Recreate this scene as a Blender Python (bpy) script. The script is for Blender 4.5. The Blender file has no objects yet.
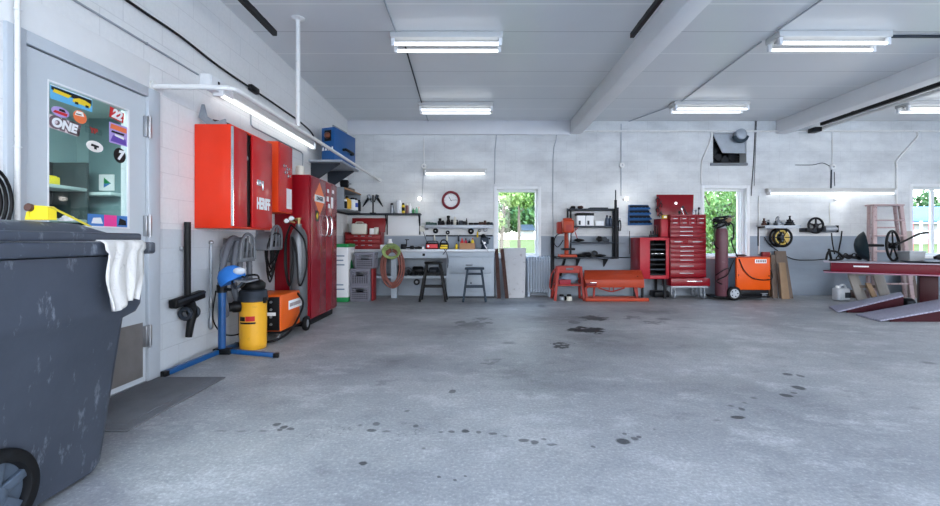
import bpy, bmesh, math, random
from mathutils import Vector, Matrix, Euler
random.seed(7)
C = bpy.context.scene
COL = C.collection
PI = math.pi
# ---------------------------------------------------------------- room metrics (metres)
F, H, VX, VY = 450.0, 1.1, 475.0, 241.0        # focal length in pixels, eye height, vanishing point
D, LX, CZ, RX, FY = 9.09, -2.565, 3.524, 10.4, -1.2   # back wall, left wall, ceiling, right wall, front wall
def X_(px, Y): return (px - VX) / F * Y
def Z_(py, Y): return H + (VY - py) / F * Y
def P(px, py, Y): return Vector((X_(px, Y), Y, Z_(py, Y)))
def LY(px, X=LX): return X * F / (px - VX)     # depth of a point of a plane parallel to the left wall
def FL(px, py):
    Y = F * H / (py - VY); return (X_(px, Y), Y)
# ---------------------------------------------------------------- materials
def lin(c):
    r = []
    for v in c:
        v = v / 255.0
        r.append(v / 12.92 if v <= 0.04045 else ((v + 0.055) / 1.055) ** 2.4)
    return r
MATS = {}
def nt(name):
    m = bpy.data.materials.new(name); m.use_nodes = True
    t = m.node_tree; b = t.nodes['Principled BSDF']
    return m, t, b
def N(t, typ, **kw):
    n = t.nodes.new(typ)
    for k, v in kw.items():
        if k.startswith('i_'):
            n.inputs[k[2:]].default_value = v
        else:
            setattr(n, k, v)
    return n
def mix(t, fac, a, b, blend='MIX'):
    n = t.nodes.new('ShaderNodeMix'); n.data_type = 'RGBA'; n.blend_type = blend
    for s, v in ((0, fac), (6, a), (7, b)):
        if hasattr(v, 'is_output') or isinstance(v, bpy.types.NodeSocket): t.links.new(v, n.inputs[s])
        elif s == 0: n.inputs[0].default_value = v
        else: n.inputs[s].default_value = (*v[:3], 1)
    return n.outputs[2]
def math_(t, op, a, b=None, c=None, clamp=False):
    n = t.nodes.new('ShaderNodeMath'); n.operation = op; n.use_clamp = clamp
    for i, v in enumerate((a, b, c)):
        if v is None: continue
        if isinstance(v, bpy.types.NodeSocket): t.links.new(v, n.inputs[i])
        else: n.inputs[i].default_value = v
    return n.outputs[0]
def M(name, rgb, rough=.5, metal=0., var=.10, scale=6., bump=0., worn=None, wornamt=.5, coat=0., stretch=1.):
    if name in MATS: return MATS[name]
    m, t, b = nt(name)
    base = lin(rgb)
    tc = N(t, 'ShaderNodeTexCoord')
    no = N(t, 'ShaderNodeTexNoise', i_Scale=scale, i_Detail=5., i_Roughness=.6)
    t.links.new(tc.outputs['Object'], no.inputs['Vector'])
    col = mix(t, no.outputs['Fac'], [v * (1 - var * 1.6) for v in base], [min(1, v * (1 + var * 1.6)) for v in base])
    if worn:
        n2 = N(t, 'ShaderNodeTexNoise', i_Scale=scale * 3.1, i_Detail=8., i_Roughness=.7)
        mp = N(t, 'ShaderNodeMapping'); mp.inputs['Scale'].default_value = (1, 1, stretch); t.links.new(tc.outputs['Object'], mp.inputs[0]); t.links.new(mp.outputs[0], n2.inputs['Vector'])
        f = math_(t, 'MULTIPLY_ADD', n2.outputs['Fac'], 9., -5.2, True)
        f = math_(t, 'MULTIPLY', f, wornamt)
        col = mix(t, f, col, lin(worn))
    t.links.new(col, b.inputs['Base Color'])
    b.inputs['Roughness'].default_value = rough
    b.inputs['Metallic'].default_value = metal
    b.inputs['Coat Weight'].default_value = coat
    if max(rgb) < 95: b.inputs['Specular IOR Level'].default_value = .22
    elif rgb[0] > 2.2 * max(rgb[1:]): b.inputs['Specular IOR Level'].default_value = .3; b.inputs['Coat Weight'].default_value = coat * .3
    if bump:
        bp = N(t, 'ShaderNodeBump', i_Strength=bump, i_Distance=.004)
        n3 = N(t, 'ShaderNodeTexNoise', i_Scale=scale * 9, i_Detail=4.)
        t.links.new(tc.outputs['Object'], n3.inputs['Vector'])
        t.links.new(n3.outputs['Fac'], bp.inputs['Height']); t.links.new(bp.outputs['Normal'], b.inputs['Normal'])
    MATS[name] = m
    return m
def E(name, rgb, s):
    if name in MATS: return MATS[name]
    m, t, b = nt(name)
    b.inputs['Base Color'].default_value = (.9, .9, .9, 1)
    b.inputs['Emission Color'].default_value = (*lin(rgb), 1)
    b.inputs['Emission Strength'].default_value = s
    MATS[name] = m
    return m
def glass_mat(name, tint=(1, 1, 1), ior=1.45):
    m = bpy.data.materials.new(name); m.use_nodes = True
    t = m.node_tree; t.nodes.clear()
    o = N(t, 'ShaderNodeOutputMaterial'); mx = N(t, 'ShaderNodeMixShader')
    tr = N(t, 'ShaderNodeBsdfTransparent'); gl = N(t, 'ShaderNodeBsdfGlossy'); fr = N(t, 'ShaderNodeFresnel')
    tr.inputs['Color'].default_value = (*tint, 1); gl.inputs['Roughness'].default_value = .02
    fr.inputs['IOR'].default_value = ior
    ge = N(t, 'ShaderNodeNewGeometry')
    t.links.new(math_(t, 'MULTIPLY', fr.outputs[0], math_(t, 'SUBTRACT', 1., ge.outputs['Backfacing'])), mx.inputs[0]); t.links.new(tr.outputs[0], mx.inputs[1]); t.links.new(gl.outputs[0], mx.inputs[2])
    t.links.new(mx.outputs[0], o.inputs['Surface'])
    return m
def brick_paint(name, axis, upper=(226, 227, 232), lower=(158, 166, 176), split=1.2, dirt=.25):
    """painted concrete block: block joints, brush dirt, grey dado up to 1.2 m"""
    m, t, b = nt(name)
    g = N(t, 'ShaderNodeNewGeometry'); s = N(t, 'ShaderNodeSeparateXYZ')
    t.links.new(g.outputs['Position'], s.inputs[0])
    cb = N(t, 'ShaderNodeCombineXYZ')
    t.links.new(s.outputs['Y' if axis == 'left' else 'X'], cb.inputs[0]); t.links.new(s.outputs['Z'], cb.inputs[1])
    br = N(t, 'ShaderNodeTexBrick', i_Scale=1.)
    br.inputs['Mortar Size'].default_value = .0045; br.inputs['Mortar Smooth'].default_value = .6
    br.inputs['Brick Width'].default_value = .41; br.inputs['Row Height'].default_value = .208
    br.inputs['Color1'].default_value = (0, 0, 0, 1); br.inputs['Color2'].default_value = (.35, .35, .35, 1)
    br.inputs['Mortar'].default_value = (1, 1, 1, 1)
    t.links.new(cb.outputs[0], br.inputs['Vector'])
    n1 = N(t, 'ShaderNodeTexNoise', i_Scale=.9, i_Detail=6., i_Roughness=.65)
    mp = N(t, 'ShaderNodeMapping'); mp.inputs['Scale'].default_value = (1., 1., 2.2)
    t.links.new(g.outputs['Position'], mp.inputs[0]); t.links.new(mp.outputs[0], n1.inputs['Vector'])
    n2 = N(t, 'ShaderNodeTexNoise', i_Scale=34., i_Detail=5.)
    t.links.new(g.outputs['Position'], n2.inputs['Vector'])
    f = math_(t, 'GREATER_THAN', s.outputs['Z'], split)
    col = mix(t, f, lin(lower), lin(upper))
    d = math_(t, 'MULTIPLY_ADD', n1.outputs['Fac'], 2.2, -.85, True)
    d = math_(t, 'MULTIPLY', d, dirt)
    col = mix(t, d, col, lin((120, 122, 128)))
    d2 = math_(t, 'MULTIPLY_ADD', n2.outputs['Fac'], .5, -.18, True)
    col = mix(t, math_(t, 'MULTIPLY', d2, .35), col, lin((130, 132, 138)))
    jf = math_(t, 'MULTIPLY', br.outputs['Fac'], math_(t, 'MULTIPLY_ADD', n1.outputs['Fac'], .55, -.08))
    col = mix(t, jf, col, lin((128, 130, 136)))
    t.links.new(col, b.inputs['Base Color'])
    b.inputs['Roughness'].default_value = .5
    bp = N(t, 'ShaderNodeBump', i_Strength=.3, i_Distance=.006)
    h = math_(t, 'SUBTRACT', math_(t, 'MULTIPLY', n2.outputs['Fac'], .35), br.outputs['Fac'])
    t.links.new(h, bp.inputs['Height']); t.links.new(bp.outputs['Normal'], b.inputs['Normal'])
    return m
# ---------------------------------------------------------------- mesh builder
def basis(z):
    z = Vector(z).normalized()
    a = Vector((0, 0, 1)) if abs(z.z) < .9 else Vector((1, 0, 0))
    x = a.cross(z).normalized(); y = z.cross(x)
    return x, y, z
def spline(pts, n=6, closed=False):
    pts = [Vector(p) for p in pts]
    if len(pts) < 3: return pts
    out = []
    L = len(pts)
    for i in range(L if closed else L - 1):
        g = (lambda k: pts[k % L]) if closed else (lambda k: pts[max(0, min(L - 1, k))])
        p0, p1, p2, p3 = g(i - 1), g(i), g(i + 1), g(i + 2)
        for k in range(n):
            u = k / n
            out.append(.5 * ((2 * p1) + (p2 - p0) * u + (2 * p0 - 5 * p1 + 4 * p2 - p3) * u * u + (3 * p1 - p0 - 3 * p2 + p3) * u ** 3))
    if not closed: out.append(pts[-1])
    return out
OFF = {}
class B:
    def __init__(s): s.bm = bmesh.new(); s.flat = 0
    def faces(s, vs, fs):
        v = [s.bm.verts.new(p) for p in vs]
        for f in fs:
            try: s.bm.faces.new([v[i] for i in f])
            except ValueError: pass
        return v
    def hexa(s, p, bev=0., seg=2):
        v = s.faces(p, [(0, 3, 2, 1), (4, 5, 6, 7), (0, 1, 5, 4), (1, 2, 6, 5), (2, 3, 7, 6), (3, 0, 4, 7)])
        s.flat += 1
        if bev > 0:
            es = {e for q in v for e in q.link_edges}
            bmesh.ops.bevel(s.bm, geom=list(es), offset=bev, segments=seg, profile=.5, affect='EDGES', clamp_overlap=True)
        return s
    def box(s, x0, x1, y0, y1, z0, z1, bev=0., seg=2):
        x0, x1 = min(x0, x1), max(x0, x1); y0, y1 = min(y0, y1), max(y0, y1); z0, z1 = min(z0, z1), max(z0, z1)
        return s.hexa([(x0, y0, z0), (x1, y0, z0), (x1, y1, z0), (x0, y1, z0), (x0, y0, z1), (x1, y0, z1), (x1, y1, z1), (x0, y1, z1)], bev, seg)
    def obox(s, c, size, rot=(0, 0, 0), bev=0.):
        R = rot if isinstance(rot, Matrix) else Euler(rot).to_matrix()
        a, b_, c_ = [v / 2 for v in size]; c = Vector(c)
        return s.hexa([c + R @ Vector(q) for q in ((-a, -b_, -c_), (a, -b_, -c_), (a, b_, -c_), (-a, b_, -c_), (-a, -b_, c_), (a, -b_, c_), (a, b_, c_), (-a, b_, c_))], bev)
    def bar(s, p0, p1, w, d, up=(0, 1, 0), bev=0.):
        """square bar from p0 to p1; w across, d along 'up'"""
        p0, p1 = Vector(p0), Vector(p1); z = (p1 - p0).normalized(); u = Vector(up)
        x = u.cross(z).normalized(); y = z.cross(x)
        q = []
        for p in (p0, p1):
            for a, b_ in ((-1, -1), (1, -1), (1, 1), (-1, 1)): q.append(p + x * (a * w / 2) + y * (b_ * d / 2))
        return s.hexa(q, bev)
    def tube(s, pts, r, seg=8, closed=False, smooth=0):
        if smooth:
            k = len(pts); pts = spline(pts, smooth, closed)
            if isinstance(r, (list, tuple)):
                m = len(pts) - 1; r = [r[min(k - 2, int(i * (k - 1) / m))] + (r[min(k - 1, int(i * (k - 1) / m) + 1)] - r[min(k - 2, int(i * (k - 1) / m))]) * (i * (k - 1) / m - min(k - 2, int(i * (k - 1) / m))) for i in range(m + 1)]
        pts = [Vector(p) for p in pts]; L = len(pts); rings = []
        px = None
        for i, p in enumerate(pts):
            a = pts[(i - 1) % L] if (closed or i > 0) else p
            b_ = pts[(i + 1) % L] if (closed or i < L - 1) else p
            t = (b_ - a)
            t = t.normalized() if t.length > 1e-9 else Vector((0, 0, 1))
            if px is None: x, y, _ = basis(t)
            else:
                x = px - t * px.dot(t)
                x = x.normalized() if x.length > 1e-6 else basis(t)[0]
                y = t.cross(x)
            px = x
            rr = r[i] if isinstance(r, (list, tuple)) else r
            rings.append([s.bm.verts.new(p + x * (rr * math.cos(2 * PI * k / seg)) + y * (rr * math.sin(2 * PI * k / seg))) for k in range(seg)])
        for i in range(L if closed else L - 1):
            A, Bq = rings[i], rings[(i + 1) % L]
            for k in range(seg):
                try: s.bm.faces.new((A[k], A[(k + 1) % seg], Bq[(k + 1) % seg], Bq[k])).smooth = True
                except ValueError: pass
        if not closed:
            s.bm.faces.new(list(reversed(rings[0]))); s.bm.faces.new(rings[-1])
        return s
    def cyl(s, p0, p1, r0, r1=None, seg=20):
        return s.tube([p0, p1], [r0, r0 if r1 is None else r1], seg)
    def lathe(s, prof, base=(0, 0, 0), axis=(0, 0, 1), seg=24, sx=1., sy=1.):
        x, y, z = basis(axis) if tuple(axis) != (0, 0, 1) else (Vector((1, 0, 0)), Vector((0, 1, 0)), Vector((0, 0, 1)))
        base = Vector(base); rings = []
        for r, h in prof:
            if r <= 1e-6: rings.append([s.bm.verts.new(base + z * h)])
            else: rings.append([s.bm.verts.new(base + z * h + x * (r * sx * math.cos(2 * PI * k / seg)) + y * (r * sy * math.sin(2 * PI * k / seg))) for k in range(seg)])
        for A, Q in zip(rings, rings[1:]):
            for k in range(seg):
                f = [A[k % len(A)], A[(k + 1) % len(A)], Q[(k + 1) % len(Q)], Q[k % len(Q)]]
                u = []
                for v in f:
                    if v not in u: u.append(v)
                if len(u) > 2:
                    try: s.bm.faces.new(u).smooth = True
                    except ValueError: pass
        for ring, rev in () if tuple(prof[0]) == tuple(prof[-1]) else ((rings[0], True), (rings[-1], False)):
            if len(ring) > 2:
                try: s.bm.faces.new(list(reversed(ring)) if rev else ring)
                except ValueError: pass
        return s
    def prism(s, poly, plane, lo, hi):
        """2-D polygon in plane XZ / YZ / XY, extruded along the third axis from lo to hi"""
        def q(a, b_, c): return {'XZ': (a, c, b_), 'YZ': (c, a, b_), 'XY': (a, b_, c)}[plane]
        n = len(poly)
        vs = [q(a, b_, lo) for a, b_ in poly] + [q(a, b_, hi) for a, b_ in poly]
        s.faces(vs, [tuple(range(n)), tuple(range(2 * n - 1, n - 1, -1))] + [(i, (i + 1) % n, n + (i + 1) % n, n + i) for i in range(n)])
        return s
    def ball(s, c, r, seg=16, rings=10):
        r = (r, r, r) if not isinstance(r, (list, tuple)) else r
        m = Matrix.Translation(c) @ Matrix.Diagonal((*r, 1))
        for v in bmesh.ops.create_uvsphere(s.bm, u_segments=seg, v_segments=rings, radius=1, matrix=m)['verts']:
            for f in v.link_faces: f.smooth = True
        return s
    def torus(s, c, R, r, axis=(0, 0, 1), seg=32, sub=10, sx=1., sy=1.):
        x, y, z = basis(axis); c = Vector(c)
        return s.tube([c + x * (R * sx * math.cos(2 * PI * k / seg)) + y * (R * sy * math.sin(2 * PI * k / seg)) for k in range(seg)], r, sub, True)
    def build(s, name, mat, parent=None, sharp=35):
        bmesh.ops.recalc_face_normals(s.bm, faces=s.bm.faces[:])
        me = bpy.data.meshes.new(name)
        if parent is None:
            xs = [v.co for v in s.bm.verts]
            off = Vector(((min(v.x for v in xs) + max(v.x for v in xs)) / 2, (min(v.y for v in xs) + max(v.y for v in xs)) / 2, min(v.z for v in xs)))
        else: off = OFF[parent.name]
        bmesh.ops.translate(s.bm, verts=s.bm.verts[:], vec=-off)
        s.bm.to_mesh(me); s.bm.free()
        if sharp > 90:
            for p in me.polygons: p.use_smooth = True
        me.set_sharp_from_angle(angle=math.radians(max(sharp, 52)))
        me.materials.append(mat)
        o = bpy.data.objects.new(name, me); COL.objects.link(o)
        if parent is None: o.location = off
        else: o.parent = parent
        OFF[o.name] = off
        return o
def tag(o, label=None, cat=None, group=None, kind=None):
    if label: o['label'] = label
    if cat: o['category'] = cat
    if group: o['group'] = group
    if kind: o['kind'] = kind
    return o
def thing(name, label, cat, loc, group=None, kind=None):
    o = bpy.data.objects.new(name, None); COL.objects.link(o); o.location = loc; o.empty_display_size = .1
    OFF[o.name] = Vector(loc)
    return tag(o, label, cat, group, kind)
def struct(b, name, mat, label=None, cat=None):
    return tag(b.build(name, mat), label, cat, None, 'structure')
KIDS = {}
def dup(root, loc, rotz=None, label=None, group=None):
    def cp(o, par):
        c = o.copy(); COL.objects.link(c)
        if par is not None: c.parent = par
        for k in list(o.children): cp(k, c)
        return c
    r = cp(root, None); r.location = loc
    if rotz is not None: r.rotation_euler = (0, 0, rotz)
    if label: r['label'] = label
    if group: r['group'] = group
    OFF[r.name] = Vector(loc)
    return r
FR = {'left': Matrix(((0, 0, 1), (1, 0, 0), (0, 1, 0))), 'back': Matrix(((1, 0, 0), (0, 0, -1), (0, 1, 0))), 'top': Matrix.Identity(3)}
def text(s, size, pos, frame, mat, parent, name='lettering', ext=.0012, shear=0., sx=1., bold=0., rot=0.):
    cu = bpy.data.curves.new('t', 'FONT'); cu.body = s; cu.size = size; cu.extrude = ext
    cu.align_x = 'CENTER'; cu.align_y = 'CENTER'; cu.shear = shear; cu.offset = bold
    ob = bpy.data.objects.new('t', cu); COL.objects.link(ob)
    dg = bpy.context.evaluated_depsgraph_get(); dg.update()
    me = bpy.data.meshes.new_from_object(ob.evaluated_get(dg))
    bpy.data.objects.remove(ob)
    R = FR[frame] if not isinstance(frame, Matrix) else frame
    Rz = Matrix.Rotation(rot, 3, 'Z')
    off = OFF[parent.name]
    for v in me.vertices:
        v.co = R @ (Rz @ Vector((v.co.x * sx, v.co.y, v.co.z))) + Vector(pos) - off
    me.materials.clear(); me.materials.append(mat); me.name = name
    o = bpy.data.objects.new(name, me); COL.objects.link(o); o.parent = parent; OFF[o.name] = off
    return o
def sbox(name, label, cat, x0, x1, y0, y1, z0, z1, mat, bev=.004, group=None):
    return tag(B().box(x0, x1, y0, y1, z0, z1, bev).build(name, mat), label, cat, group)
def wall_grid(axis, u0, u1, z0, z1, a, b_, holes, name, mat):
    """solid wall with rectangular openings; axis 'X': runs along X between y=a and y=b_; 'Y': runs along Y"""
    us = sorted({u0, u1, *[h[0] for h in holes], *[h[1] for h in holes]}); zs = sorted({z0, z1, *[h[2] for h in holes], *[h[3] for h in holes]})
    def hole(i, j):
        if not (0 <= i < len(us) - 1 and 0 <= j < len(zs) - 1): return True
        cu, cz = (us[i] + us[i + 1]) / 2, (zs[j] + zs[j + 1]) / 2
        return any(h[0] < cu < h[1] and h[2] < cz < h[3] for h in holes)
    b = B()
    def p(u, w, z): return (u, w, z) if axis == 'X' else (w, u, z)
    def quad(*q): b.faces(q, [(0, 1, 2, 3)])
    for i in range(len(us) - 1):
        for j in range(len(zs) - 1):
            if hole(i, j): continue
            ua, ub, za, zb = us[i], us[i + 1], zs[j], zs[j + 1]
            for w in (a, b_): quad(p(ua, w, za), p(ub, w, za), p(ub, w, zb), p(ua, w, zb))
            if hole(i - 1, j): quad(p(ua, a, za), p(ua, b_, za), p(ua, b_, zb), p(ua, a, zb))
            if hole(i + 1, j): quad(p(ub, a, za), p(ub, b_, za), p(ub, b_, zb), p(ub, a, zb))
            if hole(i, j - 1): quad(p(ua, a, za), p(ub, a, za), p(ub, b_, za), p(ua, b_, za))
            if hole(i, j + 1): quad(p(ua, a, zb), p(ub, a, zb), p(ub, b_, zb), p(ua, b_, zb))
    bmesh.ops.remove_doubles(b.bm, verts=b.bm.verts[:], dist=1e-5)
    return struct(b, name, mat)
# ================================================================ MATERIALS
white = M('white paint', (228, 230, 232), .45, var=.04, scale=3)
white_pipe = M('white pipe paint', (226, 226, 224), .4, var=.07, scale=7, worn=(120, 112, 100), wornamt=.35)
trim_m = M('grey door paint', (198, 205, 211), .42, var=.04, scale=3, bump=.05)
trim_d = M('grey casing paint', (186, 193, 200), .45, var=.05, scale=3, bump=.05)
steel = M('brushed steel', (170, 172, 176), .35, .9, var=.12, scale=12)
chrome = M('chrome', (215, 217, 220), .15, 1., var=.03)
galv = M('galvanised', (150, 156, 163), .5, .7, var=.15, scale=14)
kick = M('scuffed kick plate', (136, 132, 130), .45, .55, var=.2, scale=5)
black = M('black plastic', (17, 18, 20), .45, var=.12, scale=9)
blackm = M('black metal', (22, 24, 28), .4, .4, var=.15, scale=9)
rubber = M('black rubber', (17, 18, 20), .7, var=.1, scale=20)
dgrey = M('dark grey metal', (52, 58, 66), .5, .35, var=.15, scale=9)
mgrey = M('grey plastic', (112, 116, 122), .55, var=.1, scale=9)
lgrey = M('light grey metal', (165, 172, 180), .45, .25, var=.12, scale=7, worn=(110, 110, 110), wornamt=.3)
binm = M('bin plastic', (68, 74, 85), .42, var=.16, scale=4, bump=.12, worn=(146, 154, 166), wornamt=.7, stretch=.35)
redcab = M('red cabinet enamel', (228, 54, 24), .3, var=.05, scale=3, coat=.3)
redcabd = M('red cabinet door enamel', (196, 34, 36), .25, var=.06, scale=3, coat=.5)
orangecab = M('orange cabinet enamel', (236, 74, 28), .3, var=.05, scale=3, coat=.3)
crim = M('crimson locker enamel', (142, 12, 28), .28, var=.07, scale=3, coat=.4)
toolred = M('tool chest red', (128, 6, 24), .3, var=.08, scale=5, coat=.3)
toolred2 = M('old tool chest red', (134, 30, 34), .42, var=.12, scale=7)
pinkred = M('side cabinet red', (170, 32, 46), .35, var=.08, scale=5)
liftred = M('lift red', (106, 4, 30), .4, var=.12, scale=4, worn=(150, 90, 100), wornamt=.15)
orange = M('welder orange', (226, 96, 24), .4, var=.08, scale=5)
orange2 = M('machine orange', (172, 62, 34), .45, var=.1, scale=5, worn=(120, 60, 44), wornamt=.4)
salmon = M('salmon red paint', (158, 54, 46), .5, var=.12, scale=6, worn=(150, 120, 110), wornamt=.4)
yellow = M('vacuum yellow', (240, 176, 40), .4, var=.06, scale=4, worn=(160, 120, 50), wornamt=.3)
tapeyel = M('tape yellow', (240, 216, 40), .4, var=.05)
blue = M('machine blue', (6, 82, 146), .4, var=.06, scale=4)
bluepole = M('stand blue', (6, 74, 130), .35, var=.08, scale=6)
binblue = M('organiser blue', (28, 90, 150), .5, var=.08, scale=6)
green = M('lid green', (20, 140, 74), .45, var=.06)
oilgreen = M('bottle green', (40, 130, 70), .4, var=.06)
hose_red = M('rubber air hose', (140, 84, 74), .55, var=.1, scale=9)
hose_yel = M('yellow green hose', (140, 160, 96), .5, var=.1, scale=9)
cream = M('cream', (214, 212, 200), .5, var=.06)
maroon = M('maroon cylinder', (96, 56, 66), .45, var=.12, scale=7, worn=(150, 120, 122), wornamt=.35)
cylgrey = M('cylinder grey', (108, 112, 116), .4, .5, var=.12, scale=7)
wood = M('board wood', (146, 120, 92), .6, var=.2, scale=4)
wood_d = M('dirty board', (112, 98, 88), .65, var=.22, scale=5)
wood_g = M('greyed board', (150, 146, 140), .65, var=.15, scale=5)
ladderm = M('paint spattered ladder wood', (182, 160, 160), .65, var=.12, scale=5, worn=(104, 34, 44), wornamt=.95)
benchw = M('bench pale paint', (164, 176, 188), .5, var=.08, scale=4, worn=(120, 124, 130), wornamt=.35)
benchtop = M('worn bench top', (200, 206, 212), .4, .2, var=.12, scale=5, worn=(110, 110, 112), wornamt=.5)
cardboard = M('cardboard', (170, 128, 92), .7, var=.08)
stoolblack = M('stool black', (14, 15, 17), .5, var=.15)
stoolblue = M('stool slate', (44, 58, 72), .5, var=.15, scale=8)
crate_m = M('milk crate grey', (116, 116, 128), .55, var=.1)
towel_m = M('towel', (206, 204, 200), .9, var=.06, scale=9, bump=.5, worn=(150, 146, 142), wornamt=.6)
hosegrey = M('vacuum hose grey', (92, 96, 104), .5, var=.08)
def tread():
    m, t, b = nt('tread plate'); g = N(t, 'ShaderNodeNewGeometry'); mp = N(t, 'ShaderNodeMapping'); mp.inputs['Scale'].default_value = (22, 22, 0); mp.inputs['Rotation'].default_value = (0, 0, .78)
    t.links.new(g.outputs['Position'], mp.inputs[0]); ck = N(t, 'ShaderNodeTexChecker', i_Scale=1.); t.links.new(mp.outputs[0], ck.inputs['Vector'])
    wv = N(t, 'ShaderNodeTexWave', i_Scale=1.1, i_Distortion=0.); t.links.new(mp.outputs[0], wv.inputs['Vector'])
    h = math_(t, 'MULTIPLY', wv.outputs['Fac'], ck.outputs['Fac'])
    t.links.new(mix(t, h, lin((150, 150, 170)), lin((190, 190, 206))), b.inputs['Base Color'])
    b.inputs['Roughness'].default_value = .45; b.inputs['Metallic'].default_value = .3
    bp = N(t, 'ShaderNodeBump', i_Strength=.8, i_Distance=.01); t.links.new(h, bp.inputs['Height']); t.links.new(bp.outputs['Normal'], b.inputs['Normal'])
    return m
rust = M('rusty steel', (72, 52, 48), .6, .4, var=.25, scale=6)
stainwhite = M('stained white board', (184, 187, 192), .6, var=.1, scale=4, worn=(110, 106, 108), wornamt=.7)
plate_m = tread()
paper = M('paper white', (236, 238, 240), .6, var=.02)
inkblack = M('ink black', (20, 20, 22), .5, var=.02)
inkred = M('ink red', (200, 40, 44), .5, var=.02)
inkblue = M('ink blue', (60, 120, 190), .5, var=.02)
inksky = M('ink sky blue', (96, 178, 224), .5, var=.02)
inkyel = M('ink yellow', (236, 204, 40), .5, var=.02)
inkpink = M('ink pink', (236, 60, 150), .5, var=.02)
inklilac = M('ink lilac', (176, 156, 214), .5, var=.02)
inkorange = M('sign orange', (236, 120, 70), .5, var=.02)
inkcream = M('sticker white', (236, 232, 228), .45, var=.03)
tube_m = E('lit fluorescent tube', (244, 250, 255), 1.35)
wtube_m = E('lit wall tube', (246, 250, 252), 1.15)
bulb_m = E('lit bulb', (255, 250, 240), 4)
glass = glass_mat('window glass', (.96, .98, .97))
dglass = glass_mat('door glass', (.88, .93, .93), 1.5)
matm = M('rubber mat', (104, 106, 110), .85, var=.12, scale=9, bump=.6)

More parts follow.
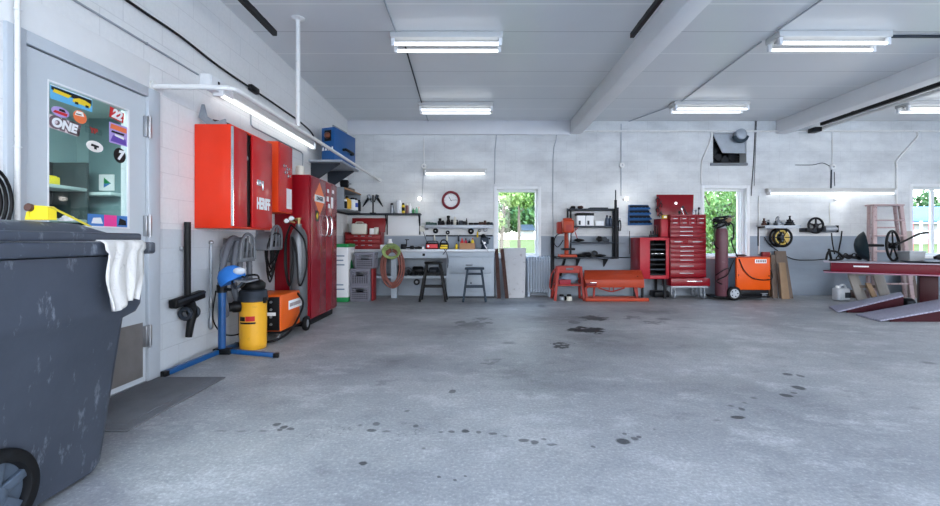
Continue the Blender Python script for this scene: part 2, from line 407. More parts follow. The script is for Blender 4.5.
# ================================================================ SETTING
def floor_mat():
    m, t, b = nt('worn concrete')
    g = N(t, 'ShaderNodeNewGeometry')
    n1 = N(t, 'ShaderNodeTexNoise', i_Scale=.55, i_Detail=7., i_Roughness=.62)
    n2 = N(t, 'ShaderNodeTexNoise', i_Scale=3.2, i_Detail=8., i_Roughness=.7)
    n3 = N(t, 'ShaderNodeTexNoise', i_Scale=55., i_Detail=4., i_Roughness=.7)
    mp = N(t, 'ShaderNodeMapping'); mp.inputs['Scale'].default_value = (.9, 1.3, 1); mp.inputs['Rotation'].default_value = (0, 0, .5)
    t.links.new(g.outputs['Position'], mp.inputs[0])
    n4 = N(t, 'ShaderNodeTexNoise', i_Scale=1.9, i_Detail=10., i_Roughness=.78)
    t.links.new(mp.outputs[0], n4.inputs['Vector'])
    for n in (n1, n2, n3): t.links.new(g.outputs['Position'], n.inputs['Vector'])
    col = mix(t, math_(t, 'MULTIPLY_ADD', n1.outputs['Fac'], 4., -1.5, True), lin((138, 141, 144)), lin((208, 208, 206)))
    col = mix(t, math_(t, 'MULTIPLY_ADD', n2.outputs['Fac'], 2.4, -.75, True), col, lin((170, 172, 175)))
    f4 = math_(t, 'MULTIPLY', math_(t, 'MULTIPLY_ADD', n4.outputs['Fac'], 7., -3.6, True), .6)
    col = mix(t, f4, col, lin((232, 232, 232)))
    f5 = math_(t, 'MULTIPLY', math_(t, 'MULTIPLY_ADD', n4.outputs['Fac'], -7., 3.2, True), .6)
    col = mix(t, f5, col, lin((104, 107, 112)))
    f3 = math_(t, 'MULTIPLY', math_(t, 'MULTIPLY_ADD', n3.outputs['Fac'], 3.4, -1.1, True), .5)
    col = mix(t, f3, col, lin((120, 122, 126)))
    f6 = math_(t, 'MULTIPLY', math_(t, 'MULTIPLY_ADD', n3.outputs['Fac'], -6., 2.5, True), .4)
    col = mix(t, f6, col, lin((240, 240, 238)))
    # oil stains, drips and broad darker patches, each with its own place, size and strength
    wob = N(t, 'ShaderNodeTexNoise', i_Scale=7., i_Detail=4., i_Roughness=.6)
    t.links.new(g.outputs['Position'], wob.inputs['Vector'])
    wv = N(t, 'ShaderNodeVectorMath', operation='MULTIPLY_ADD')
    t.links.new(wob.outputs['Color'], wv.inputs[0]); wv.inputs[1].default_value = (.62, .62, 0); wv.inputs[2].default_value = (-.31, -.31, 0)
    add = N(t, 'ShaderNodeVectorMath', operation='ADD')
    t.links.new(g.outputs['Position'], add.inputs[0]); t.links.new(wv.outputs[0], add.inputs[1])
    add2 = N(t, 'ShaderNodeVectorMath', operation='MULTIPLY_ADD')
    t.links.new(wv.outputs[0], add2.inputs[0]); add2.inputs[1].default_value = (.09, .09, 0); t.links.new(g.outputs['Position'], add2.inputs[2])
    S = [(586, 330, 19, 3.2, 1.), (593, 318, 15, 2.4, .9), (574, 322, 6, 2.2, .7), (559, 345, 10, 2.3, .9), (472, 324, 17, 3.2, .62), (484, 319, 10, 1.6, .6),
         (509, 343, 8, 1.4, .5), (492, 362, 10, 3.4, .42), (542, 306, 6, 2, .6), (632, 317.5, 12, 1.6, .6), (652, 322, 15, 1.6, .5), (664, 319, 9, 1.5, .5),
         (600, 340, 90, 18, .55), (520, 372, 60, 12, .45), (570, 366, 50, 10, .5), (400, 362, 44, 8, .42), (680, 345, 60, 12, .45), (560, 318, 90, 10, .6), (470, 328, 60, 10, .55), (650, 312, 80, 8, .58), (500, 303, 200, 5, .55), (840, 312, 70, 10, .5), (540, 385, 60, 10, .4), (700, 385, 70, 14, .36), (350, 345, 34, 6, .35), (290, 372, 36, 6, .3), (730, 300, 120, 4, .5), (420, 310, 80, 6, .5),
         (622.5, 441, 7.5, 3, 1.), (634, 438, 3.5, 2, .8), (638, 436.5, 2.5, 1.3, .8), (624.5, 433.5, 2.2, 1, .7), (653, 429, 2, 1, .6), (593, 446, 2.2, 1.2, .7),
         (738.5, 417.5, 7.5, 1.8, 1.), (742, 409, 3, 1.5, .8), (731, 406, 3, 1.4, .6), (754, 398, 3.5, 1.4, .6), (718, 420.5, 4, 1, .5), (745, 403, 3, 1, .6),
         (799, 388, 6, 2.5, 1.), (787, 395.5, 5.5, 1.8, .95), (788, 374.5, 5, 1.5, .9), (801, 376, 3, 1.5, .8), (794, 393, 3, 1, .7), (929, 363, 8, 2, .55), (915, 408, 8, 2, .3), (860, 395, 20, 4, .2),
         (363, 463, 4, 2, 1.), (439.5, 476.6, 2, 1.1, .8), (454, 480, 2, 1.1, .8), (465, 476.5, 1.6, 1, .8), (423, 448, 3, 1.2, .6), (464.5, 431.3, 4, 1.8, 1.), (452, 431.6, 3, 1.3, .8),
         (441, 432, 3.5, 1, .6), (479, 432, 3, 1.2, .7), (493, 433.5, 4, 1.5, .7), (504, 435.5, 5, 1.1, .6), (524, 440, 6, 1.6, .8), (535, 442, 4, 1.8, .8), (552, 444.5, 6, 1.2, .7), (543, 439, 3, 1.2, .7),
         (277, 424.5, 4, 1.8, .85), (285, 427, 4, 1.6, .9), (291, 428.5, 3, 1.3, .8), (281, 429.5, 3, 1.2, .8), (264, 431, 6, 1, .55), (240, 431.5, 6, 1, .45), (220, 431, 7, 1, .4), (376, 424, 4, 2, .7), (371, 430.5, 5, 1.3, .85),
         (386, 431, 5, 1.4, .6), (360, 425.5, 3, 1.2, .6), (408, 411, 3, 1.5, .6), (415, 426, 3, 1.3, .7), (452, 391.5, 4, 1.8, .75), (386, 383, 10, 4, .25), (410, 431, 20, .9, .35), (330, 431, 26, .8, .3), (560, 432, 30, .8, .25)]
    acc = None
    for k, (px, py, rx, ry, st) in enumerate(S):
        x, y = FL(px, py)
        sx = rx / F * y; sy = (FL(px, py - ry)[1] - FL(px, py + ry)[1]) / 2
        v = N(t, 'ShaderNodeVectorMath', operation='MULTIPLY_ADD')
        t.links.new((add if rx > 9 else add2).outputs[0], v.inputs[0])
        v.inputs[1].default_value = (1 / sx, 1 / sy, 0); v.inputs[2].default_value = (-x / sx, -y / sy, 0)
        ln = N(t, 'ShaderNodeVectorMath', operation='LENGTH'); t.links.new(v.outputs[0], ln.inputs[0])
        rb = rx > 28
        soft = 1.1 if rb else (3. if st > .6 else 1.5)
        if rx < 9: sx *= .85; sy *= .85; st *= .85
        s1 = math_(t, 'MULTIPLY_ADD', ln.outputs['Value'], -soft * st, soft * 1.12 * st, False)
        if rb: s1 = math_(t, 'MULTIPLY', s1, math_(t, 'MULTIPLY_ADD', n4.outputs['Fac'], 5., -1.9, True))
        s1 = math_(t, 'MINIMUM', s1, st)
        acc = s1 if acc is None else math_(t, 'MAXIMUM', acc, s1)
    acc = math_(t, 'MULTIPLY', acc, .9, None, True)
    col = mix(t, acc, col, lin((26, 28, 33)))
    t.links.new(col, b.inputs['Base Color'])
    rg = math_(t, 'MULTIPLY_ADD', n2.outputs['Fac'], .3, .36)
    t.links.new(rg, b.inputs['Roughness'])
    t.links.new(math_(t, 'MULTIPLY_ADD', acc, -.28, .3), b.inputs['Specular IOR Level'])
    bp = N(t, 'ShaderNodeBump', i_Strength=.25, i_Distance=.006)
    t.links.new(math_(t, 'ADD', n3.outputs['Fac'], n2.outputs['Fac']), bp.inputs['Height']); t.links.new(bp.outputs['Normal'], b.inputs['Normal'])
    return m
def ceiling_mat():
    m, t, b = nt('gloss painted ceiling board')
    g = N(t, 'ShaderNodeNewGeometry'); s = N(t, 'ShaderNodeSeparateXYZ'); t.links.new(g.outputs['Position'], s.inputs[0])
    n1 = N(t, 'ShaderNodeTexNoise', i_Scale=.7, i_Detail=5.); t.links.new(g.outputs['Position'], n1.inputs['Vector'])
    n2 = N(t, 'ShaderNodeTexNoise', i_Scale=2.5, i_Detail=3.); t.links.new(g.outputs['Position'], n2.inputs['Vector'])
    u = math_(t, 'FRACT', math_(t, 'DIVIDE', math_(t, 'ADD', s.outputs['Y'], -.33), 1.22))
    e = math_(t, 'LESS_THAN', math_(t, 'ABSOLUTE', math_(t, 'ADD', u, -.5)), .010)
    u2 = math_(t, 'FRACT', math_(t, 'DIVIDE', math_(t, 'ADD', s.outputs['Y'], -.33 + .61), 1.22))
    e2 = math_(t, 'LESS_THAN', math_(t, 'ABSOLUTE', math_(t, 'ADD', u2, -.5)), .006)
    col = mix(t, n1.outputs['Fac'], lin((208, 212, 214)), lin((226, 228, 229)))
    col = mix(t, e, col, lin((236, 238, 238)))
    col = mix(t, math_(t, 'MULTIPLY', e2, .7), col, lin((160, 162, 166)))
    t.links.new(col, b.inputs['Base Color'])
    b.inputs['Roughness'].default_value = .3
    bp = N(t, 'ShaderNodeBump', i_Strength=.6, i_Distance=.02)
    h = math_(t, 'SUBTRACT', math_(t, 'MULTIPLY', n2.outputs['Fac'], .5), math_(t, 'MULTIPLY', e, .15))
    t.links.new(h, bp.inputs['Height']); t.links.new(bp.outputs['Normal'], b.inputs['Normal'])
    return m
struct(B().box(LX - .2, RX + .2, FY - .2, D + .25, -.15, 0), 'floor', floor_mat())
struct(B().box(LX - .2, RX + .2, FY - .2, D + .25, CZ, CZ + .15), 'ceiling', ceiling_mat())
GY0, GY1 = LY(48), LY(130.5); GZ0, GZ1 = 1.19, 2.075          # glass of the door
DY0, DY1, DZ1 = LY(24), LY(146), 2.22                         # door leaf
wall_grid('Y', FY, D + .25, 0, CZ, LX - .2, LX, [(DY0 - .006, DY1 + .006, 0, DZ1 + .006)], 'wall_left', brick_paint('painted block left', 'left', upper=(230, 231, 231), lower=(204, 210, 215), dirt=.10))  # same grey dado, lightened in the paint to stand in for light
def win_rect(x0, x1, y0, y1): return (X_(x0, D), X_(x1, D), Z_(y1, D), Z_(y0, D))
W1, W2, W3 = win_rect(496, 538.5, 189, 256), win_rect(703.5, 747, 188, 256.5), win_rect(912, 972, 186.5, 256)
FAN = win_rect(713, 746.5, 133, 163)
wall_grid('X', LX - .2, RX + .2, 0, CZ, D, D + .25, [W1, W2, W3, FAN], 'wall_back', brick_paint('painted block back', 'back', upper=(222, 225, 226), lower=(144, 157, 171), dirt=.6))
BAYS = [(-1.95, 1.55), (2.75, 6.25), (7.0, 10.1)]
wall_grid('X', LX - .2, RX + .2, 0, CZ, FY - .2, FY, [(a, b_, 0, 3.1) for a, b_ in BAYS], 'wall_front', brick_paint('painted block front', 'back'))
wall_grid('Y', FY, D + .25, 0, CZ, RX, RX + .2, [(3.0, 6.0, .9, 2.4)], 'wall_right', brick_paint('painted block right', 'left'))
beam_m = M('beam paint', (234, 235, 236), .4, var=.04, scale=2)
BX0, BX1, BZ = X_(688, F * 1) and 1.92, 2.14, 3.265
b = B().box(1.92, 2.14, FY, D, BZ, CZ, .01); struct(b, 'ceiling_beam', beam_m)
b = B().box(6.08, 6.30, FY, D, BZ, CZ, .01); struct(b, 'ceiling_beam', beam_m)
b = B().box(LX, 1.92, D - .05, D, Z_(135, D), CZ, .008); struct(b, 'trim_1', M('header board', (214, 215, 218), .45, var=.06, scale=2))
# raised block lintel above the door
b = B().box(LX, LX + .006, DY0 - .4, LY(144) + .05, 2.30, 2.50, .002); struct(b, 'trim_2', M('lintel paint', (230, 231, 231), .5, var=.04))
# door casing
cy0, cy1, cz1 = LY(3), LY(158), 2.30
b = B()
b.box(LX - .02, LX + .02, cy0, DY0 - .004, 0, cz1, .004)
b.box(LX - .02, LX + .02, DY1 + .004, cy1, 0, cz1, .004)
b.box(LX - .02, LX + .02, DY0 - .004, DY1 + .004, DZ1 + .006, cz1, .004)
struct(b, 'trim_3', trim_d)
# door
door = thing('door_1', 'grey painted door with a tall glass pane covered in racing stickers', 'door', (LX - .02, (DY0 + DY1) / 2, 0), kind='structure')
b = B()
lx0, lx1 = LX - .05, LX - .004
b.box(lx0, lx1, DY0, GY0, .012, DZ1); b.box(lx0, lx1, GY1, DY1, .012, DZ1)
b.box(lx0, lx1, GY0, GY1, .012, GZ0); b.box(lx0, lx1, GY0, GY1, GZ1, DZ1)
b.build('door_leaf', trim_m, door)
b = B()
for a in ((GY0, GY0 + .012, GZ0, GZ1), (GY1 - .02, GY1, GZ0, GZ1), (GY0 + .012, GY1 - .02, GZ0, GZ0 + .012), (GY0 + .012, GY1 - .02, GZ1 - .012, GZ1)):
    b.box(lx1 - .03, lx1 + .002, a[0], a[1], a[2], a[3], .003)
b.build('glazing_bead', white, door)
GX = LX - .011
B().box(GX - .006, GX, GY0 + .005, GY1 - .005, GZ0 + .005, GZ1 - .005).build('glass_pane', dglass, door)
B().box(lx1, lx1 + .002, DY0 + .03, DY1 - .03, .05, .47).build('kick_plate', kick, door)
for py, pz in ((127, 0), (226, 0), (336, 0)):
    z = Z_(py, DY1); b = B().box(LX - .003, LX + .026, DY1 - .03, DY1 + .035, z - .08, z + .08, .003)
    b.cyl((LX + .03, DY1 + .002, z - .09), (LX + .03, DY1 + .002, z + .09), .009, seg=10); b.build('hinge', steel, door)
B().box(LX - .045, LX + .01, DY0, DY1, .001, .011).build('threshold', steel, door)
# stickers on the pane
def spt(px, py):
    y = LY(px, GX); return y, Z_(py, y)
def st_rect(px0, px1, py, hpx, label, mat, rot=0., name='sticker'):
    y0, y1 = LY(px0, GX), LY(px1, GX); ym = (y0 + y1) / 2; zm = Z_(py, LY((px0 + px1) / 2, GX)); h = hpx * ym / F
    o = B().obox((GX + .0012, ym, zm), (.0016, y1 - y0, h), (rot, 0, 0)).build(name, mat, door); o['label'] = label
    return o, ym, zm, y1 - y0, h
def st_oval(px0, px1, py, hpx, label, mat):
    y0, y1 = LY(px0, GX), LY(px1, GX); ym = (y0 + y1) / 2; zm = Z_(py, LY((px0 + px1) / 2, GX)); h = hpx * ym / F
    o = B().prism([(ym + (y1 - y0) / 2 * math.cos(a * PI / 14), zm + h / 2 * math.sin(a * PI / 14)) for a in range(28)], 'YZ', GX + .0004, GX + .002).build('sticker', mat, door); o['label'] = label
    return o, ym, zm, y1 - y0, h
def deco(o, shapes):
    """flat printed shapes on a sticker: (material, y, z polygon)"""
    for i, (mat, poly) in enumerate(shapes):
        B().prism(poly, 'YZ', GX + .0018, GX + .0026 + i * .0002).build('print', mat, o)
o, ym, zm, w, h = st_rect(50, 92, 98.5, 13.5, 'wide sky blue banner sticker with yellow race car', inksky)
deco(o, [(inkcream, [(ym - w * .5, zm + h * .44), (ym + w * .5, zm + h * .44), (ym + w * .5, zm + h * .5), (ym - w * .5, zm + h * .5)]),
         (inkblack, [(ym - w * .48, zm + h * .16), (ym + w * .48, zm - h * .02), (ym + w * .48, zm + h * .40), (ym - w * .48, zm + h * .40)]),
         (inkyel, [(ym - w * .45, zm + h * .02), (ym - w * .1, zm - h * .06), (ym - w * .02, zm + h * .2), (ym - w * .42, zm + h * .26)]),
         (inkyel, [(ym + w * .0, zm - h * .2), (ym + w * .44, zm - h * .24), (ym + w * .46, zm + h * .06), (ym + w * .32, zm + h * .2), (ym + w * .16, zm + h * .22), (ym + w * .02, zm + h * .04)]),
         (inkblack, [(ym + w * .06, zm - h * .3), (ym + w * .14, zm - h * .3), (ym + w * .14, zm - h * .12), (ym + w * .06, zm - h * .12)]),
         (inkblack, [(ym + w * .32, zm - h * .3), (ym + w * .4, zm - h * .3), (ym + w * .4, zm - h * .12), (ym + w * .32, zm - h * .12)])])
o, ym, zm, w, h = st_oval(51, 69, 112, 10, 'small race car sticker under the blue banner', inklilac)
deco(o, [(inkred, [(ym - w * .42, zm - h * .2), (ym + w * .35, zm - h * .3), (ym + w * .4, zm), (ym - w * .3, zm + h * .05)]), (inkblack, [(ym - w * .1, zm + h * .1), (ym + w * .3, zm + h * .05), (ym + w * .22, zm + h * .32), (ym - w * .05, zm + h * .32)])])
o, ym, zm, w, h = st_oval(73, 86.5, 117, 13, 'round orange and white sticker beside the small race car', inkorange)
deco(o, [(inkcream, [(ym - w * .4, zm + h * .05), (ym + w * .3, zm + h * .1), (ym + w * .2, zm + h * .42), (ym - w * .25, zm + h * .4)]), (inkblack, [(ym - w * .3, zm + h * .12), (ym + w * .1, zm + h * .14), (ym + w * .1, zm + h * .22), (ym - w * .3, zm + h * .2)])])
o, ym, zm, w, h = st_rect(49, 77.5, 125.5, 13, 'white sticker reading ONE in slanted letters', M('sticker pink white', (216, 200, 204), .5), rot=-.06)
text('ONE', h * 1.05, (GX + .003, ym, zm), 'left', M('sticker outline', (110, 90, 98), .5), o, ext=.0004, shear=.15, sx=1.1, bold=.012, rot=-.06)  # printed grey outline behind the white letters
text('ONE', h * .92, (GX + .0042, ym, zm), 'left', paper, o, ext=.0004, shear=.15, sx=1.1, bold=.004, rot=-.06)
o, ym, zm, w, h = st_oval(86, 103, 146.5, 11, 'white oval sticker with dark lettering', inkcream)
deco(o, [(inkblack, [(ym - w * .25, zm - h * .02), (ym + w * .22, zm - h * .06), (ym + w * .24, zm + h * .12), (ym - w * .2, zm + h * .2)]), (inkblack, [(ym - w * .05, zm - h * .25), (ym + w * .1, zm - h * .25), (ym + w * .1, zm), (ym - w * .05, zm)])])
o, ym, zm, w, h = st_rect(109.5, 123.5, 115, 10.5, 'red sticker with the white number 22', inkred, rot=-.12)
text('22', h * 1.15, (GX + .003, ym, zm), 'left', paper, o, ext=.0005, shear=.2, bold=.005, rot=-.12)
o, ym, zm, w, h = st_rect(109, 127, 134.5, 20, 'lilac and orange patterned sticker below number 22', inklilac)
deco(o, [(inkorange, [(ym - w * .46, zm + h * .2), (ym + w * .46, zm + h * .16), (ym + w * .46, zm + h * .4), (ym - w * .4, zm + h * .44)]), (inkblack, [(ym - w * .4, zm + h * .02), (ym + w * .3, zm), (ym + w * .34, zm + h * .1), (ym - w * .36, zm + h * .12)]),
         (M('ink violet', (100, 70, 170), .5), [(ym - w * .44, zm - h * .42), (ym + w * .44, zm - h * .46), (ym + w * .4, zm - h * .16), (ym - w * .3, zm - h * .1)]), (paper, [(ym - w * .2, zm - h * .12), (ym + w * .3, zm - h * .2), (ym + w * .3, zm - h * .08), (ym - w * .2, zm - h * .02)])])
o, ym, zm, w, h = st_oval(113.5, 125.5, 155.5, 15, 'black oval sticker with a white number', inkblack)
text('7', h * .8, (GX + .003, ym, zm), 'left', paper, o, ext=.0005, shear=.3, bold=.006)
o, ym, zm, w, h = st_rect(87.5, 127.5, 221, 12, 'blue and pink banner sticker at the foot of the glass', inkblue)
deco(o, [(inkpink, [(ym - w * .12, zm - h * .5), (ym + w * .2, zm - h * .5), (ym + w * .2, zm + h * .5), (ym - w * .12, zm + h * .5)]), (paper, [(ym - w * .42, zm - h * .25), (ym - w * .15, zm - h * .25), (ym - w * .2, zm + h * .25), (ym - w * .38, zm + h * .2)]), (inkblack, [(ym + w * .24, zm - h * .3), (ym + w * .46, zm - h * .3), (ym + w * .44, zm + h * .1), (ym + w * .28, zm + h * .3)])])
o, ym, zm, w, h = st_rect(85, 102, 131, 6, 'row of small red letters stuck on the glass', dglass)
text('YIS', h * 1.1, (GX + .003, ym, zm), 'left', M('red letters', (150, 50, 46), .5), o, ext=.0004, bold=.004)

# ---------------- office behind the door
ox0, oyA, oyB, oz = -5.4, .6, 6.1, 2.75
teal = M('office teal wall', (150, 176, 178), .6, var=.05, scale=2)
struct(B().box(ox0 - .1, ox0, oyA, oyB, 0, oz), 'wall_office_far', teal)
struct(B().box(ox0, LX - .2, oyB, oyB + .1, 0, oz), 'wall_office_end', teal)
struct(B().box(ox0, LX - .2, oyA - .1, oyA, 0, oz), 'wall_office_near', teal)
struct(B().box(ox0, LX - .2, oyA, oyB, oz, oz + .1), 'ceiling_office', M('office ceiling', (190, 205, 205), .6, var=.03))
struct(B().box(ox0, LX - .2, oyA, oyB, -.1, 0), 'floor_office', M('office floor', (80, 84, 88), .5, var=.1))
sh = thing('storage_shelf', 'dark office shelf unit seen through the door glass', 'shelf', (-5.15, 5.0, 0))
for z in (.5, .95, 1.35, 1.75): B().box(-5.38, -4.95, 4.2, 5.75, z - .02, z + .02, .004).build('shelf_board', M('office shelf board', (170, 184, 184), .5, var=.05), sh)
for y in (4.2, 5.75): B().box(-5.38, -4.95, y - .02, y + .02, 0, 2.1, .004).build('side_panel', M('office shelf side', (60, 72, 74), .5, var=.05), sh)
B().box(-5.395, -5.38, 4.2, 5.75, 0, 2.1).build('back_panel', M('office shelf back', (36, 44, 46), .6, var=.05), sh)
officebits = [(tapeyel, 'long yellow tray on the office shelf behind the glass', 'tray', 1.77, .1, .5, 5.2), (black, 'black box on the upper office shelf behind the glass', 'box', 1.77, .22, .22, 4.6), (M('office silver', (170, 180, 180), .3, .6), 'silver tin on the middle office shelf behind the glass', 'tin', 1.37, .16, .2, 5.05),
              (black, 'black monitor box on the lower office shelf', 'box', .97, .3, .4, 4.75), (cream, 'cream carton on the lower office shelf', 'carton', .97, .22, .25, 5.4), (dgrey, 'grey case on the middle office shelf', 'case', 1.37, .2, .3, 4.6)]
for mt, lb, ct, z, h, w, y in officebits:
    bb = B().box(-5.3, -5.02, y - w / 2, y + w / 2, z, z + h, .012); bb.box(-5.28, -5.04, y - w / 2 + .02, y + w / 2 - .02, z + h, z + h + .012, .004)
    tag(bb.build({'tray': 'storage_tray', 'box': 'storage_box', 'tin': 'metal_tin', 'carton': 'carton', 'case': 'equipment_case'}[ct], mt), lb, ct)
# poster on the end wall
px0, px1 = X_(102, oyB), X_(117, oyB)
oyP = oyB - .05
po = thing('wall_poster', 'white paper with a small green and blue triangle, inside the office', 'poster', (px0 / 2 + px1 / 2, oyP, Z_(191, oyB)))
B().box(px0, px1, oyP, oyP + .008, Z_(191, oyB), Z_(175, oyB)).build('sheet', paper, po)
B().prism([(X_(107, oyB), Z_(188, oyB)), (X_(107, oyB), Z_(178, oyB)), (X_(114, oyB), Z_(184, oyB))], 'XZ', oyP - .003, oyP - .001).build('triangle_print', green, po)
B().prism([(X_(107, oyB), Z_(188, oyB)), (X_(107, oyB), Z_(184, oyB)), (X_(114, oyB), Z_(184, oyB))], 'XZ', oyP - .005, oyP - .0035).build('triangle_print', inkblue, po)
b = B().box(X_(91, oyB), X_(126, oyB), oyB - .04, oyB - .002, 0, Z_(112, oyB), .006); tag(b.build('trim_4', M('office door leaf', (112, 140, 144), .5, var=.05)), None, None, None, 'structure')
b = B().box(X_(91, oyB), X_(126, oyB), oyB - .25, oyB - .045, Z_(197, oyB), Z_(194, oyB), .004); tag(b.build('wall_shelf', M('office pale shelf', (190, 205, 205), .5)), 'pale narrow shelf under the poster in the office', 'shelf')
la = bpy.data.lights.new('office_fill_light', 'AREA'); la.energy = 110; la.size = 1.2; la.color = (.9, 1, 1)
lo = bpy.data.objects.new('office_fill_light', la); COL.objects.link(lo); lo.location = (-3.9, 3.6, oz - .06)  # added area light to brighten the office, no fitting behind it

# ---------------- windows
def window(n, R, label, mull=None, jamb=.035):
    x0, x1, z0, z1 = R
    w = thing('window_%d' % n, label, 'window', ((x0 + x1) / 2, D + .1, z0), kind='structure')
    b = B(); t = .055
    b.box(x0, x0 + t, D + .09, D + .15, z0, z1, .004); b.box(x1 - t, x1, D + .09, D + .15, z0, z1, .004)
    b.box(x0 + t, x1 - t, D + .09, D + .15, z1 - t, z1, .004); b.box(x0 + t, x1 - t, D + .09, D + .15, z0, z0 + t, .004)
    b.build('window_frame', white, w)
    b = B(); c = .05
    b.box(x0 - c, x0 + .012, D - .015, D + .09, z0 - c, z1 + c, .004); b.box(x1 - .012, x1 + c, D - .015, D + .09, z0 - c, z1 + c, .004)
    b.box(x0 + .012, x1 - .012, D - .015, D + .09, z1 - .012, z1 + c, .004)
    b.build('casing', white, w)
    B().box(x0 + .012, x1 - .012, D - .03, D + .09, z0 - c, z0 + .012, .004).build('window_sill', white, w)
    if mull:
        for m in mull: B().box(m - .03, m + .03, D + .095, D + .145, z0 + t, z1 - t, .004).build('mullion', white, w)
    B().box(x0 + t, x1 - t, D + .117, D + .123, z0 + t, z1 - t).build('glass_pane', glass, w)
    return w
window(1, W1, 'white framed window above the radiator looking onto a lawn')
window(2, W2, 'white framed window behind the maroon gas cylinder', [X_(739, D + .1)])
window(3, W3, 'white framed window at the right edge looking onto a fence', [X_(932.5, D + .1)])

# ---------------- outside
def foliage(b, c, r, n, s, rnd):
    for _ in range(n):
        while True:
            v = Vector((rnd.uniform(-1, 1), rnd.uniform(-1, 1), rnd.uniform(-1, 1)))
            if .25 < v.length < 1: break
        p = Vector(c) + Vector((v.x * r[0], v.y * r[1], v.z * r[2]))
        R = Euler((rnd.uniform(0, 6), rnd.uniform(0, 6), rnd.uniform(0, 6))).to_matrix(); k = s * rnd.uniform(.6, 1.3)
        b.faces([p + R @ Vector(q) for q in ((-k, -k * .6, 0), (k * .2, -k * .5, k * .2), (k, 0, 0), (k * .1, k * .6, k * .2))], [(0, 1, 2, 3)])
def leaf_mat(name, rgb):
    m, t, b_ = nt(name)
    tc = N(t, 'ShaderNodeTexCoord'); no = N(t, 'ShaderNodeTexNoise', i_Scale=2.2, i_Detail=3.); t.links.new(tc.outputs['Object'], no.inputs['Vector'])
    l = lin(rgb); col = mix(t, no.outputs['Fac'], [v * .5 for v in l], [min(1, v * 1.6) for v in l])
    t.links.new(col, b_.inputs['Base Color']); b_.inputs['Roughness'].default_value = .6
    b_.inputs['Subsurface Weight'].default_value = 0
    return m
bark = M('bark', (96, 84, 74), .8, var=.2, scale=8)
leafA, leafB, leafC = leaf_mat('leaf mid', (96, 132, 62)), leaf_mat('leaf pale', (140, 166, 96)), leaf_mat('leaf deep', (62, 100, 50))
b = B()
b.faces([(-40, D + .25, -.02), (60, D + .25, -.02), (60, 45, 1.25), (-40, 45, 1.25), (60, 140, 1.6), (-40, 140, 1.6)], [(0, 1, 2, 3), (3, 2, 4, 5)])
struct(b, 'lawn', M('mown grass', (78, 86, 22), .8, var=.15, scale=.8))
struct(B().box(-30, 40, -40, FY - .2, -.16, -.01), 'driveway', M('driveway concrete', (196, 194, 190), .8, var=.1, scale=1))
def lawn_z(y): return -.02 + (y - D - .25) / (45 - D - .25) * 1.27
def tree(px, Y, th, tr, crowns, leaf, label, rnd, name='broadleaf_tree', n=700, s=.22, lean=0):
    x = X_(px, Y); z = lawn_z(Y)
    t = thing(name, label, 'tree', (x, Y, z), 'trees outside the windows')
    bb = B().tube([(x, Y, z - .1), (x + lean * .4, Y, z + th * .5), (x + lean, Y, z + th)], [tr * 1.25, tr, tr * .6], 10)
    for k in range(5):
        a = k * 1.3; bb.tube([(x + lean * .8, Y, z + th * (.7 + .05 * k)), (x + lean + math.cos(a) * 1.2, Y + math.sin(a) * 1.2, z + th * (1.05 + .06 * k))], [tr * .4, tr * .15], 6)
    bb.build('trunk', bark, t)
    bb = B()
    for (dx, dz, r) in crowns: foliage(bb, (x + dx, Y, z + dz), (r, r, r * .8), n, s, rnd)
    bb.build('foliage', leaf, t)
    return t
r_ = random.Random(3)
tree(519, 24, 3.0, .075, [(.3, 4.3, 1.5), (-.9, 4.7, 1.3), (1.1, 3.5, .9), (.4, 3.0, .8)], leafA, 'straight trunked tree standing on the lawn outside the window over the radiator', r_, n=800, s=.12)
tree(500, 16, 3.2, .07, [(.1, 3.4, .8), (.4, 2.5, .5), (-.2, 1.6, .4), (-.5, 3.8, .9)], leafB, 'slim pale leaved tree at the left of the radiator window', r_, lean=.25, n=420, s=.09)
tree(546, 66, 4, .3, [(0, 6, 3.6), (4, 4.4, 3), (-3, 2.6, 2.4), (2, 2, 2)], leafC, 'distant pale tree at the right of the radiator window', r_, s=.4, n=600)
tree(494, 70, 4, .3, [(0, 6.0, 5), (4.5, 5, 3.2), (7, 2.6, 2.6), (2, 2, 2), (3.4, 1.9, 1.9), (5.2, 2.0, 1.8), (.4, 1.8, 1.9)], leafC, 'distant broad tree at the left of the radiator window', r_, s=.45, n=700)
tree(716, 15, 2.0, .12, [(0, 2.5, 1.3), (.9, 1.9, 1.0), (-.7, 1.5, .9), (.3, .9, .9)], leafA, 'bushy tree close outside the window behind the gas cylinder', r_, n=1300, s=.07)
tree(735, 24, 3.0, .2, [(0, 3.2, 1.9), (1.4, 2.2, 1.6), (-1.8, 2.0, 1.5)], leafB, 'paler tree further back behind the bushy one', r_, n=1100, s=.11)
tree(700, 32, 3.0, .2, [(0, 2.6, 2.2), (2, 1.6, 1.8)], leafC, 'dark tree at the back of the cylinder window', r_, n=900, s=.17)
Y = 58; hz0 = lawn_z(Y)
dh = thing('distant_house', 'small pale house far across the lawn in the radiator window', 'house', (X_(528, Y), Y, hz0))
B().box(X_(523, Y), X_(534, Y), Y, Y + 4, hz0 - .1, Z_(230, Y)).build('wall', M('greyed down wall', (150, 150, 150), .7), dh)  # pale house wall, same toned down grey as the low building
B().prism([(Y - .3, Z_(230.5, Y)), (Y + 2, Z_(224, Y)), (Y + 4.3, Z_(230.5, Y))], 'YZ', X_(522, Y), X_(535, Y)).build('roof', dgrey, dh)
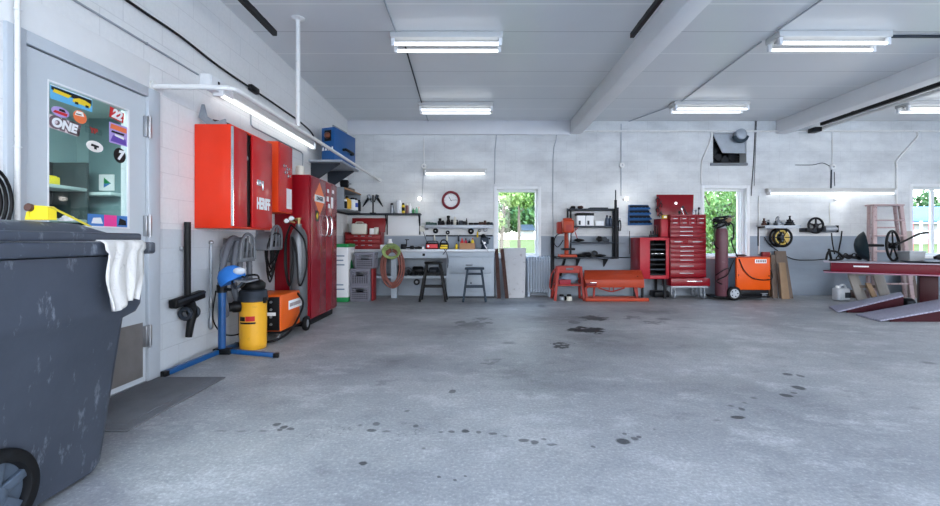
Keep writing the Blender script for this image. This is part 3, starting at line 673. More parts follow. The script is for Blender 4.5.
# street side: hedge, building, fence, parked vehicle
for i, (px, rr) in enumerate(((900, 2.0), (926, 2.3), (952, 2.1), (978, 2.2))):
    Y = 42; x = X_(px, Y); bb = B(); foliage(bb, (x, Y, 3.6), (.98, 1.4, rr), 900, .2, r_)
    tag(bb.build('hedge_bush', leafC if i % 2 else leafA), ['leftmost bush of the tall hedge beyond the blue roof', 'second bush of the tall hedge beyond the blue roof', 'third bush of the tall hedge beyond the blue roof', 'last bush of the tall hedge at the right'][i], 'bush', 'hedge beyond the fence')
Y = 34
hb = thing('low_building', 'low white building with a pale blue roof beyond the fence', 'building', (X_(945, Y), Y, lawn_z(Y)))
B().box(X_(880, Y), X_(1010, Y), Y, Y + 5, lawn_z(Y) - .3, Z_(222, Y), .02).build('wall', M('greyed down wall', (150, 150, 150), .7), hb)  # white wall set to even grey so daylight does not blow it out
B().prism([(Y - .4, Z_(221, Y)), (Y + 2.5, Z_(204, Y)), (Y + 5.4, Z_(221, Y)), (Y + 5.4, Z_(224, Y)), (Y - .4, Z_(224, Y))], 'YZ', X_(878, Y), X_(1012, Y)).build('roof', M('pale blue roof', (36, 88, 140), .5, var=.05), hb)
Y = 17
fe = thing('rail_fence', 'white rail fence with red posts outside the right window', 'fence', (X_(930, Y), Y, lawn_z(Y)))
for py in (223, 231, 238): B().box(X_(880, Y), X_(990, Y), Y - .02, Y + .02, Z_(py, Y) - .02, Z_(py, Y) + .02).build('rail', white, fe)
for k, px in enumerate(range(885, 990, 9)): B().box(X_(px, Y) - .03, X_(px, Y) + .03, Y - .03, Y + .03, lawn_z(Y) - .1, Z_(221, Y)).build('post', inkred if k % 2 else white, fe)
for px in (917, 923, 933): tag(B().lathe([(.10, 0), (.09, .03), (.035, .3), (.0, .32)], (X_(px, 15.5), 15.5, lawn_z(15.5)), seg=14).build('traffic_cone', inkred), {917: 'leftmost red cone standing on the grass by the fence', 923: 'middle red cone standing on the grass by the fence', 933: 'rightmost red cone standing on the grass by the fence'}[px], 'cone', 'cones by the fence')

# ================================================================ LIGHT FITTINGS
fixt = M('fitting enamel', (196, 196, 194), .5, var=.04)
def ceiling_light(name, label, x0, x1, Y, group):
    t = thing(name, label, 'light', ((x0 + x1) / 2, Y, CZ - .15), group)
    B().box(x0, x1, Y - .13, Y + .13, CZ - .07, CZ - .001, .006).build('housing', fixt, t)
    B().box(x0 + .04, x1 - .04, Y - .03, Y + .03, CZ - .10, CZ - .071, .006).build('ballast_cover', fixt, t)
    for s in (-.095, .095):
        B().cyl((x0 + .05, Y + s, CZ - .135), (x1 - .05, Y + s, CZ - .135), .019, seg=12).build('tube', tube_m, t)
        for xx in (x0 + .03, x1 - .03): B().box(xx - .02, xx + .02, Y + s - .022, Y + s + .022, CZ - .16, CZ - .071, .004).build('lamp_holder', white, t)
    return t
cl = ceiling_light('ceiling_light', 'twin tube ceiling light nearest the camera, left of the first beam', X_(390, 5.2), X_(503, 5.2), 5.32, 'ceiling tube lights')
cl2 = dup(cl, ((X_(419, 7.9) + X_(493, 7.9)) / 2, 7.96, CZ - .15), label='twin tube ceiling light near the back wall, left of the first beam')
cl3 = dup(cl, ((X_(773, 5.2) + X_(896, 5.2)) / 2, 5.30, CZ - .15), label='twin tube ceiling light nearest the camera, between the two beams')
cl4 = dup(cl, ((X_(668, 7.9) + X_(750, 7.9)) / 2, 7.9, CZ - .15), label='twin tube ceiling light near the back wall, between the two beams')
cl5 = dup(cl, (X_(901, 7.9) + .66, 7.9, CZ - .15), label='twin tube ceiling light at the right edge beyond the second beam')
def wall_light(name, label, p0, p1, out, group=None):
    """bare strip light; p0,p1 ends on the wall, out = direction off the wall"""
    p0, p1, o = Vector(p0), Vector(p1), Vector(out)
    d = (p1 - p0).normalized(); up = Vector((0, 0, 1))
    t = thing(name, label, 'light', (p0 + p1) / 2 - up * .05, group)
    def bar(b, a, c, o0, o1, z0, z1):
        q = []
        for zz in (z0, z1): q += [a + o * o0 + up * zz, c + o * o0 + up * zz, c + o * o1 + up * zz, a + o * o1 + up * zz]
        b.hexa(q, .004)
    b = B(); bar(b, p0, p1, .002, .10, .0, .075); b.build('housing', fixt, t)
    L = (p1 - p0).length
    for z in (-.028,):
        B().cyl(p0 + d * .05 + o * .075 + up * z, p1 - d * .05 + o * .075 + up * z, .021, seg=12).build('tube', wtube_m, t)
    for e in (p0 + d * .02, p1 - d * .04):
        b = B(); bar(b, e, e + d * .025, .02, .12, -.055, .045); b.build('lamp_holder', white, t)
    return t
wl1 = wall_light('wall_light', 'short strip light on the back wall above the red clock', (X_(424, D), D, Z_(173, D)), (X_(487, D), D, Z_(173, D)), (0, -1, 0), 'wall strip lights')
wl2 = wall_light('wall_light', 'long strip light on the back wall above the hose reel shelf', (X_(765, D), D, Z_(192.5, D)), (X_(892, D), D, Z_(192.5, D)), (0, -1, 0), 'wall strip lights')
wl3 = wall_light('wall_light', 'long strip light on the left wall above the red cabinets', (LX, LY(217, LX + .075), 2.562), (LX, LY(313.5, LX + .075), 2.562), (1, 0, 0), 'wall strip lights')
def bulb(name, label, p, out):
    p = Vector(p); o = Vector(out); t = thing(name, label, 'bulb', p - Vector((0, 0, .05)), 'bare bulbs on the back wall')
    B().cyl(p - o * .005, p + o * .07, .026, .02, 14).build('lamp_holder', white, t)
    bb = B().lathe([(.014, 0), (.016, .02), (.034, .06), (.036, .085), (.022, .115), (0, .122)], p + o * .07, o, 16); bb.build('bulb_glass', bulb_m, t)
    return t
bulb('wall_bulb', 'lit bare bulb above the end of the workbench shelf', (X_(420.5, D), D - .01, Z_(199.5, D)), (0, -1, 0))
bulb('wall_bulb', 'lit bare bulb between the dark shelf rack and the blue organiser', (X_(624, D), D - .01, Z_(199.5, D)), (0, -1, 0))
bb = bulb('wall_bulb', 'lit bulb on its side under the long back wall strip light', (X_(832, D), D - .06, Z_(200.5, D)), (.97, -.1, .18))
for x, y, z in ((X_(420.5, D), D - .2, Z_(199.5, D)), (X_(624, D), D - .2, Z_(199.5, D)), (X_(840, D), D - .13, Z_(199, D))):
    l = bpy.data.lights.new('bulb_light', 'POINT'); l.energy = .5; l.shadow_soft_size = .05; l.color = (1, .97, .92)
    o = bpy.data.objects.new('bulb_light', l); COL.objects.link(o); o.location = (x, y, z)
# ================================================================ LEFT SIDE
# conduits and cables on the left wall
def pipe(name, pts, r, mat, label, cat='pipe', group=None, smooth=0, seg=8, kind=None):
    return tag(B().tube(pts, r, seg, smooth=smooth).build(name, mat), label, cat, group, kind)
yv = LY(17.5, LX + .034)
t = thing('conduit_pipe', 'white vertical conduit beside the left edge of the door casing', 'conduit', (LX + .034, yv, .0))
B().cyl((LX + .034, yv, .02), (LX + .034, yv, CZ - .02), .0135, seg=12).build('tube', white_pipe, t)
for z in (1.62, 2.38, 2.9): B().torus((LX + .034, yv, z), .016, .004, seg=14, sub=6).build('clamp', white, t)
yc = [LY(p) for p in (-60, 128, 177, 251)]
b = B().tube([(LX + .02, yc[0], 2.86), (LX + .02, yc[1], 2.86), (LX + .022, yc[2], 2.865), (LX + .02, yc[2] + .6, 2.835), (LX + .03, yc[3], 2.83), (LX + .02, yc[3] + .5, 2.84), (LX + .02, LY(300), 2.83), (LX + .02, LY(312), 2.76), (LX + .02, LY(314), 2.55)], .011, 8, smooth=5)
t = thing('power_cable', 'black power cable stapled along the upper left wall', 'cable', (LX + .02, yc[2], 2.83))
b.build('cable', black, t)
B().box(LX + .005, LX + .06, yc[3] - .09, yc[3] + .09, 2.80, 2.87, .012).build('connector', black, t)
t = thing('conduit_pipe', 'thin grey conduit running along the left wall to the long strip light', 'conduit', (LX + .015, 2.5, 2.64))
B().cyl((LX + .012, FY + .1, 2.635), (LX + .012, LY(197), 2.635), .008, seg=8).build('tube', lgrey, t)
for py in (1.3, 2.7, 3.5): B().torus((LX + .012, py, 2.635), .01, .003, (0, 1, 0), 12, 6).build('clamp', lgrey, t)
t = thing('junction_box', 'white junction box at the near end of the long strip light', 'junction box', (LX + .05, LY(209), 2.50))
y0, y1 = LY(199), LY(224)
B().box(LX + .002, LX + .10, y0, y1, 2.54, 2.66, .006).build('box', white, t)
B().box(LX + .10, LX + .106, y0 + .02, y1 - .02, 2.56, 2.64, .003).build('cover', white, t)
B().box(LX + .106, LX + .112, y0 + .12, y0 + .15, 2.575, 2.625, .002).build('outlet', blackm, t)
t = thing('conduit_pipe', 'thin white conduit stepping down the left wall behind the red cabinets', 'conduit', (LX + .01, LY(270), 2.4))
B().tube([(LX + .011, LY(250), 2.54), (LX + .011, LY(250), 2.43), (LX + .011, LY(252), 2.41), (LX + .011, LY(300), 2.41), (LX + .011, LY(302), 2.39), (LX + .011, LY(302), 2.0)], .009, 8).build('tube', lgrey, t)
# the long rail: out of the wall, bent, then straight to the back wall; hung from the ceiling by a rod
rx, rz, ry = X_(233.5, LY(153)), Z_(87.5, LY(153)), LY(153)
t = thing('support_rail', 'long white pipe rail bent out of the left wall, running to the far wall', 'rail', (rx, (ry + D) / 2, rz - .03))
B().tube([(LX + .005, ry, rz + .01), (rx - .12, ry, rz), (rx - .045, ry + .012, rz), (rx - .012, ry + .045, rz), (rx, ry + .12, rz), (rx, D - .005, rz)], .021, 12).build('rail', white_pipe, t)
B().cyl((LX + .001, ry, rz + .01), (LX + .012, ry, rz + .01), .045, seg=16).build('wall_flange', white_pipe, t)
B().cyl((rx, D - .012, rz), (rx, D - .001, rz), .045, seg=16).build('wall_flange', white_pipe, t)
hy = rx * F / (298 - VX)
t = thing('hanger_rod', 'white vertical pipe dropping from the ceiling to the long rail', 'pipe', (rx, hy, rz))
B().cyl((rx, hy, rz + .021), (rx, hy, CZ - .001), .024, seg=12).build('rod', white_pipe, t)
B().lathe([(.07, 0), (.07, .008), (.03, .03), (.03, .04)], (rx, hy, CZ - .001), (0, 0, -1), 18).build('ceiling_flange', white_pipe, t)
# overhead door tracks
def track(label, x, y1, z, cut=1.):
    t = thing('overhead_door_track', label, 'track', (x, (FY + y1) / 2, z), 'overhead door tracks')
    B().prism([(x + u * cut, z + v) for u, v in ((-.035, 0), (.035, 0), (.035, .05), (.028, .05), (.028, .008), (-.028, .008), (-.028, .05), (-.035, .05))], 'XZ', FY + .02, y1).build('channel', blackm, t)
    for yy in (y1 - .75, y1 - 2.6):
        B().box(x - .02, x + .02, yy - .025, yy + .025, z + .045, CZ - .002, .002).build('hanger', dgrey, t)
    b = B()
    for k in range(26):
        yy = FY + .2 + k * (y1 - FY - .25) / 26; b.box(x - .03 * cut, x + .03 * cut, yy, yy + .07, z + .051, z + .056)
    b.build('weather_strip', rust, t)
    return t
track('left overhead door track hanging under the ceiling near the left wall', X_(275, 4.61), 4.61, 3.2, .62)
track('right overhead door track hanging under the ceiling beside the first beam', X_(632, 4.65), 4.65, Z_(38, 4.65), .55)
# dark angle rail and white tube parallel to the second beam
t = thing('overhead_rail', 'dark steel angle rail with a white tube running beside the second beam', 'rail', (6.75, 5.5, 3.25))
B().box(6.70, 6.76, FY + .1, D - .35, 3.34, 3.40, .003).build('angle', blackm, t)
B().cyl((6.86, FY + .1, 3.33), (6.86, D - .02, 3.33), .03, seg=12).build('tube', white_pipe, t)
for yy in (2., 5., 8.): B().box(6.72, 6.74, yy, yy + .04, 3.40, CZ - .001).build('hanger', dgrey, t)
B().box(6.66, 6.80, D - .28, D - .08, 3.25, 3.339, .01).build('bracket_box', blackm, t)

# ---------------- coil of cable hanging at the far left
t = thing('cable_coil', 'coil of black cable hanging on a hook at the left edge by the door casing', 'cable', (LX + .05, LY(-9), 1.12))
cyy, czz = LY(-16, LX + .05), Z_(206, LY(-12))
for k in range(4):
    R = .075 + .012 * k
    B().tube([(LX + .03 + .016 * k, cyy + R * 1.0 * math.cos(a), czz + .02 + R * 1.6 * math.sin(a)) for a in [i * PI / 12 for i in range(24)]], .0085, 6, True).build('cable_loop', black, t)
B().tube([(LX + .001, cyy, czz + .17), (LX + .10, cyy, czz + .17), (LX + .11, cyy, czz + .20)], .007, 6).build('hook', steel, t)

# ---------------- wheelie bin
bx1b, bx1t = -1.79, -1.715
t = thing('wheelie_bin', 'large dark grey wheelie bin with a scuffed side standing at the left', 'bin', (-2.06, 1.78, 0))
# lofted body: (z, x0, x1, y0, y1)
secs = [(.02, -2.27, bx1b, 1.34, 2.16), (.05, -2.29, bx1b + .004, 1.31, 2.19), (.725, -2.345, bx1t + .0, 1.22, 2.238), (.75, -2.36, bx1t + .022, 1.20, 2.295), (.785, -2.365, bx1t + .026, 1.19, 2.32), (1.03, -2.375, bx1t + .03, 1.18, 2.335)]
b = B(); rings = []
for z, x0, x1, y0, y1 in secs:
    r = .07; pts = []
    for cx, cy, a0 in ((x1 - r, y0 + r, -PI / 2), (x1 - r, y1 - r, 0), (x0 + r, y1 - r, PI / 2), (x0 + r, y0 + r, PI)):
        for k in range(5): a = a0 + k * PI / 8; pts.append((cx + r * math.cos(a), cy + r * math.sin(a), z))
    rings.append([b.bm.verts.new(p) for p in pts])
for A, Q in zip(rings, rings[1:]):
    for k in range(len(A)): b.bm.faces.new((A[k], A[(k + 1) % len(A)], Q[(k + 1) % len(A)], Q[k]))
b.bm.faces.new(list(reversed(rings[0]))); b.bm.faces.new(rings[-1])
b.build('body', binm, t)
b = B().box(-2.40, bx1t + .055, 1.10, 2.345, 1.035, 1.095, .012); b.build('rim', binm, t)
b = B().box(-2.38, bx1t + .04, 1.05, 2.265, 1.0975, 1.138, .010)
b.hexa([(-2.36, 1.10, 1.125), (bx1t + .03, 1.10, 1.125), (bx1t + .03, 2.14, 1.125), (-2.36, 2.14, 1.125), (-2.28, 1.18, 1.185), (bx1t - .03, 1.18, 1.185), (bx1t - .03, 1.98, 1.178), (-2.28, 1.98, 1.178)], .02)
b.build('lid', binm, t)
B().cyl((-2.34, 1.02, 1.07), (bx1t + .02, 1.02, 1.07), .018, seg=12).build('handle', binm, t)
wy, wz, wr = 1.625, .168, .168
wx = bx1b + .035
axl = B().cyl((-2.35, wy, wz), (wx, wy, wz), .014, seg=12).build('axle', steel, t)
for xs in (wx, -2.34):
    b = B(); b.lathe([(wr - .045, -.035), (wr - .012, -.035), (wr, -.02), (wr, .02), (wr - .012, .035), (wr - .045, .035), (wr - .05, .02), (wr - .05, -.02), (wr - .045, -.035)], (xs, wy, wz), (1, 0, 0), 40)
    w = b.build('wheel', rubber, t)
    b = B()
    for k in range(6):
        a = k * PI / 3 + .35; c, s_ = math.cos(a), math.sin(a)
        b.bar((xs + .012, wy + .025 * c, wz + .025 * s_), (xs + .012, wy + (wr - .046) * c, wz + (wr - .046) * s_), .036, .02, (1, 0, 0), .003)
    b.lathe([(.034, -.02), (.034, .034), (.02, .042), (0, .042)], (xs, wy, wz), (1, 0, 0), 20)
    b.lathe([(wr - .05, -.012), (wr - .05, .004), (.03, .0), (.03, -.012)], (xs, wy, wz), (1, 0, 0), 40)
    b.build('spokes', M('wheel plastic', (74, 86, 100), .5, var=.08), w)
# towel over the rim
def cloth_strip():
    b = B(); nu, nv = 16, 26; rr = random.Random(5)
    V = []
    for j in range(nv + 1):
        v = j / nv
        row = []
        for i in range(nu + 1):
            u = i / nu
            y = 1.99 + (.235 + .02 * math.sin(v * 5)) * u + .018 * math.sin(v * 7 + u * 3) * (v > .3)
            fold = .010 * math.sin(u * 17 + v * 3) + .006 * math.sin(u * 31 + v * 9)
            if v < .16:       # tucked under the lid, over the rim
                k = v / .16; x = bx1t + .0 + .062 * k; z = 1.0995
            else:
                k = (v - .16) / .84; x = bx1t + .062 + .010 + fold * (.3 + k) + .01 * k
                z = 1.0995 - k * (.30 + .02 * math.sin(u * 6 + 1) - .03 * (u > .7))
            y += .03 * k * (1 - 2 * u) * (v > .16)
            row.append(b.bm.verts.new((x, y, z)))
        V.append(row)
    for j in range(nv):
        for i in range(nu): b.bm.faces.new((V[j][i], V[j][i + 1], V[j + 1][i + 1], V[j + 1][i]))
    o = b.build('towel', towel_m, sharp=180)
    md = o.modifiers.new('thick', 'SOLIDIFY'); md.thickness = .006; md.offset = 1
    return o
tag(cloth_strip(), 'white stained towel hanging over the rim of the dark wheelie bin', 'towel')
# tape measure and rag on the lid
ty = 1.86; tx = X_(44, ty)
t = thing('tape_measure', 'yellow tape measure with its blade pulled out, lying on the bin lid', 'tape measure', (tx, ty, 1.187))
b = B().prism([(tx - .042, 1.187), (tx + .034, 1.187), (tx + .034, 1.236), (tx + .022, 1.244), (tx - .02, 1.246), (tx - .036, 1.236)], 'XZ', ty - .02, ty + .02); b.build('case', tapeyel, t)
B().lathe([(.0, -.01), (.014, -.01), (.016, 0), (.016, .012), (.0, .014)], (tx - .036, ty - .0205, 1.236), (0, -1, .2), 16).build('brake_knob', M('brown knob', (92, 66, 58), .5), t)
B().prism([(tx - .062, 1.187), (tx - .043, 1.187), (tx - .043, 1.225), (tx - .056, 1.218)], 'XZ', ty - .018, ty + .018).build('grip', tapeyel, t)
B().hexa([(tx + .035, ty - .01, 1.236), (tx + .035, ty + .01, 1.236), (tx + .035, ty + .01, 1.2385), (tx + .035, ty - .01, 1.2385), (X_(90, 2.02), 2.01, 1.165), (X_(90, 2.02), 2.03, 1.165), (X_(90, 2.02), 2.03, 1.1675), (X_(90, 2.02), 2.01, 1.1675)]).build('blade', M('tape blade', (206, 190, 50), .4), t)
b = B(); cc_ = Vector((X_(67, 1.97), 1.97, 1.186))
b.ball(cc_, (.035, .02, .022), 24, 16); rr_ = random.Random(2)
for v in b.bm.verts:
    d_ = v.co - cc_; v.co = cc_ + d_ * (1 + .25 * math.sin(d_.x * 260) * math.sin(d_.z * 190 + 1) + rr_.uniform(-.06, .06)); v.co.z = max(v.co.z, 1.187)
tag(b.build('crumpled_rag', M('rag white', (226, 226, 230), .9, bump=.4), sharp=180), 'small crumpled white rag beside the tape measure on the bin lid', 'rag')
# floor mat
mx0 = LX + .03
b = B().box(mx0, -2.0, 2.59, 3.61, .001, .012, .004); b.box(mx0 + .07, -2.07, 2.66, 3.54, .011, .016, .002)
tag(b.build('floor_mat', matm), 'dark ribbed rubber mat on the floor in front of the door', 'mat')

# ---------------- red wall cabinets
def wcab(label, y0, x1, y1, z0, z1, side, front):
    t = thing('wall_cabinet', label, 'cabinet', ((LX + x1) / 2, (y0 + y1) / 2, z0), 'red wall cabinets')
    b = B(); th = .02
    b.box(LX + .004, x1, y0, y0 + th, z0, z1, .003); b.box(LX + .004, x1, y1 - th, y1, z0, z1, .003)
    b.box(LX + .004, x1, y0 + th, y1 - th, z0, z0 + th, .003); b.box(LX + .004, x1, y0 + th, y1 - th, z1 - th, z1, .003)
    b.box(LX + .004, LX + .02, y0 + th, y1 - th, z0 + th, z1 - th); b.build('body', side, t)
    return t
cY0 = LY(194); cX1 = X_(231, cY0); cY1 = cX1 * F / (270.5 - VX)
cz0, cz1_ = Z_(228, cY0) , Z_(124, cY0)
t = wcab('larger red wall cabinet with one door ajar and white letters on the other', cY0, cX1, cY1, cz0, cz1_, redcab, redcabd)
ya, yb, yc_ = cX1 * F / (245.5 - VX), cX1 * F / (250.5 - VX), cY1
d1 = B().box(cX1 + .001, cX1 + .016, cY0 + .012, ya, cz0 + .015, cz1_ - .015, .004).build('door', redcabd, t)
B().box(cX1 - .12, cX1 - .004, ya + .006, yb - .002, cz0 + .03, cz1_ - .03).build('slot_shade', inkblack, t)  # black block in the door gap stands in for the shade inside
d2 = B().box(cX1 + .001, cX1 + .022, yb, yc_ - .008, cz0 + .015, cz1_ - .015, .004).build('door', redcabd, t)
hz = Z_(183, cX1 * F / (257 - VX)); hyy = cX1 * F / (256 - VX)
b = B().box(cX1 + .022, cX1 + .028, hyy - .03, hyy + .06, hz - .03, hz + .03, .003); b.cyl((cX1 + .028, hyy + .03, hz), (cX1 + .06, hyy + .03, hz), .013, seg=12); b.box(cX1 + .05, cX1 + .062, hyy + .018, hyy + .042, hz - .075, hz + .02, .004)
b.build('handle', chrome, d2)
ym_ = cX1 * F / (260.5 - VX)
text('HERIFF', .155, (cX1 + .0235, ym_ + .02, Z_(204.5, ym_)), 'left', paper, d2, bold=.008, sx=.62)
B().box(cX1 + .0, cX1 + .02, cY0 - .001, cY0 + .011, cz0 + .02, cz1_ - .02).build('edge_strip', chrome, t)
b = B().lathe([(.0, 0), (.02, 0), (.02, .02), (0, .024)], (cX1 - .01, ya + .02, Z_(158, ya)), (1, 0, 0), 12); b.build('latch', steel, t)
# crumpled metal bracket on top of it
bx_, by_ = LX + .16, cY0 + .06
t = thing('sheet_metal_bracket', 'bent scrap of bare sheet metal on top of the larger red cabinet', 'bracket', (bx_, by_, cz1_))
B().prism([(LX + .02, cz1_ + .07), (LX + .05, cz1_ + .19), (LX + .075, cz1_ + .19), (LX + .10, cz1_ + .08), (LX + .17, cz1_ + .03), (LX + .27, cz1_ + .055), (LX + .28, cz1_ + .002), (LX + .10, cz1_ + .002)], 'XZ', by_ - .03, by_ - .02).build('plate', galv, t)
B().prism([(LX + .05, cz1_ + .002), (LX + .25, cz1_ + .002), (LX + .25, cz1_ + .04), (LX + .14, cz1_ + .06)], 'XZ', by_, by_ + .10).build('fold', rust, t)
# smaller cabinet
sx1 = -2.26; sY0 = sx1 * F / (278 - VX); sY1 = sx1 * F / (291.5 - VX)
sz0, sz1 = Z_(212, sY0), Z_(141, sY0)
t = wcab('smaller orange red wall cabinet with a white label, beyond the larger one', sY0, sx1, sY1, sz0, sz1, orangecab, redcabd)
d = B().box(sx1 + .001, sx1 + .014, sY0 + .006, sY1 - .006, sz0 + .01, sz1 - .01, .004).build('door', redcabd, t)
yl = sx1 * F / (288 - VX); B().box(sx1 + .0145, sx1 + .017, sx1 * F / (285.3 - VX), sx1 * F / (290.3 - VX), Z_(209, yl), Z_(189, yl)).build('paper_label', paper, d)
yk = sx1 * F / (282 - VX)
for k, (dy, pz) in enumerate(((0, 166), (.04, 172), (.09, 168), (.12, 175))): B().lathe([(.0, .0), (.022, 0), (.022, .014), (.012, .02), (.012, .035), (0, .036)], (sx1 + .014, yk + dy, Z_(pz, yk)), (1, 0, 0), 12).build('lock', chrome, d)

# ---------------- crimson locker
KX = -2.096; KY0, KY1 = 5.75, KX * F / (337 - VX); KZ0, KZ1 = .09, Z_(174.5, 5.75)
t = thing('storage_locker', 'tall crimson double door locker with an orange danger diamond', 'locker', ((LX + KX) / 2, (KY0 + KY1) / 2, 0))
b = B().box(LX + .004, KX - .02, KY0, KY1, KZ0, KZ1, .006); b.build('body', crim, t)
B().box(LX + .02, KX - .06, KY0 + .03, KY1 - .03, .001, KZ0).build('plinth', blackm, t)
ymid = (KY0 + KY1) / 2 + .04
for a, c in ((KY0 + .012, ymid - .004), (ymid + .004, KY1 - .012)):
    d = B().box(KX - .019, KX, a, c, KZ0 + .02, KZ1 - .02, .005).build('door', M('locker door enamel', (136, 26, 40), .22, var=.08, scale=3, coat=.6, worn=(170, 110, 110), wornamt=.12), t)
    s = 1 if a > KY0 + .1 else -1; hy_ = (a + .09) if s > 0 else (c - .09)
    zc = Z_(226, ymid)
    B().tube([(KX, hy_, zc + .14), (KX + .04, hy_, zc + .12), (KX + .055, hy_, zc), (KX + .04, hy_, zc - .12), (KX, hy_, zc - .14)], .010, 8, smooth=4).build('handle', chrome, d)
    if s < 0:
        yd = KX * F / (319.5 - VX); zd = Z_(199, yd); dw = KX * F / (325 - VX) - yd; dh = 16.5 * yd / F
        B().prism([(yd - dw, zd), (yd, zd - dh), (yd + dw, zd), (yd, zd + dh)], 'YZ', KX + .0005, KX + .003).build('danger_diamond', inkorange, d)
        pl = B().box(KX + .003, KX + .005, yd - dw * .86, yd + dw * .86, zd - .045, zd + .045).build('danger_plate', paper, d)
        text('DANGER', .075, (KX + .006, yd, zd), 'left', inkblack, pl, sx=.82, bold=.002)
        yb_ = KX * F / (317.3 - VX); zb = Z_(216, yb_)
        lb = B().box(KX + .0005, KX + .003, yb_ - .07, yb_ + .05, zb - .07, zb + .07).build('small_label', inkblack, d)
        B().prism([(yb_ - .05, zb), (yb_ - .01, zb - .05), (yb_ + .03, zb), (yb_ - .01, zb + .05)], 'YZ', KX + .003, KX + .0045).build('yellow_diamond', inkyel, lb)
    else:
        for px, py, w, h in ((328, 191, .07, .05), (333, 192, .09, .05), (327.5, 199, .10, .07), (332, 203, .10, .16), (329, 206, .07, .06)):
            y_ = KX * F / (px - VX); z_ = Z_(py, y_)
            B().box(KX + .0005, KX + .0025, max(y_ - w / 2, a + .02), min(y_ + w / 2, c - .02), z_ - h / 2, z_ + h / 2).build('white_sticker', paper, d)
        B().torus((KX + .004, a + .2, Z_(224, ymid + .3)), .055, .004, (1, 0, 0), 20, 6).build('ring_pull', M('ring pink', (196, 120, 126), .4), d)
sb = B().lathe([(.05, 0), (.055, .01), (.055, .10), (.048, .12), (.03, .13), (0, .13)], (X_(300, KY0 + .1), KY0 + .1, KZ1), seg=18)
tag(sb.build('paint_tin', cream), 'pale tin standing on the near corner of the crimson locker', 'tin')

# ---------------- shelf with the blue welder
SHY0, SHY1, SHX, SHZ = LY(308), 7.95, -2.05, Z_(159.5, LY(308))
t = thing('wall_shelf', 'grey wall shelf on brackets carrying the blue welding machine', 'shelf', ((LX + SHX) / 2, (SHY0 + SHY1) / 2, SHZ - .04))
B().box(LX + .004, SHX, SHY0, SHY1, SHZ - .035, SHZ, .004).build('board', lgrey, t)
for yy in (SHY0 + .12, SHY1 - .12):
    B().prism([(LX + .004, SHZ - .036), (SHX - .06, SHZ - .036), (SHX - .06, SHZ - .05), (LX + .03, SHZ - .34), (LX + .004, SHZ - .34)], 'XZ', yy - .015, yy + .015).build('bracket', dgrey, t)
Ab, Bb, Cb = Vector((X_(321.5, 7.08), 7.08, 0)), Vector((X_(334.5, 6.98), 6.98, 0)), Vector((X_(355.5, 7.78), 7.78, 0))
Db = Ab + Cb - Bb; wz0, wz1 = SHZ + .002, Z_(126.5, 6.98)
t = thing('welding_machine', 'blue boxy welding machine up on the left wall shelf', 'welder', ((Ab + Cb) / 2 + Vector((0, 0, wz0))))
U = Vector((0, 0, 1))
B().hexa([q + U * wz0 for q in (Ab, Bb, Cb, Db)] + [q + U * wz1 for q in (Ab, Bb, Cb, Db)], .012).build('case', blue, t)
ux = (Bb - Ab).normalized(); uy = (Cb - Bb).normalized(); n1_ = -uy; n2_ = ux
Fm = Matrix((ux, U, n1_)).transposed(); Fs = Matrix((uy, U, n2_)).transposed()
k = Ab.lerp(Bb, .5) + U * (wz1 - .13)
B().obox(k + n1_ * .004, (.13, .012, .17), Matrix((ux, uy, U)).transposed(), .003).build('dial_plate', inkblack, t)
B().lathe([(.05, 0), (.05, .02), (.03, .05), (0, .05)], k + n1_ * .008, n1_, 20).build('knob', M('brown dial', (120, 70, 50), .4), t)
for i, f in enumerate((.12, .34, .58, .82)): 
    c_ = Ab.lerp(Bb, f) + U * (wz1 - .335) + n1_ * .003
    o_ = B().prism([(-.022, -.026), (.022, -.026), (.018, .026), (-.004, .03)], 'XY', 0, .003).build('white_mark', paper, t)
    for v in o_.data.vertices: v.co = Fm @ (v.co + OFF[t.name]) + c_ - OFF[t.name]
c_ = Bb.lerp(Cb, .38) + U * (wz1 - .30)
B().tube([c_ + n2_ * .0, c_ + n2_ * .06, c_ + n2_ * .075 + uy * .06 - U * .01, c_ + n2_ * .075 + uy * .24 - U * .02, c_ + n2_ * .055 + uy * .30 - U * .02, c_ + uy * .30 - U * .02], .022, 10).build('side_handle', black, t)
tp = Bb.lerp(Cb, .05) + U * wz1
B().tube([tp - ux * .05, tp - ux * .05 + U * .03, tp + uy * .5 - ux * .05 + U * .03, tp + uy * .5 - ux * .05], .012, 8).build('carry_bar', steel, t)

# ---------------- vacuum wand with floor head on the wall
wy_ = LY(187.5, LX + .05)
t = thing('vacuum_wand', 'black vacuum wand with its floor head hanging upside down beside the door', 'vacuum wand', (LX + .05, wy_, .25))
B().cyl((LX + .05, wy_, Z_(222, wy_)), (LX + .05, wy_, .60), .027, seg=14).build('wand', black, t)
zc = Z_(299, wy_)
B().obox((LX + .055, wy_, zc), (.07, .41, .075), (.10, 0, 0), .012).build('floor_head', black, t)
B().obox((LX + .096, wy_, zc + .02), (.006, .38, .02), (.10, 0, 0), .002).build('brush_strip', dgrey, t)
b = B().tube([(LX + .06, wy_, zc - .03), (LX + .075, wy_ + .03, zc - .12), (LX + .07, wy_ + .01, zc - .22), (LX + .06, wy_, .26)], [.05, .04, .032, .026], 14, smooth=3); b.build('swivel_neck', black, t)
for s in (-.06, .05): B().torus((LX + .07, wy_ + s, zc - .12), .045, .018, (0, 1, .0), 18, 8).build('swivel_wheel', dgrey, t)
B().box(LX + .003, LX + .03, wy_ - .04, wy_ + .04, 1.02, 1.05, .003).build('wall_clip', steel, t)
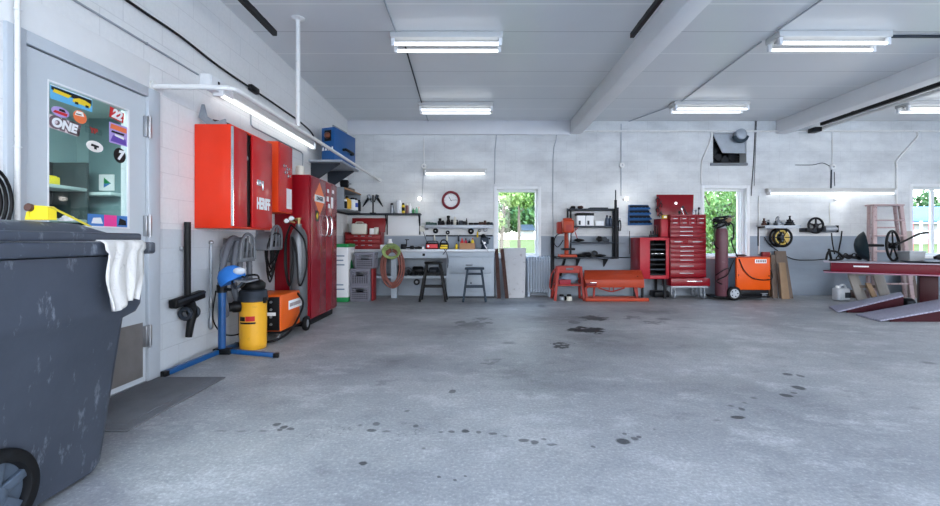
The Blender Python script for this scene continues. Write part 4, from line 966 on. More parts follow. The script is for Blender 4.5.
# thin rod
ry_ = LY(211, LX + .022)
t = thing('grease_rod', 'thin pale metal rod hanging on the left wall by the grey hose', 'rod', (LX + .02, ry_, .24))
B().cyl((LX + .022, ry_, .28), (LX + .022, ry_, 1.07), .011, seg=10).build('shaft', lgrey, t)
B().ball((LX + .024, ry_, 1.085), .022, 12, 8).build('end_knob', steel, t)
B().lathe([(.012, 0), (.02, .02), (.02, .1), (.012, .13)], (LX + .022, ry_, .25), seg=12).build('coupling', steel, t)
B().lathe([(.01, 0), (.016, .01), (.016, .08), (.01, .1)], (LX + .022, ry_, .45), seg=12).build('coupling', steel, t)
# hose hangers
def hanger(label, y, z, x1):
    t = thing('hose_hanger', label, 'hanger', ((LX + x1) / 2, y, z - .14), 'grey hose hangers on the left wall')
    prof = []
    b = B()
    b.prism([(y - .17 + .34 * k / 12, z - .02 + .10 * math.sin(PI * k / 12)) for k in range(13)] + [(y + .17, z - .14), (y + .13, z - .14), (y + .12, z - .04), (y, z + .02), (y - .12, z - .04), (y - .13, z - .14), (y - .17, z - .14)], 'YZ', LX + .01, x1 - .02)
    b.build('saddle', mgrey, t)
    b = B()
    for k in range(3): b.bar((x1 - .01, y - .10 + .1 * k, z - .11), (x1 + .005, y - .07 + .07 * k, z + .13), .026, .014, (1, 0, 0), .003)
    b.tube([(x1, y - .15, z - .12), (x1 + .005, y - .12, z + .08), (x1 + .005, y, z + .15), (x1 + .005, y + .12, z + .08), (x1, y + .15, z - .12)], .014, 8, smooth=4)
    b.box(x1 - .03, x1 + .002, y - .16, y + .16, z - .14, z - .10, .004)
    b.build('retainer', mgrey, t)
    B().box(LX + .001, LX + .012, y - .1, y + .1, z - .1, z + .1, .003).build('wall_plate', mgrey, t)
    return t
h1y, h1z = LY(238, LX + .1), Z_(250, LY(238, LX + .1))
hanger('nearer grey hose hanger, with the thick vacuum hose looped over it', h1y, h1z + .02, LX + .20)
h2y, h2z = LY(268, LX + .1), Z_(240, LY(268, LX + .1))
hanger('further grey hose hanger, with black cables looped over it', h2y, h2z + .02, LX + .20)
# vacuum canister first, its hose belongs to it
vx, vy, vr = X_(253.2, 4.62), 4.62, .130
t = thing('canister_vacuum', 'yellow canister shop vacuum with black lid and thick grey hose', 'vacuum', (vx, vy, 0))
B().lathe([(vr - .012, .002), (vr - .004, .01), (vr - .002, .06), (vr, .30), (vr, .475), (vr + .004, .49)], (vx, vy, 0), seg=40).build('drum', yellow, t)
B().lathe([(vr + .005, .485), (vr + .012, .49), (vr + .012, .53), (vr + .004, .54), (vr + .004, .585), (vr - .006, .60), (vr - .03, .605)], (vx, vy, 0), seg=40).build('motor_ring', dgrey, t)
B().lathe([(vr - .02, .605), (vr - .012, .625), (vr - .012, .665), (vr - .05, .70), (.04, .715), (0, .715)], (vx, vy, 0), seg=40).build('lid', black, t)
B().tube([(vx - .075, vy - .02, .70), (vx - .06, vy - .02, .745), (vx + .05, vy - .02, .75), (vx + .07, vy - .02, .70)], .011, 8, smooth=4).build('carry_handle', black, t)
B().lathe([(.055, 0), (.058, .02), (.058, .06), (.045, .075), (.045, .10)], (vx - .085, vy - .095, Z_(306, 4.55)), (-.75, -.66, 0), 20).build('inlet_port', black, t)
for a in (-.3, 2.8): B().obox((vx + (vr + .018) * math.cos(a), vy + (vr + .018) * math.sin(a), .50), (.02, .035, .06), (0, 0, a), .004).build('latch', black, t)
def curved_label(r, a0, a1, z0, z1, mat, name):
    b = B(); n = 8; vs = []
    for i in range(n + 1):
        a = a0 + (a1 - a0) * i / n
        for rr, z in ((r, z0), (r + .0015, z0), (r + .0015, z1), (r, z1)): vs.append(b.bm.verts.new((vx + rr * math.cos(a), vy + rr * math.sin(a), z)))
    for i in range(n):
        for k in range(4): b.bm.faces.new((vs[i * 4 + k], vs[i * 4 + (k + 1) % 4], vs[i * 4 + 4 + (k + 1) % 4], vs[i * 4 + 4 + k]))
    b.bm.faces.new(vs[:4]); b.bm.faces.new(list(reversed(vs[-4:])))
    b.build(name, mat, t)
curved_label(vr + .0015, -2.2, -.95, .268, .286, inkblack, 'black_stripe')
curved_label(vr + .0003, -2.25, -1.72, .296, .340, inkblack, 'black_label'); curved_label(vr + .0003, -1.68, -1.0, .296, .346, inkred, 'red_label')
# the hose: from inlet up the wall, loops over the nearer hanger
hx = LX + .11
p0 = Vector((vx - .16, vy - .16, Z_(306, 4.55)))
loop = [p0, p0 + Vector((-.08, .02, -.01)), (hx + .03, h1y - .30, .40), (hx, h1y - .30, .80), (hx - .0, h1y - .16, h1z + .08), (hx, h1y + .0, h1z + .10), (hx + .02, h1y + .14, h1z + .02), (hx + .03, h1y + .15, .62), (hx + .03, h1y + .02, .45), (hx + .04, h1y - .14, .55), (hx + .045, h1y - .19, .82), (hx + .04, h1y - .10, h1z + .08), (hx + .05, h1y + .05, h1z + .09)]
pts = spline(loop, 22)
rad = [.029 + .003 * (i % 2) for i in range(len(pts))]
B().tube(pts, rad, 10).build('hose', hosegrey, t)
pts = spline([(hx + .02, h1y - .36, .46), (hx + .02, h1y - .36, .78), (hx + .03, h1y - .22, h1z + .10), (hx + .04, h1y - .06, h1z + .06), (hx + .05, h1y - .08, .8)], 20)
B().tube(pts, [.027 + .003 * (i % 2) for i in range(len(pts))], 10).build('hose', hosegrey, t)
pipe('electric_cable', spline([(LX + .06, h1y - .33, .62), (LX + .05, h1y - .36, .35), (LX + .10, h1y - .25, .18), (LX + .14, h1y + .0, .15), (vx - .12, vy + .13, .30)], 8), .007, black, 'thin black cord looping down behind the yellow vacuum', 'cord')
# black cables on the further hanger
t = thing('welding_cable', 'bundle of black welding cables looped over the further grey hanger', 'cable', (hx, h2y, .55))
for k in range(6):
    o_ = .018 * k; w_ = .07 + .018 * k; dz = .30 + .05 * ((k * 3) % 5)
    B().tube([(hx - .02 + o_, h2y - w_, h2z - .02), (hx + o_, h2y - w_ * .5, h2z + .07), (hx + o_, h2y + w_ * .5, h2z + .07), (hx - .02 + o_, h2y + w_, h2z - .02), (hx + o_ * .5, h2y + w_ * .8, h2z - dz * .6), (hx + .01, h2y + .05 * math.sin(k), h2z - dz), (hx + o_ * .5, h2y - w_ * .9, h2z - dz * .6)], .010, 7, True, smooth=5).build('cable_loop', black, t)
# ---------------- blue stand with cap
sx_, sy_ = -2.362, 4.2
t = thing('work_stand', 'blue tripod work stand with long flat legs and a black collar', 'stand', (sx_, sy_, 0))
zt = Z_(287, sy_)
B().cyl((sx_, sy_, .07), (sx_, sy_, zt), .034, seg=16).build('post', bluepole, t)
B().cyl((sx_, sy_, zt), (sx_, sy_, zt + .10), .026, seg=14).build('inner_post', black, t)
b = B().cyl((sx_, sy_, zt - .05), (sx_, sy_, zt + .02), .045, seg=16); b.cyl((sx_ + .04, sy_ - .02, zt - .02), (sx_ + .10, sy_ - .04, zt - .02), .014, seg=10); b.build('collar', black, t)
b = B().box(sx_ - .07, sx_ + .09, sy_ - .035, sy_ + .035, .045, .10, .006); b.build('hub', blackm, t)
for (ex, ey) in ((-2.515, 3.66), (-1.88, 4.24), (-2.47, 4.66)):
    dd = (Vector((ex, ey, 0)) - Vector((sx_, sy_, 0))).normalized()
    l = B().bar((sx_ + dd.x * .05, sy_ + dd.y * .05, .075), (ex, ey, .024), .042, .042, (0, 0, 1), .005).build('leg', bluepole, t)
    B().obox((ex + dd.x * .006, ey + dd.y * .006, .024), (.05, .044, .044), (0, 0, math.atan2(dd.y, dd.x)), .004).build('end_cap', black, l)
cx_, cy_, cz_ = X_(235, sy_ - .02), sy_ - .02, Z_(281, sy_)
t = thing('cap', 'blue and white peaked cap with a grey brim hung on the blue stand', 'cap', (cx_, cy_, cz_ - .05))
Rm = Euler((0, -.5, 0)).to_matrix()
b = B().lathe([(.115, 0), (.117, .035), (.105, .09), (.072, .13), (.033, .146), (0, .148)], (0, 0, 0), seg=24, sx=1.05, sy=.85)
for v in b.bm.verts: v.co = Rm @ v.co + Vector((cx_ - .015, cy_, cz_ + .0))
b.build('crown', M('cap blue', (36, 116, 200), .7, var=.08), t)
b = B()
b.prism([(.05, -.075), (.16, -.07), (.215, -.035), (.225, 0), (.215, .035), (.16, .07), (.05, .075)], 'XY', -.006, .006)
for v in b.bm.verts: v.co = Euler((0, .15, 0)).to_matrix() @ Vector((v.co.x, v.co.y, v.co.z - 1.2 * (v.co.y) ** 2 * 5)) + Vector((cx_ - .01, cy_, cz_ + .05))
b.build('brim', mgrey, t)
b = B().ball((cx_ + .055, cy_ - .03, cz_ + .095), (.055, .055, .035), 14, 10); b.build('white_front', M('cap white', (214, 222, 230), .7), t)
b = B().torus((cx_ + .05, cy_ - .03, cz_ - .0), .055, .010, (.3, -1, .2), 18, 6); b.build('strap', black, t)
B().tube([(cx_ + .0, cy_ - .04, cz_ - .02), (cx_ + .05, cy_ - .07, cz_ - .06), (cx_ + .10, cy_ - .05, cz_ + .0), (cx_ + .13, cy_ - .02, cz_ + .05)], .012, 8, smooth=4).build('strap', dgrey, t)

# ---------------- orange welder cart with grey cylinder
ox0_, ox1_, oy0_, oy1_, oz0_, oz1_ = -2.50, -2.10, 4.87, 5.40, .12, .51
t = thing('welding_machine', 'orange wheeled welder with a black front panel, beside the yellow vacuum', 'welder', ((ox0_ + ox1_) / 2, (oy0_ + oy1_) / 2, 0), 'orange welders')
B().box(ox0_, ox1_, oy0_, oy1_, oz0_, oz1_, .012).build('case', orange, t)
B().box(ox0_ + .01, ox1_ - .012, oy0_ - .014, oy0_ - .001, oz0_ + .01, oz1_ - .015, .004).build('front_panel', blackm, t)
b = B()
for r in range(4):
    for c in range(3):
        b.lathe([(.0, 0), (.014, 0), (.012, .018), (0, .02)], (ox0_ + .12 + c * .09, oy0_ - .014, oz0_ + .08 + r * .08), (0, -1, 0), 10)
b.build('knobs', galv, t)
B().obox((ox1_ - .11, oy0_ - .016, oz0_ + .19), (.12, .004, .035)).build('panel_label', paper, t)
yl = ox1_ * F / (294 - VX); y0l, y1l = ox1_ * F / (288.5 - VX), ox1_ * F / (301.5 - VX)
pl = B().box(ox1_ + .0005, ox1_ + .003, y0l, y1l, Z_(310, y0l) + .0, Z_(301, y0l), .001).build('name_plate', paper, t)
b = B()
for k in range(9): 
    yy = y0l + .03 + k * (y1l - y0l - .06) / 9; b.box(ox1_ + .003, ox1_ + .0042, yy, yy + .022, (Z_(310, y0l) + Z_(301, y0l)) / 2 - .02, (Z_(310, y0l) + Z_(301, y0l)) / 2 + .02)
b.build('plate_print', M('print grey', (120, 90, 84), .5), pl)
B().box(ox0_ + .02, ox1_ - .02, oy0_ + .05, 5.66, .085, .118, .004).build('chassis', blackm, t)
for xs in (ox1_ + .0, ox0_ + .02):
    w = B().lathe([(.05, -.022), (.085, -.022), (.09, -.01), (.09, .01), (.085, .022), (.05, .022), (.05, -.022)], (xs + .03, 5.52, .092), (1, 0, 0), 28).build('wheel', rubber, t)
    B().lathe([(.0, -.018), (.05, -.018), (.05, .014), (.02, .026), (0, .026)], (xs + .03, 5.52, .092), (1, 0, 0), 20).build('wheel_hub', galv, w)
for xs in (ox0_ + .09, ox1_ - .06):
    b = B().lathe([(.0, -.014), (.032, -.014), (.036, 0), (.032, .014), (0, .014)], (xs, oy0_ + .08, .038), (1, 0, 0), 18); b.box(xs - .02, xs + .02, oy0_ + .05, oy0_ + .11, .07, .088, .002); b.build('caster', steel, t)
B().tube([(ox1_ + .0, oy0_ + .45, oz1_ - .02), (ox1_ + .05, oy0_ + .50, .36), (ox1_ + .05, oy0_ + .36, .22), (ox1_ + .04, oy0_ + .1, .09), (ox1_ - .06, oy0_ - .045, .03), (ox1_ - .22, oy0_ - .05, .018), (-2.42, oy0_ - .05, .018)], .013, 8, smooth=6).build('welding_lead', black, t)
gx, gy, gr = X_(298.5, 5.54), 5.545, .102
t = thing('gas_cylinder', 'grey gas cylinder with twin gauges standing behind the orange welder', 'gas cylinder', (gx, gy, .12))
B().lathe([(gr - .01, .12), (gr, .135), (gr, 1.10), (gr * .93, 1.17), (gr * .68, 1.235), (.045, 1.262), (.036, 1.275), (.036, 1.31)], (gx, gy, 0), seg=32).build('body', cylgrey, t)
B().lathe([(.018, 1.31), (.018, 1.36), (.03, 1.365), (.03, 1.385), (0, 1.39)], (gx, gy, 0), seg=14).build('valve', M('brass', (150, 130, 90), .35, .8), t)
for k, (dx, dz) in enumerate(((-.09, 1.345), (-.035, 1.375))):
    B().cyl((gx + dx * .4, gy - .03, dz - .02), (gx + dx, gy - .07, dz), .012, seg=8).build('regulator_arm', M('brass', (1, 1, 1)), t)
    g_ = B().lathe([(.0, -.01), (.034, -.01), (.034, .018), (.03, .022), (0, .022)], (gx + dx - .02, gy - .08, dz), (.1, -1, 0), 18).build('gauge', chrome, t)
    B().cyl((gx + dx - .018, gy - .1025, dz), (gx + dx - .018, gy - .104, dz), .026, seg=18).build('gauge_face', paper, g_)
b = B()
for k in range(5):
    s = -1 if k < 3 else 1; o_ = .012 * k
    b.tube([(gx - .06, gy - .09, 1.30), (gx + s * (gr + .012) - .01, gy - .06 - o_, 1.12), (gx + s * (gr + .018 + o_ * .5), gy - .07 - o_, .8), (gx + s * (gr * .6), gy - gr - .02 - o_ * .3, .56), (gx + s * .02, gy - gr - .022, .80 + .05 * k), (gx - .03, gy - gr - .02, 1.15)], .010, 7, smooth=6)
b.build('gas_hose', black, t)
# ================================================================ BACK WALL, LEFT HALF: BENCH
BF, BT = 8.62, .94                      # bench front, bench top height
# conduits on the back wall
def wpipe(pts, r, label, mat=None, name='conduit_pipe', cat='conduit', off=0, smooth=0):
    off = off or r + .0015
    q = [(X_(px, D), D - off, Z_(py, D)) for px, py in pts]
    return pipe(name, q, r, mat or lgrey, label, cat, smooth=smooth)
wpipe([(582, 131.5), (1000, 131.5)], .02, 'long white horizontal pipe high on the back wall from the first beam', white_pipe, off=.03)
wpipe([(424, 138), (424, 165)], .012, 'white vertical conduit above the clock strip light', white_pipe)
wpipe([(424, 167), (422, 198)], .006, 'thin cord from the box down to the bulb over the bench shelf', lgrey, 'lamp_cord', 'cord', off=.012)
wpipe([(621, 124), (621, 166), (621, 196)], .009, 'thin vertical conduit above the bulb beside the dark rack', lgrey)
wpipe([(711, 132), (710.5, 140), (702, 160), (701, 168), (701, 184)], .014, 'bent white conduit beside the black fan opening', white_pipe, smooth=3)
wpipe([(916, 132), (916, 138), (896.5, 160), (896, 168), (896, 206)], .017, 'bent white pipe at the right end of the long strip light', white_pipe, smooth=3)
wpipe([(832, 132), (832, 163)], .010, 'thin vertical conduit above the right junction box', white_pipe)
wpipe([(831, 170), (830.5, 190)], .012, 'pair of dark cords dropping from the junction box to the long strip light', dgrey, 'lamp_cord', 'cord')
wpipe([(829, 166), (822, 163), (812, 165), (795, 165)], .007, 'thin dark cord looping left from the right junction box', dgrey, 'lamp_cord', 'cord', smooth=4)
wpipe([(755.5, 110), (754, 150), (752, 180), (751, 196)], .007, 'thin black wire hanging down the wall beside the cylinder window', black, 'hanging_wire', 'wire', smooth=3)
wpipe([(757, 95), (756, 130), (754, 186)], .005, 'second thin black wire hanging from the ceiling beside the cylinder window', black, 'hanging_wire', 'wire', smooth=3)
wpipe([(556.5, 132), (556, 140), (553, 158), (553, 236)], .008, 'thin grey conduit between the radiator window and the dark rack', lgrey, smooth=3)
wpipe([(497, 131), (495, 150), (494.5, 184)], .009, 'thin grey conduit above the left edge of the radiator window', lgrey)
wpipe([(758.5, 196), (758.5, 254)], .012, 'white vertical pipe left of the grey shelf', white_pipe)
wpipe([(617, 257.5), (641, 257.5)], .012, 'short horizontal pipe between the rack and the red side cabinet', dgrey)
wpipe([(629.5, 231), (629.3, 254)], .006, 'thin vertical wire hook under the blue organiser', rust, 'wall_hook', 'hook')
wpipe([(763, 237), (770, 246), (790, 258.5), (810, 260), (823, 259)], .009, 'thin black hose sagging from the reel to the red lift', black, 'air_line', 'hose', off=.04, smooth=5)
wpipe([(834, 172), (834.5, 186)], .006, 'thin dark cord beside the pair above the long strip light', dgrey, 'lamp_cord', 'cord')
wpipe([(829.5, 203), (829, 212), (830, 222), (827, 226)], .005, 'thin white cord from the sideways bulb down to the motor', cream, 'lamp_cord', 'cord', smooth=4)
for px, py, lb in ((424, 166.5, 'round junction box on the back wall above the clock strip light'), (621.5, 165.5, 'round junction box on the back wall above the middle bulb'), (832, 167, 'round junction box above the long back wall strip light')):
    t = thing('junction_box', lb, 'junction box', (X_(px, D), D - .03, Z_(py, D) - .05))
    B().lathe([(.055, .001), (.055, .035), (.048, .045), (0, .045)], (X_(px, D), D, Z_(py, D)), (0, -1, 0), 20).build('box', white_pipe, t)
    B().lathe([(.0, .046), (.02, .046), (.018, .055), (0, .056)], (X_(px, D), D, Z_(py, D)), (0, -1, 0), 12).build('cover_screw', steel, t)
# conduits on the ceiling
def cpipe(pts, r, label, mat): return pipe('ceiling_conduit', [(x, y, CZ - .015) for x, y in pts], r, mat, label, 'conduit')
cpipe([(-.90, FY + .1), (-.91, 5.18)], .010, 'ceiling conduit from the front to the nearest left light', lgrey)
cpipe([(-.86, 5.46), (-.93, 7.82)], .010, 'ceiling conduit between the two left ceiling lights', dgrey)
cpipe([(-.93, 8.1), (-.94, D - .06)], .010, 'ceiling conduit from the far left light to the back wall', lgrey)
cpipe([(3.50, FY + .1), (3.46, 5.16)], .010, 'ceiling conduit from the front to the nearest light between the beams', lgrey)
cpipe([(3.46, 5.44), (3.56, 7.76)], .010, 'ceiling conduit between the two lights between the beams', lgrey)
cpipe([(3.50, 8.04), (3.1, D - .02)], .010, 'ceiling conduit from the far middle light to the back wall', lgrey)
cpipe([(X_(893, 5.2) + .02, 5.30), (6.06, 5.30)], .018, 'dark ceiling pipe from the nearest middle light to the second beam', dgrey)

# white-green drum carton
t = thing('oil_carton', 'white carton with green lid and green foot, beside the crimson locker', 'carton', (-2.39, 8.35, 0))
cx0, cx1, cy0_, cy1_ = -2.53, -2.29, 8.10, 8.58
B().box(cx0, cx1, cy0_, cy1_, .05, .985, .008).build('carton_body', paper, t)
B().box(cx0 - .006, cx1 + .006, cy0_ - .006, cy1_ + .006, .985, 1.05, .01).build('lid', green, t)
B().box(cx0 - .004, cx1 + .004, cy0_ - .004, cy1_ + .004, .001, .085, .006).build('foot_band', green, t)
B().prism([(8.34 + .09 * math.cos(a * PI / 12), .60 + .15 * math.sin(a * PI / 12)) for a in range(24)], 'YZ', cx1, cx1 + .003).build('round_logo', green, t)
b = B()
for k, z in enumerate((.82, .74, .66, .30, .22)): b.box(cx0 + .04, cx1 - .06 - .02 * (k % 2), cy0_ - .003, cy0_ - .0005, z, z + .022)
b.build('print_lines', M('print blue grey', (120, 140, 160), .6), t)

# milk crates
def crate(label, x0, y0, z0, w=.36, d=.32, h=.295, mat=crate_m, name='milk_crate', group='stacked crates by the bench'):
    t = thing(name, label, 'crate', (x0 + w / 2, y0 + d / 2, z0), group); x1, y1, z1 = x0 + w, y0 + d, z0 + h; th = .018
    b = B()
    b.box(x0, x1, y0, y1, z0, z0 + .02, .003)
    b.box(x0 - .004, x1 + .004, y0 - .004, y0 + th, z1 - .035, z1, .003); b.box(x0 - .004, x1 + .004, y1 - th, y1 + .004, z1 - .035, z1, .003)
    b.box(x0 - .004, x0 + th, y0, y1, z1 - .035, z1, .003); b.box(x1 - th, x1 + .004, y0, y1, z1 - .035, z1, .003)
    for cx in (x0, x1 - .025):
        for cy in (y0, y1 - .025): b.box(cx, cx + .025, cy, cy + .025, z0, z1, .003)
    b.build('frame', mat, t)
    b = B()
    n = 7
    for k in range(n):
        zz = z0 + .03 + k * (h - .08) / (n - 1)
        if k not in (4, 5):
            b.box(x0 + .02, x1 - .02, y0, y0 + .012, zz, zz + .016); b.box(x1 - .012, x1, y0 + .02, y1 - .02, zz, zz + .016)
        else:
            for a, c in ((.02, w * .32), (w * .68, w - .02)): b.box(x0 + a, x0 + c, y0, y0 + .012, zz, zz + .016)
            for a, c in ((.02, d * .3), (d * .7, d - .02)): b.box(x1 - .012, x1, y0 + a, y0 + c, zz, zz + .016)
        b.box(x0 + .02, x1 - .02, y1 - .012, y1, zz, zz + .016); b.box(x0, x0 + .012, y0 + .02, y1 - .02, zz, zz + .016)
    for k in range(8):
        xx = x0 + .03 + k * (w - .07) / 7
        if 2 <= k <= 5: b.box(xx, xx + .013, y0 - .002, y0 + .01, z0 + .02, z0 + .16)
        else: b.box(xx, xx + .013, y0 - .002, y0 + .01, z0 + .02, z1 - .03)
        yy = y0 + .03 + k * (d - .07) / 7; b.box(x1 - .01, x1 + .002, yy, yy + .013, z0 + .02, z0 + (.16 if 2 <= k <= 5 else h - .03))
    b.build('lattice', mat, t)
    B().box(x0 + .03, x1 - .03, y0 + .03, y1 - .03, z0 + .021, z0 + .17, .01).build('dark_fill', blackm, t)  # plain dark block filling the lower part of the crate
    return t
crate('grey milk crate on the floor, lowest of the stack beside the oil carton', -2.272, 8.17, .001)
crate('grey milk crate in the middle of the stack beside the oil carton', -2.272, 8.17, .299)
crate('grey milk crate on top of the stack beside the oil carton', -2.20, 8.22, .597)
tag(B().box(-1.902, -1.868, 8.25, 8.52, .002, .60, .004).build('red_board', toolred2), 'narrow red board on edge between the milk crates and the bench hose', 'board')

# workbench
t = thing('workbench', 'long pale grey painted workbench along the back wall below the clock', 'workbench', (-1.0, 8.85, 0))
bxa, bxb = -2.5, X_(494, BF)
B().box(bxa, bxb + .02, BF - .03, D - .02, BT - .045, BT, .006).build('worktop', benchtop, t)
cxa = X_(446.5, BF)
B().box(bxa + .02, cxa, BF, BF + .025, BT - .17, BT - .046, .003).build('apron', benchw, t)
for px in (393.5, 362): B().box(X_(px, BF) - .055, X_(px, BF) + .055, BF + .03, BF + .14, .001, BT - .046, .004).build('leg', benchw, t)
zs = Z_(277, BF)
B().box(bxa + .02, cxa, BF + .02, D - .06, zs - .03, zs + .02, .004).build('lower_shelf', benchw, t)
b = B(); b.box(cxa, bxb, BF + .012, D - .03, .04, BT - .046, .004); b.box(cxa + .0, bxb, BF, BF + .012, BT - .15, BT - .046, .003); b.build('cupboard_body', benchw, t)
B().box(cxa + .04, bxb, BF + .06, D - .05, .001, .04).build('plinth', dgrey, t)
d = B().box(X_(449, BF), X_(491, BF), BF - .012, BF + .011, Z_(273, BF), Z_(257.5, BF), .004).build('drawer', benchw, t)
b = B().tube([(X_(466, BF), BF - .012, Z_(265, BF)), (X_(466.2, BF), BF - .04, Z_(265, BF)), (X_(472, BF), BF - .04, Z_(265, BF)), (X_(472.2, BF), BF - .012, Z_(265, BF))], .008, 8); b.build('drawer_handle', dgrey, d)
d = B().box(X_(449, BF), X_(491, BF), BF - .004, BF + .011, Z_(291.5, BF), Z_(274, BF), .004).build('door', benchw, t)
B().lathe([(.0, 0), (.016, 0), (.014, .02), (0, .022)], (X_(471, BF), BF - .004, Z_(283, BF)), (0, -1, 0), 12).build('door_knob', dgrey, d)
B().box(X_(422.5, BF), X_(425, BF), BF - .005, BF, Z_(256, BF), Z_(253.5, BF)).build('drawer_latch', blackm, t)
# things on the lower shelf
ls = zs + .02
def pulley(name, label, cat, c, r, w, axis, mat, hubm=None, group=None):
    t = thing(name, label, cat, (c[0], c[1], c[2] - r), group)
    B().lathe([(r * .45, -w / 2), (r, -w / 2), (r, -w * .2), (r * .86, 0), (r, w * .2), (r, w / 2), (r * .45, w / 2), (r * .45, -w / 2)], c, axis, 28).build('rim', mat, t)
    B().lathe([(r * .12, -w * .6), (r * .5, -w * .4), (r * .5, w * .4), (r * .12, w * .6)], c, axis, 20).build('hub', hubm or galv, t)
    return t
pulley('engine_pulley', 'dark pulley standing under the bench near the hose', 'pulley', (X_(400, 8.8), 8.8, ls + .101), .10, .07, (.25, 1, 0), blackm, dgrey)
pulley('engine_pulley', 'smaller dark pulley under the bench next to the black stool', 'pulley', (X_(408, 8.76), 8.76, ls + .081), .08, .07, (-.3, 1, 0), dgrey, blackm)
def motor(name, label, cat, c, r, l, mat=blackm):
    t = thing(name, label, cat, (c[0], c[1], c[2] - r))
    B().lathe([(r * .5, -l / 2), (r * .9, -l * .45), (r, -l * .35), (r, l * .35), (r * .9, l * .45), (r * .5, l / 2)], c, (1, 0, 0), 22).build('housing', mat, t)
    B().cyl((c[0] + l / 2, c[1], c[2]), (c[0] + l / 2 + r * .7, c[1], c[2]), r * .2, seg=10).build('shaft', steel, t)
    B().box(c[0] - l * .3, c[0] + l * .3, c[1] - r * .7, c[1] + r * .7, c[2] - r, c[2] - r * .7, .003).build('foot', mat, t)
    return t
motor('electric_motor', 'black motor on the lower bench shelf between the pulleys and the stool', 'motor', (X_(418, 8.82), 8.82, ls + .09), .085, .22)
motor('starter_motor', 'dark starter motor on the lower bench shelf behind the black stool', 'motor', (X_(434, 8.85), 8.85, ls + .08), .075, .2, dgrey)
lumpB = [(403.5, 8.72, .07, .05), (413, 8.7, .08, .045), (426, 8.78, .09, .06), (439, 8.75, .07, .07)]
for (px, y, rx_, rz_), lb in zip(lumpB, ('dark greasy part lying under the bench just right of the air hose', 'dark casting lying under the bench in front of the black motor', 'dark gearbox half hidden by the left legs of the black stool', 'dark casting under the bench half hidden by the right legs of the black stool')):
    c_ = Vector((X_(px, y), y, ls)); b = B(); b.lathe([(rx_ * .9, .001), (rx_, rz_ * .4), (rx_ * .85, rz_ * 1.1), (rx_ * .5, rz_ * 1.3), (rx_ * .45, rz_ * 1.9), (0, rz_ * 1.95)], c_, seg=12, sy=.8); b.cyl(c_ + Vector((-rx_ * 1.3, 0, rz_ * .7)), c_ + Vector((rx_ * 1.3, 0, rz_ * .7)), rz_ * .35, seg=10)
    tag(b.build('machine_part', blackm if rx_ > .075 else dgrey), lb, 'machine part', 'parts under the bench')
pulley('hanging_pulley', 'small pulley hanging under the lower bench shelf', 'pulley', (X_(417, 8.7), 8.66, zs - .10), .06, .035, (0, 1, 0), blackm)

# hoses on the bench front
hx_, hy0, hz_ = X_(392.5, 8.5), 8.55, Z_(267, 8.5)
t = thing('air_hose', 'coiled brick red air hose hanging on the bench front', 'hose', (hx_, hy0, hz_ - .4))
for k in range(7):
    a_, c_ = .135 + .026 * (k % 4) + .004 * k, .30 + .02 * ((k * 3) % 5) + .006 * k
    B().tube([(hx_ + .01 * math.sin(k * 2) + a_ * math.cos(q), hy0 - .07 + .012 * k, hz_ + .012 * math.sin(k) + c_ * math.sin(q) * (1 if math.sin(q) < 0 else .98)) for q in [i * PI / 14 for i in range(28)]], .0125, 8, True).build('hose_loop', hose_red, t)
t = thing('air_hose', 'short yellow green hose looped over the top of the red air hose', 'hose', (hx_, hy0, hz_ + .1))
for k in range(4):
    B().tube([(hx_ - .01 + (.125 + .014 * k) * math.cos(q), hy0 - .098 - .012 * k, hz_ + .275 + .008 * k + (.085 + .018 * k) * math.sin(q)) for q in [i * PI / 14 for i in range(28)]], .011, 8, True).build('hose_loop', hose_yel, t)
t = thing('hose_hook', 'steel hook on the bench front carrying the coiled hoses', 'hook', (hx_, hy0 + .03, hz_ + .3))
B().tube([(hx_, BF - .001, hz_ + .30), (hx_, BF - .19, hz_ + .30), (hx_, BF - .20, hz_ + .345)], .011, 8).build('hook', steel, t)

# stools
def stool(label, x, y, w, h, foot, mat, seat_r=None, group='bench stools'):
    t = thing('work_stool', label, 'stool', (x, y, 0), group)
    if seat_r: B().lathe([(seat_r * .9, h - .045), (seat_r, h - .035), (seat_r, h - .01), (seat_r * .95, h), (0, h)], (x, y, 0), seg=28).build('seat', mat, t)
    else: B().box(x - w / 2, x + w / 2, y - .13, y + .13, h - .035, h, .008).build('seat', mat, t)
    tw = w * .36
    pts = [(-1, -1), (1, -1), (1, 1), (-1, 1)]
    for sx, sy in pts: B().bar((x + sx * tw, y + sy * .09, h - .036), (x + sx * foot, y + sy * foot * .72, .001), .04, .04, (0, 1, 0), .004).build('leg', mat, t)
    for zf in (.27, .50):
        k = 1 - zf / (h - .036); fx = tw + (foot - tw) * k; fy = .09 + (foot * .72 - .09) * k
        for sy in (-1, 1): B().bar((x - fx, y + sy * fy, zf), (x + fx, y + sy * fy, zf), .026, .03).build('rung', mat, t)
        for sx in (-1, 1): B().bar((x + sx * fx, y - fy, zf + .04), (x + sx * fx, y + fy, zf + .04), .026, .03, (0, 0, 1)).build('rung', mat, t)
    return t
stool('black round topped wooden stool in front of the open bench shelf', X_(433.5, 8.27), 8.27, .34, Z_(261.5, 8.27), .235, stoolblack, .17)
stool('lower slate blue stool in front of the bench cupboard', X_(474.5, 8.2), 8.22, .35, Z_(267.5, 8.2), .205, stoolblue)

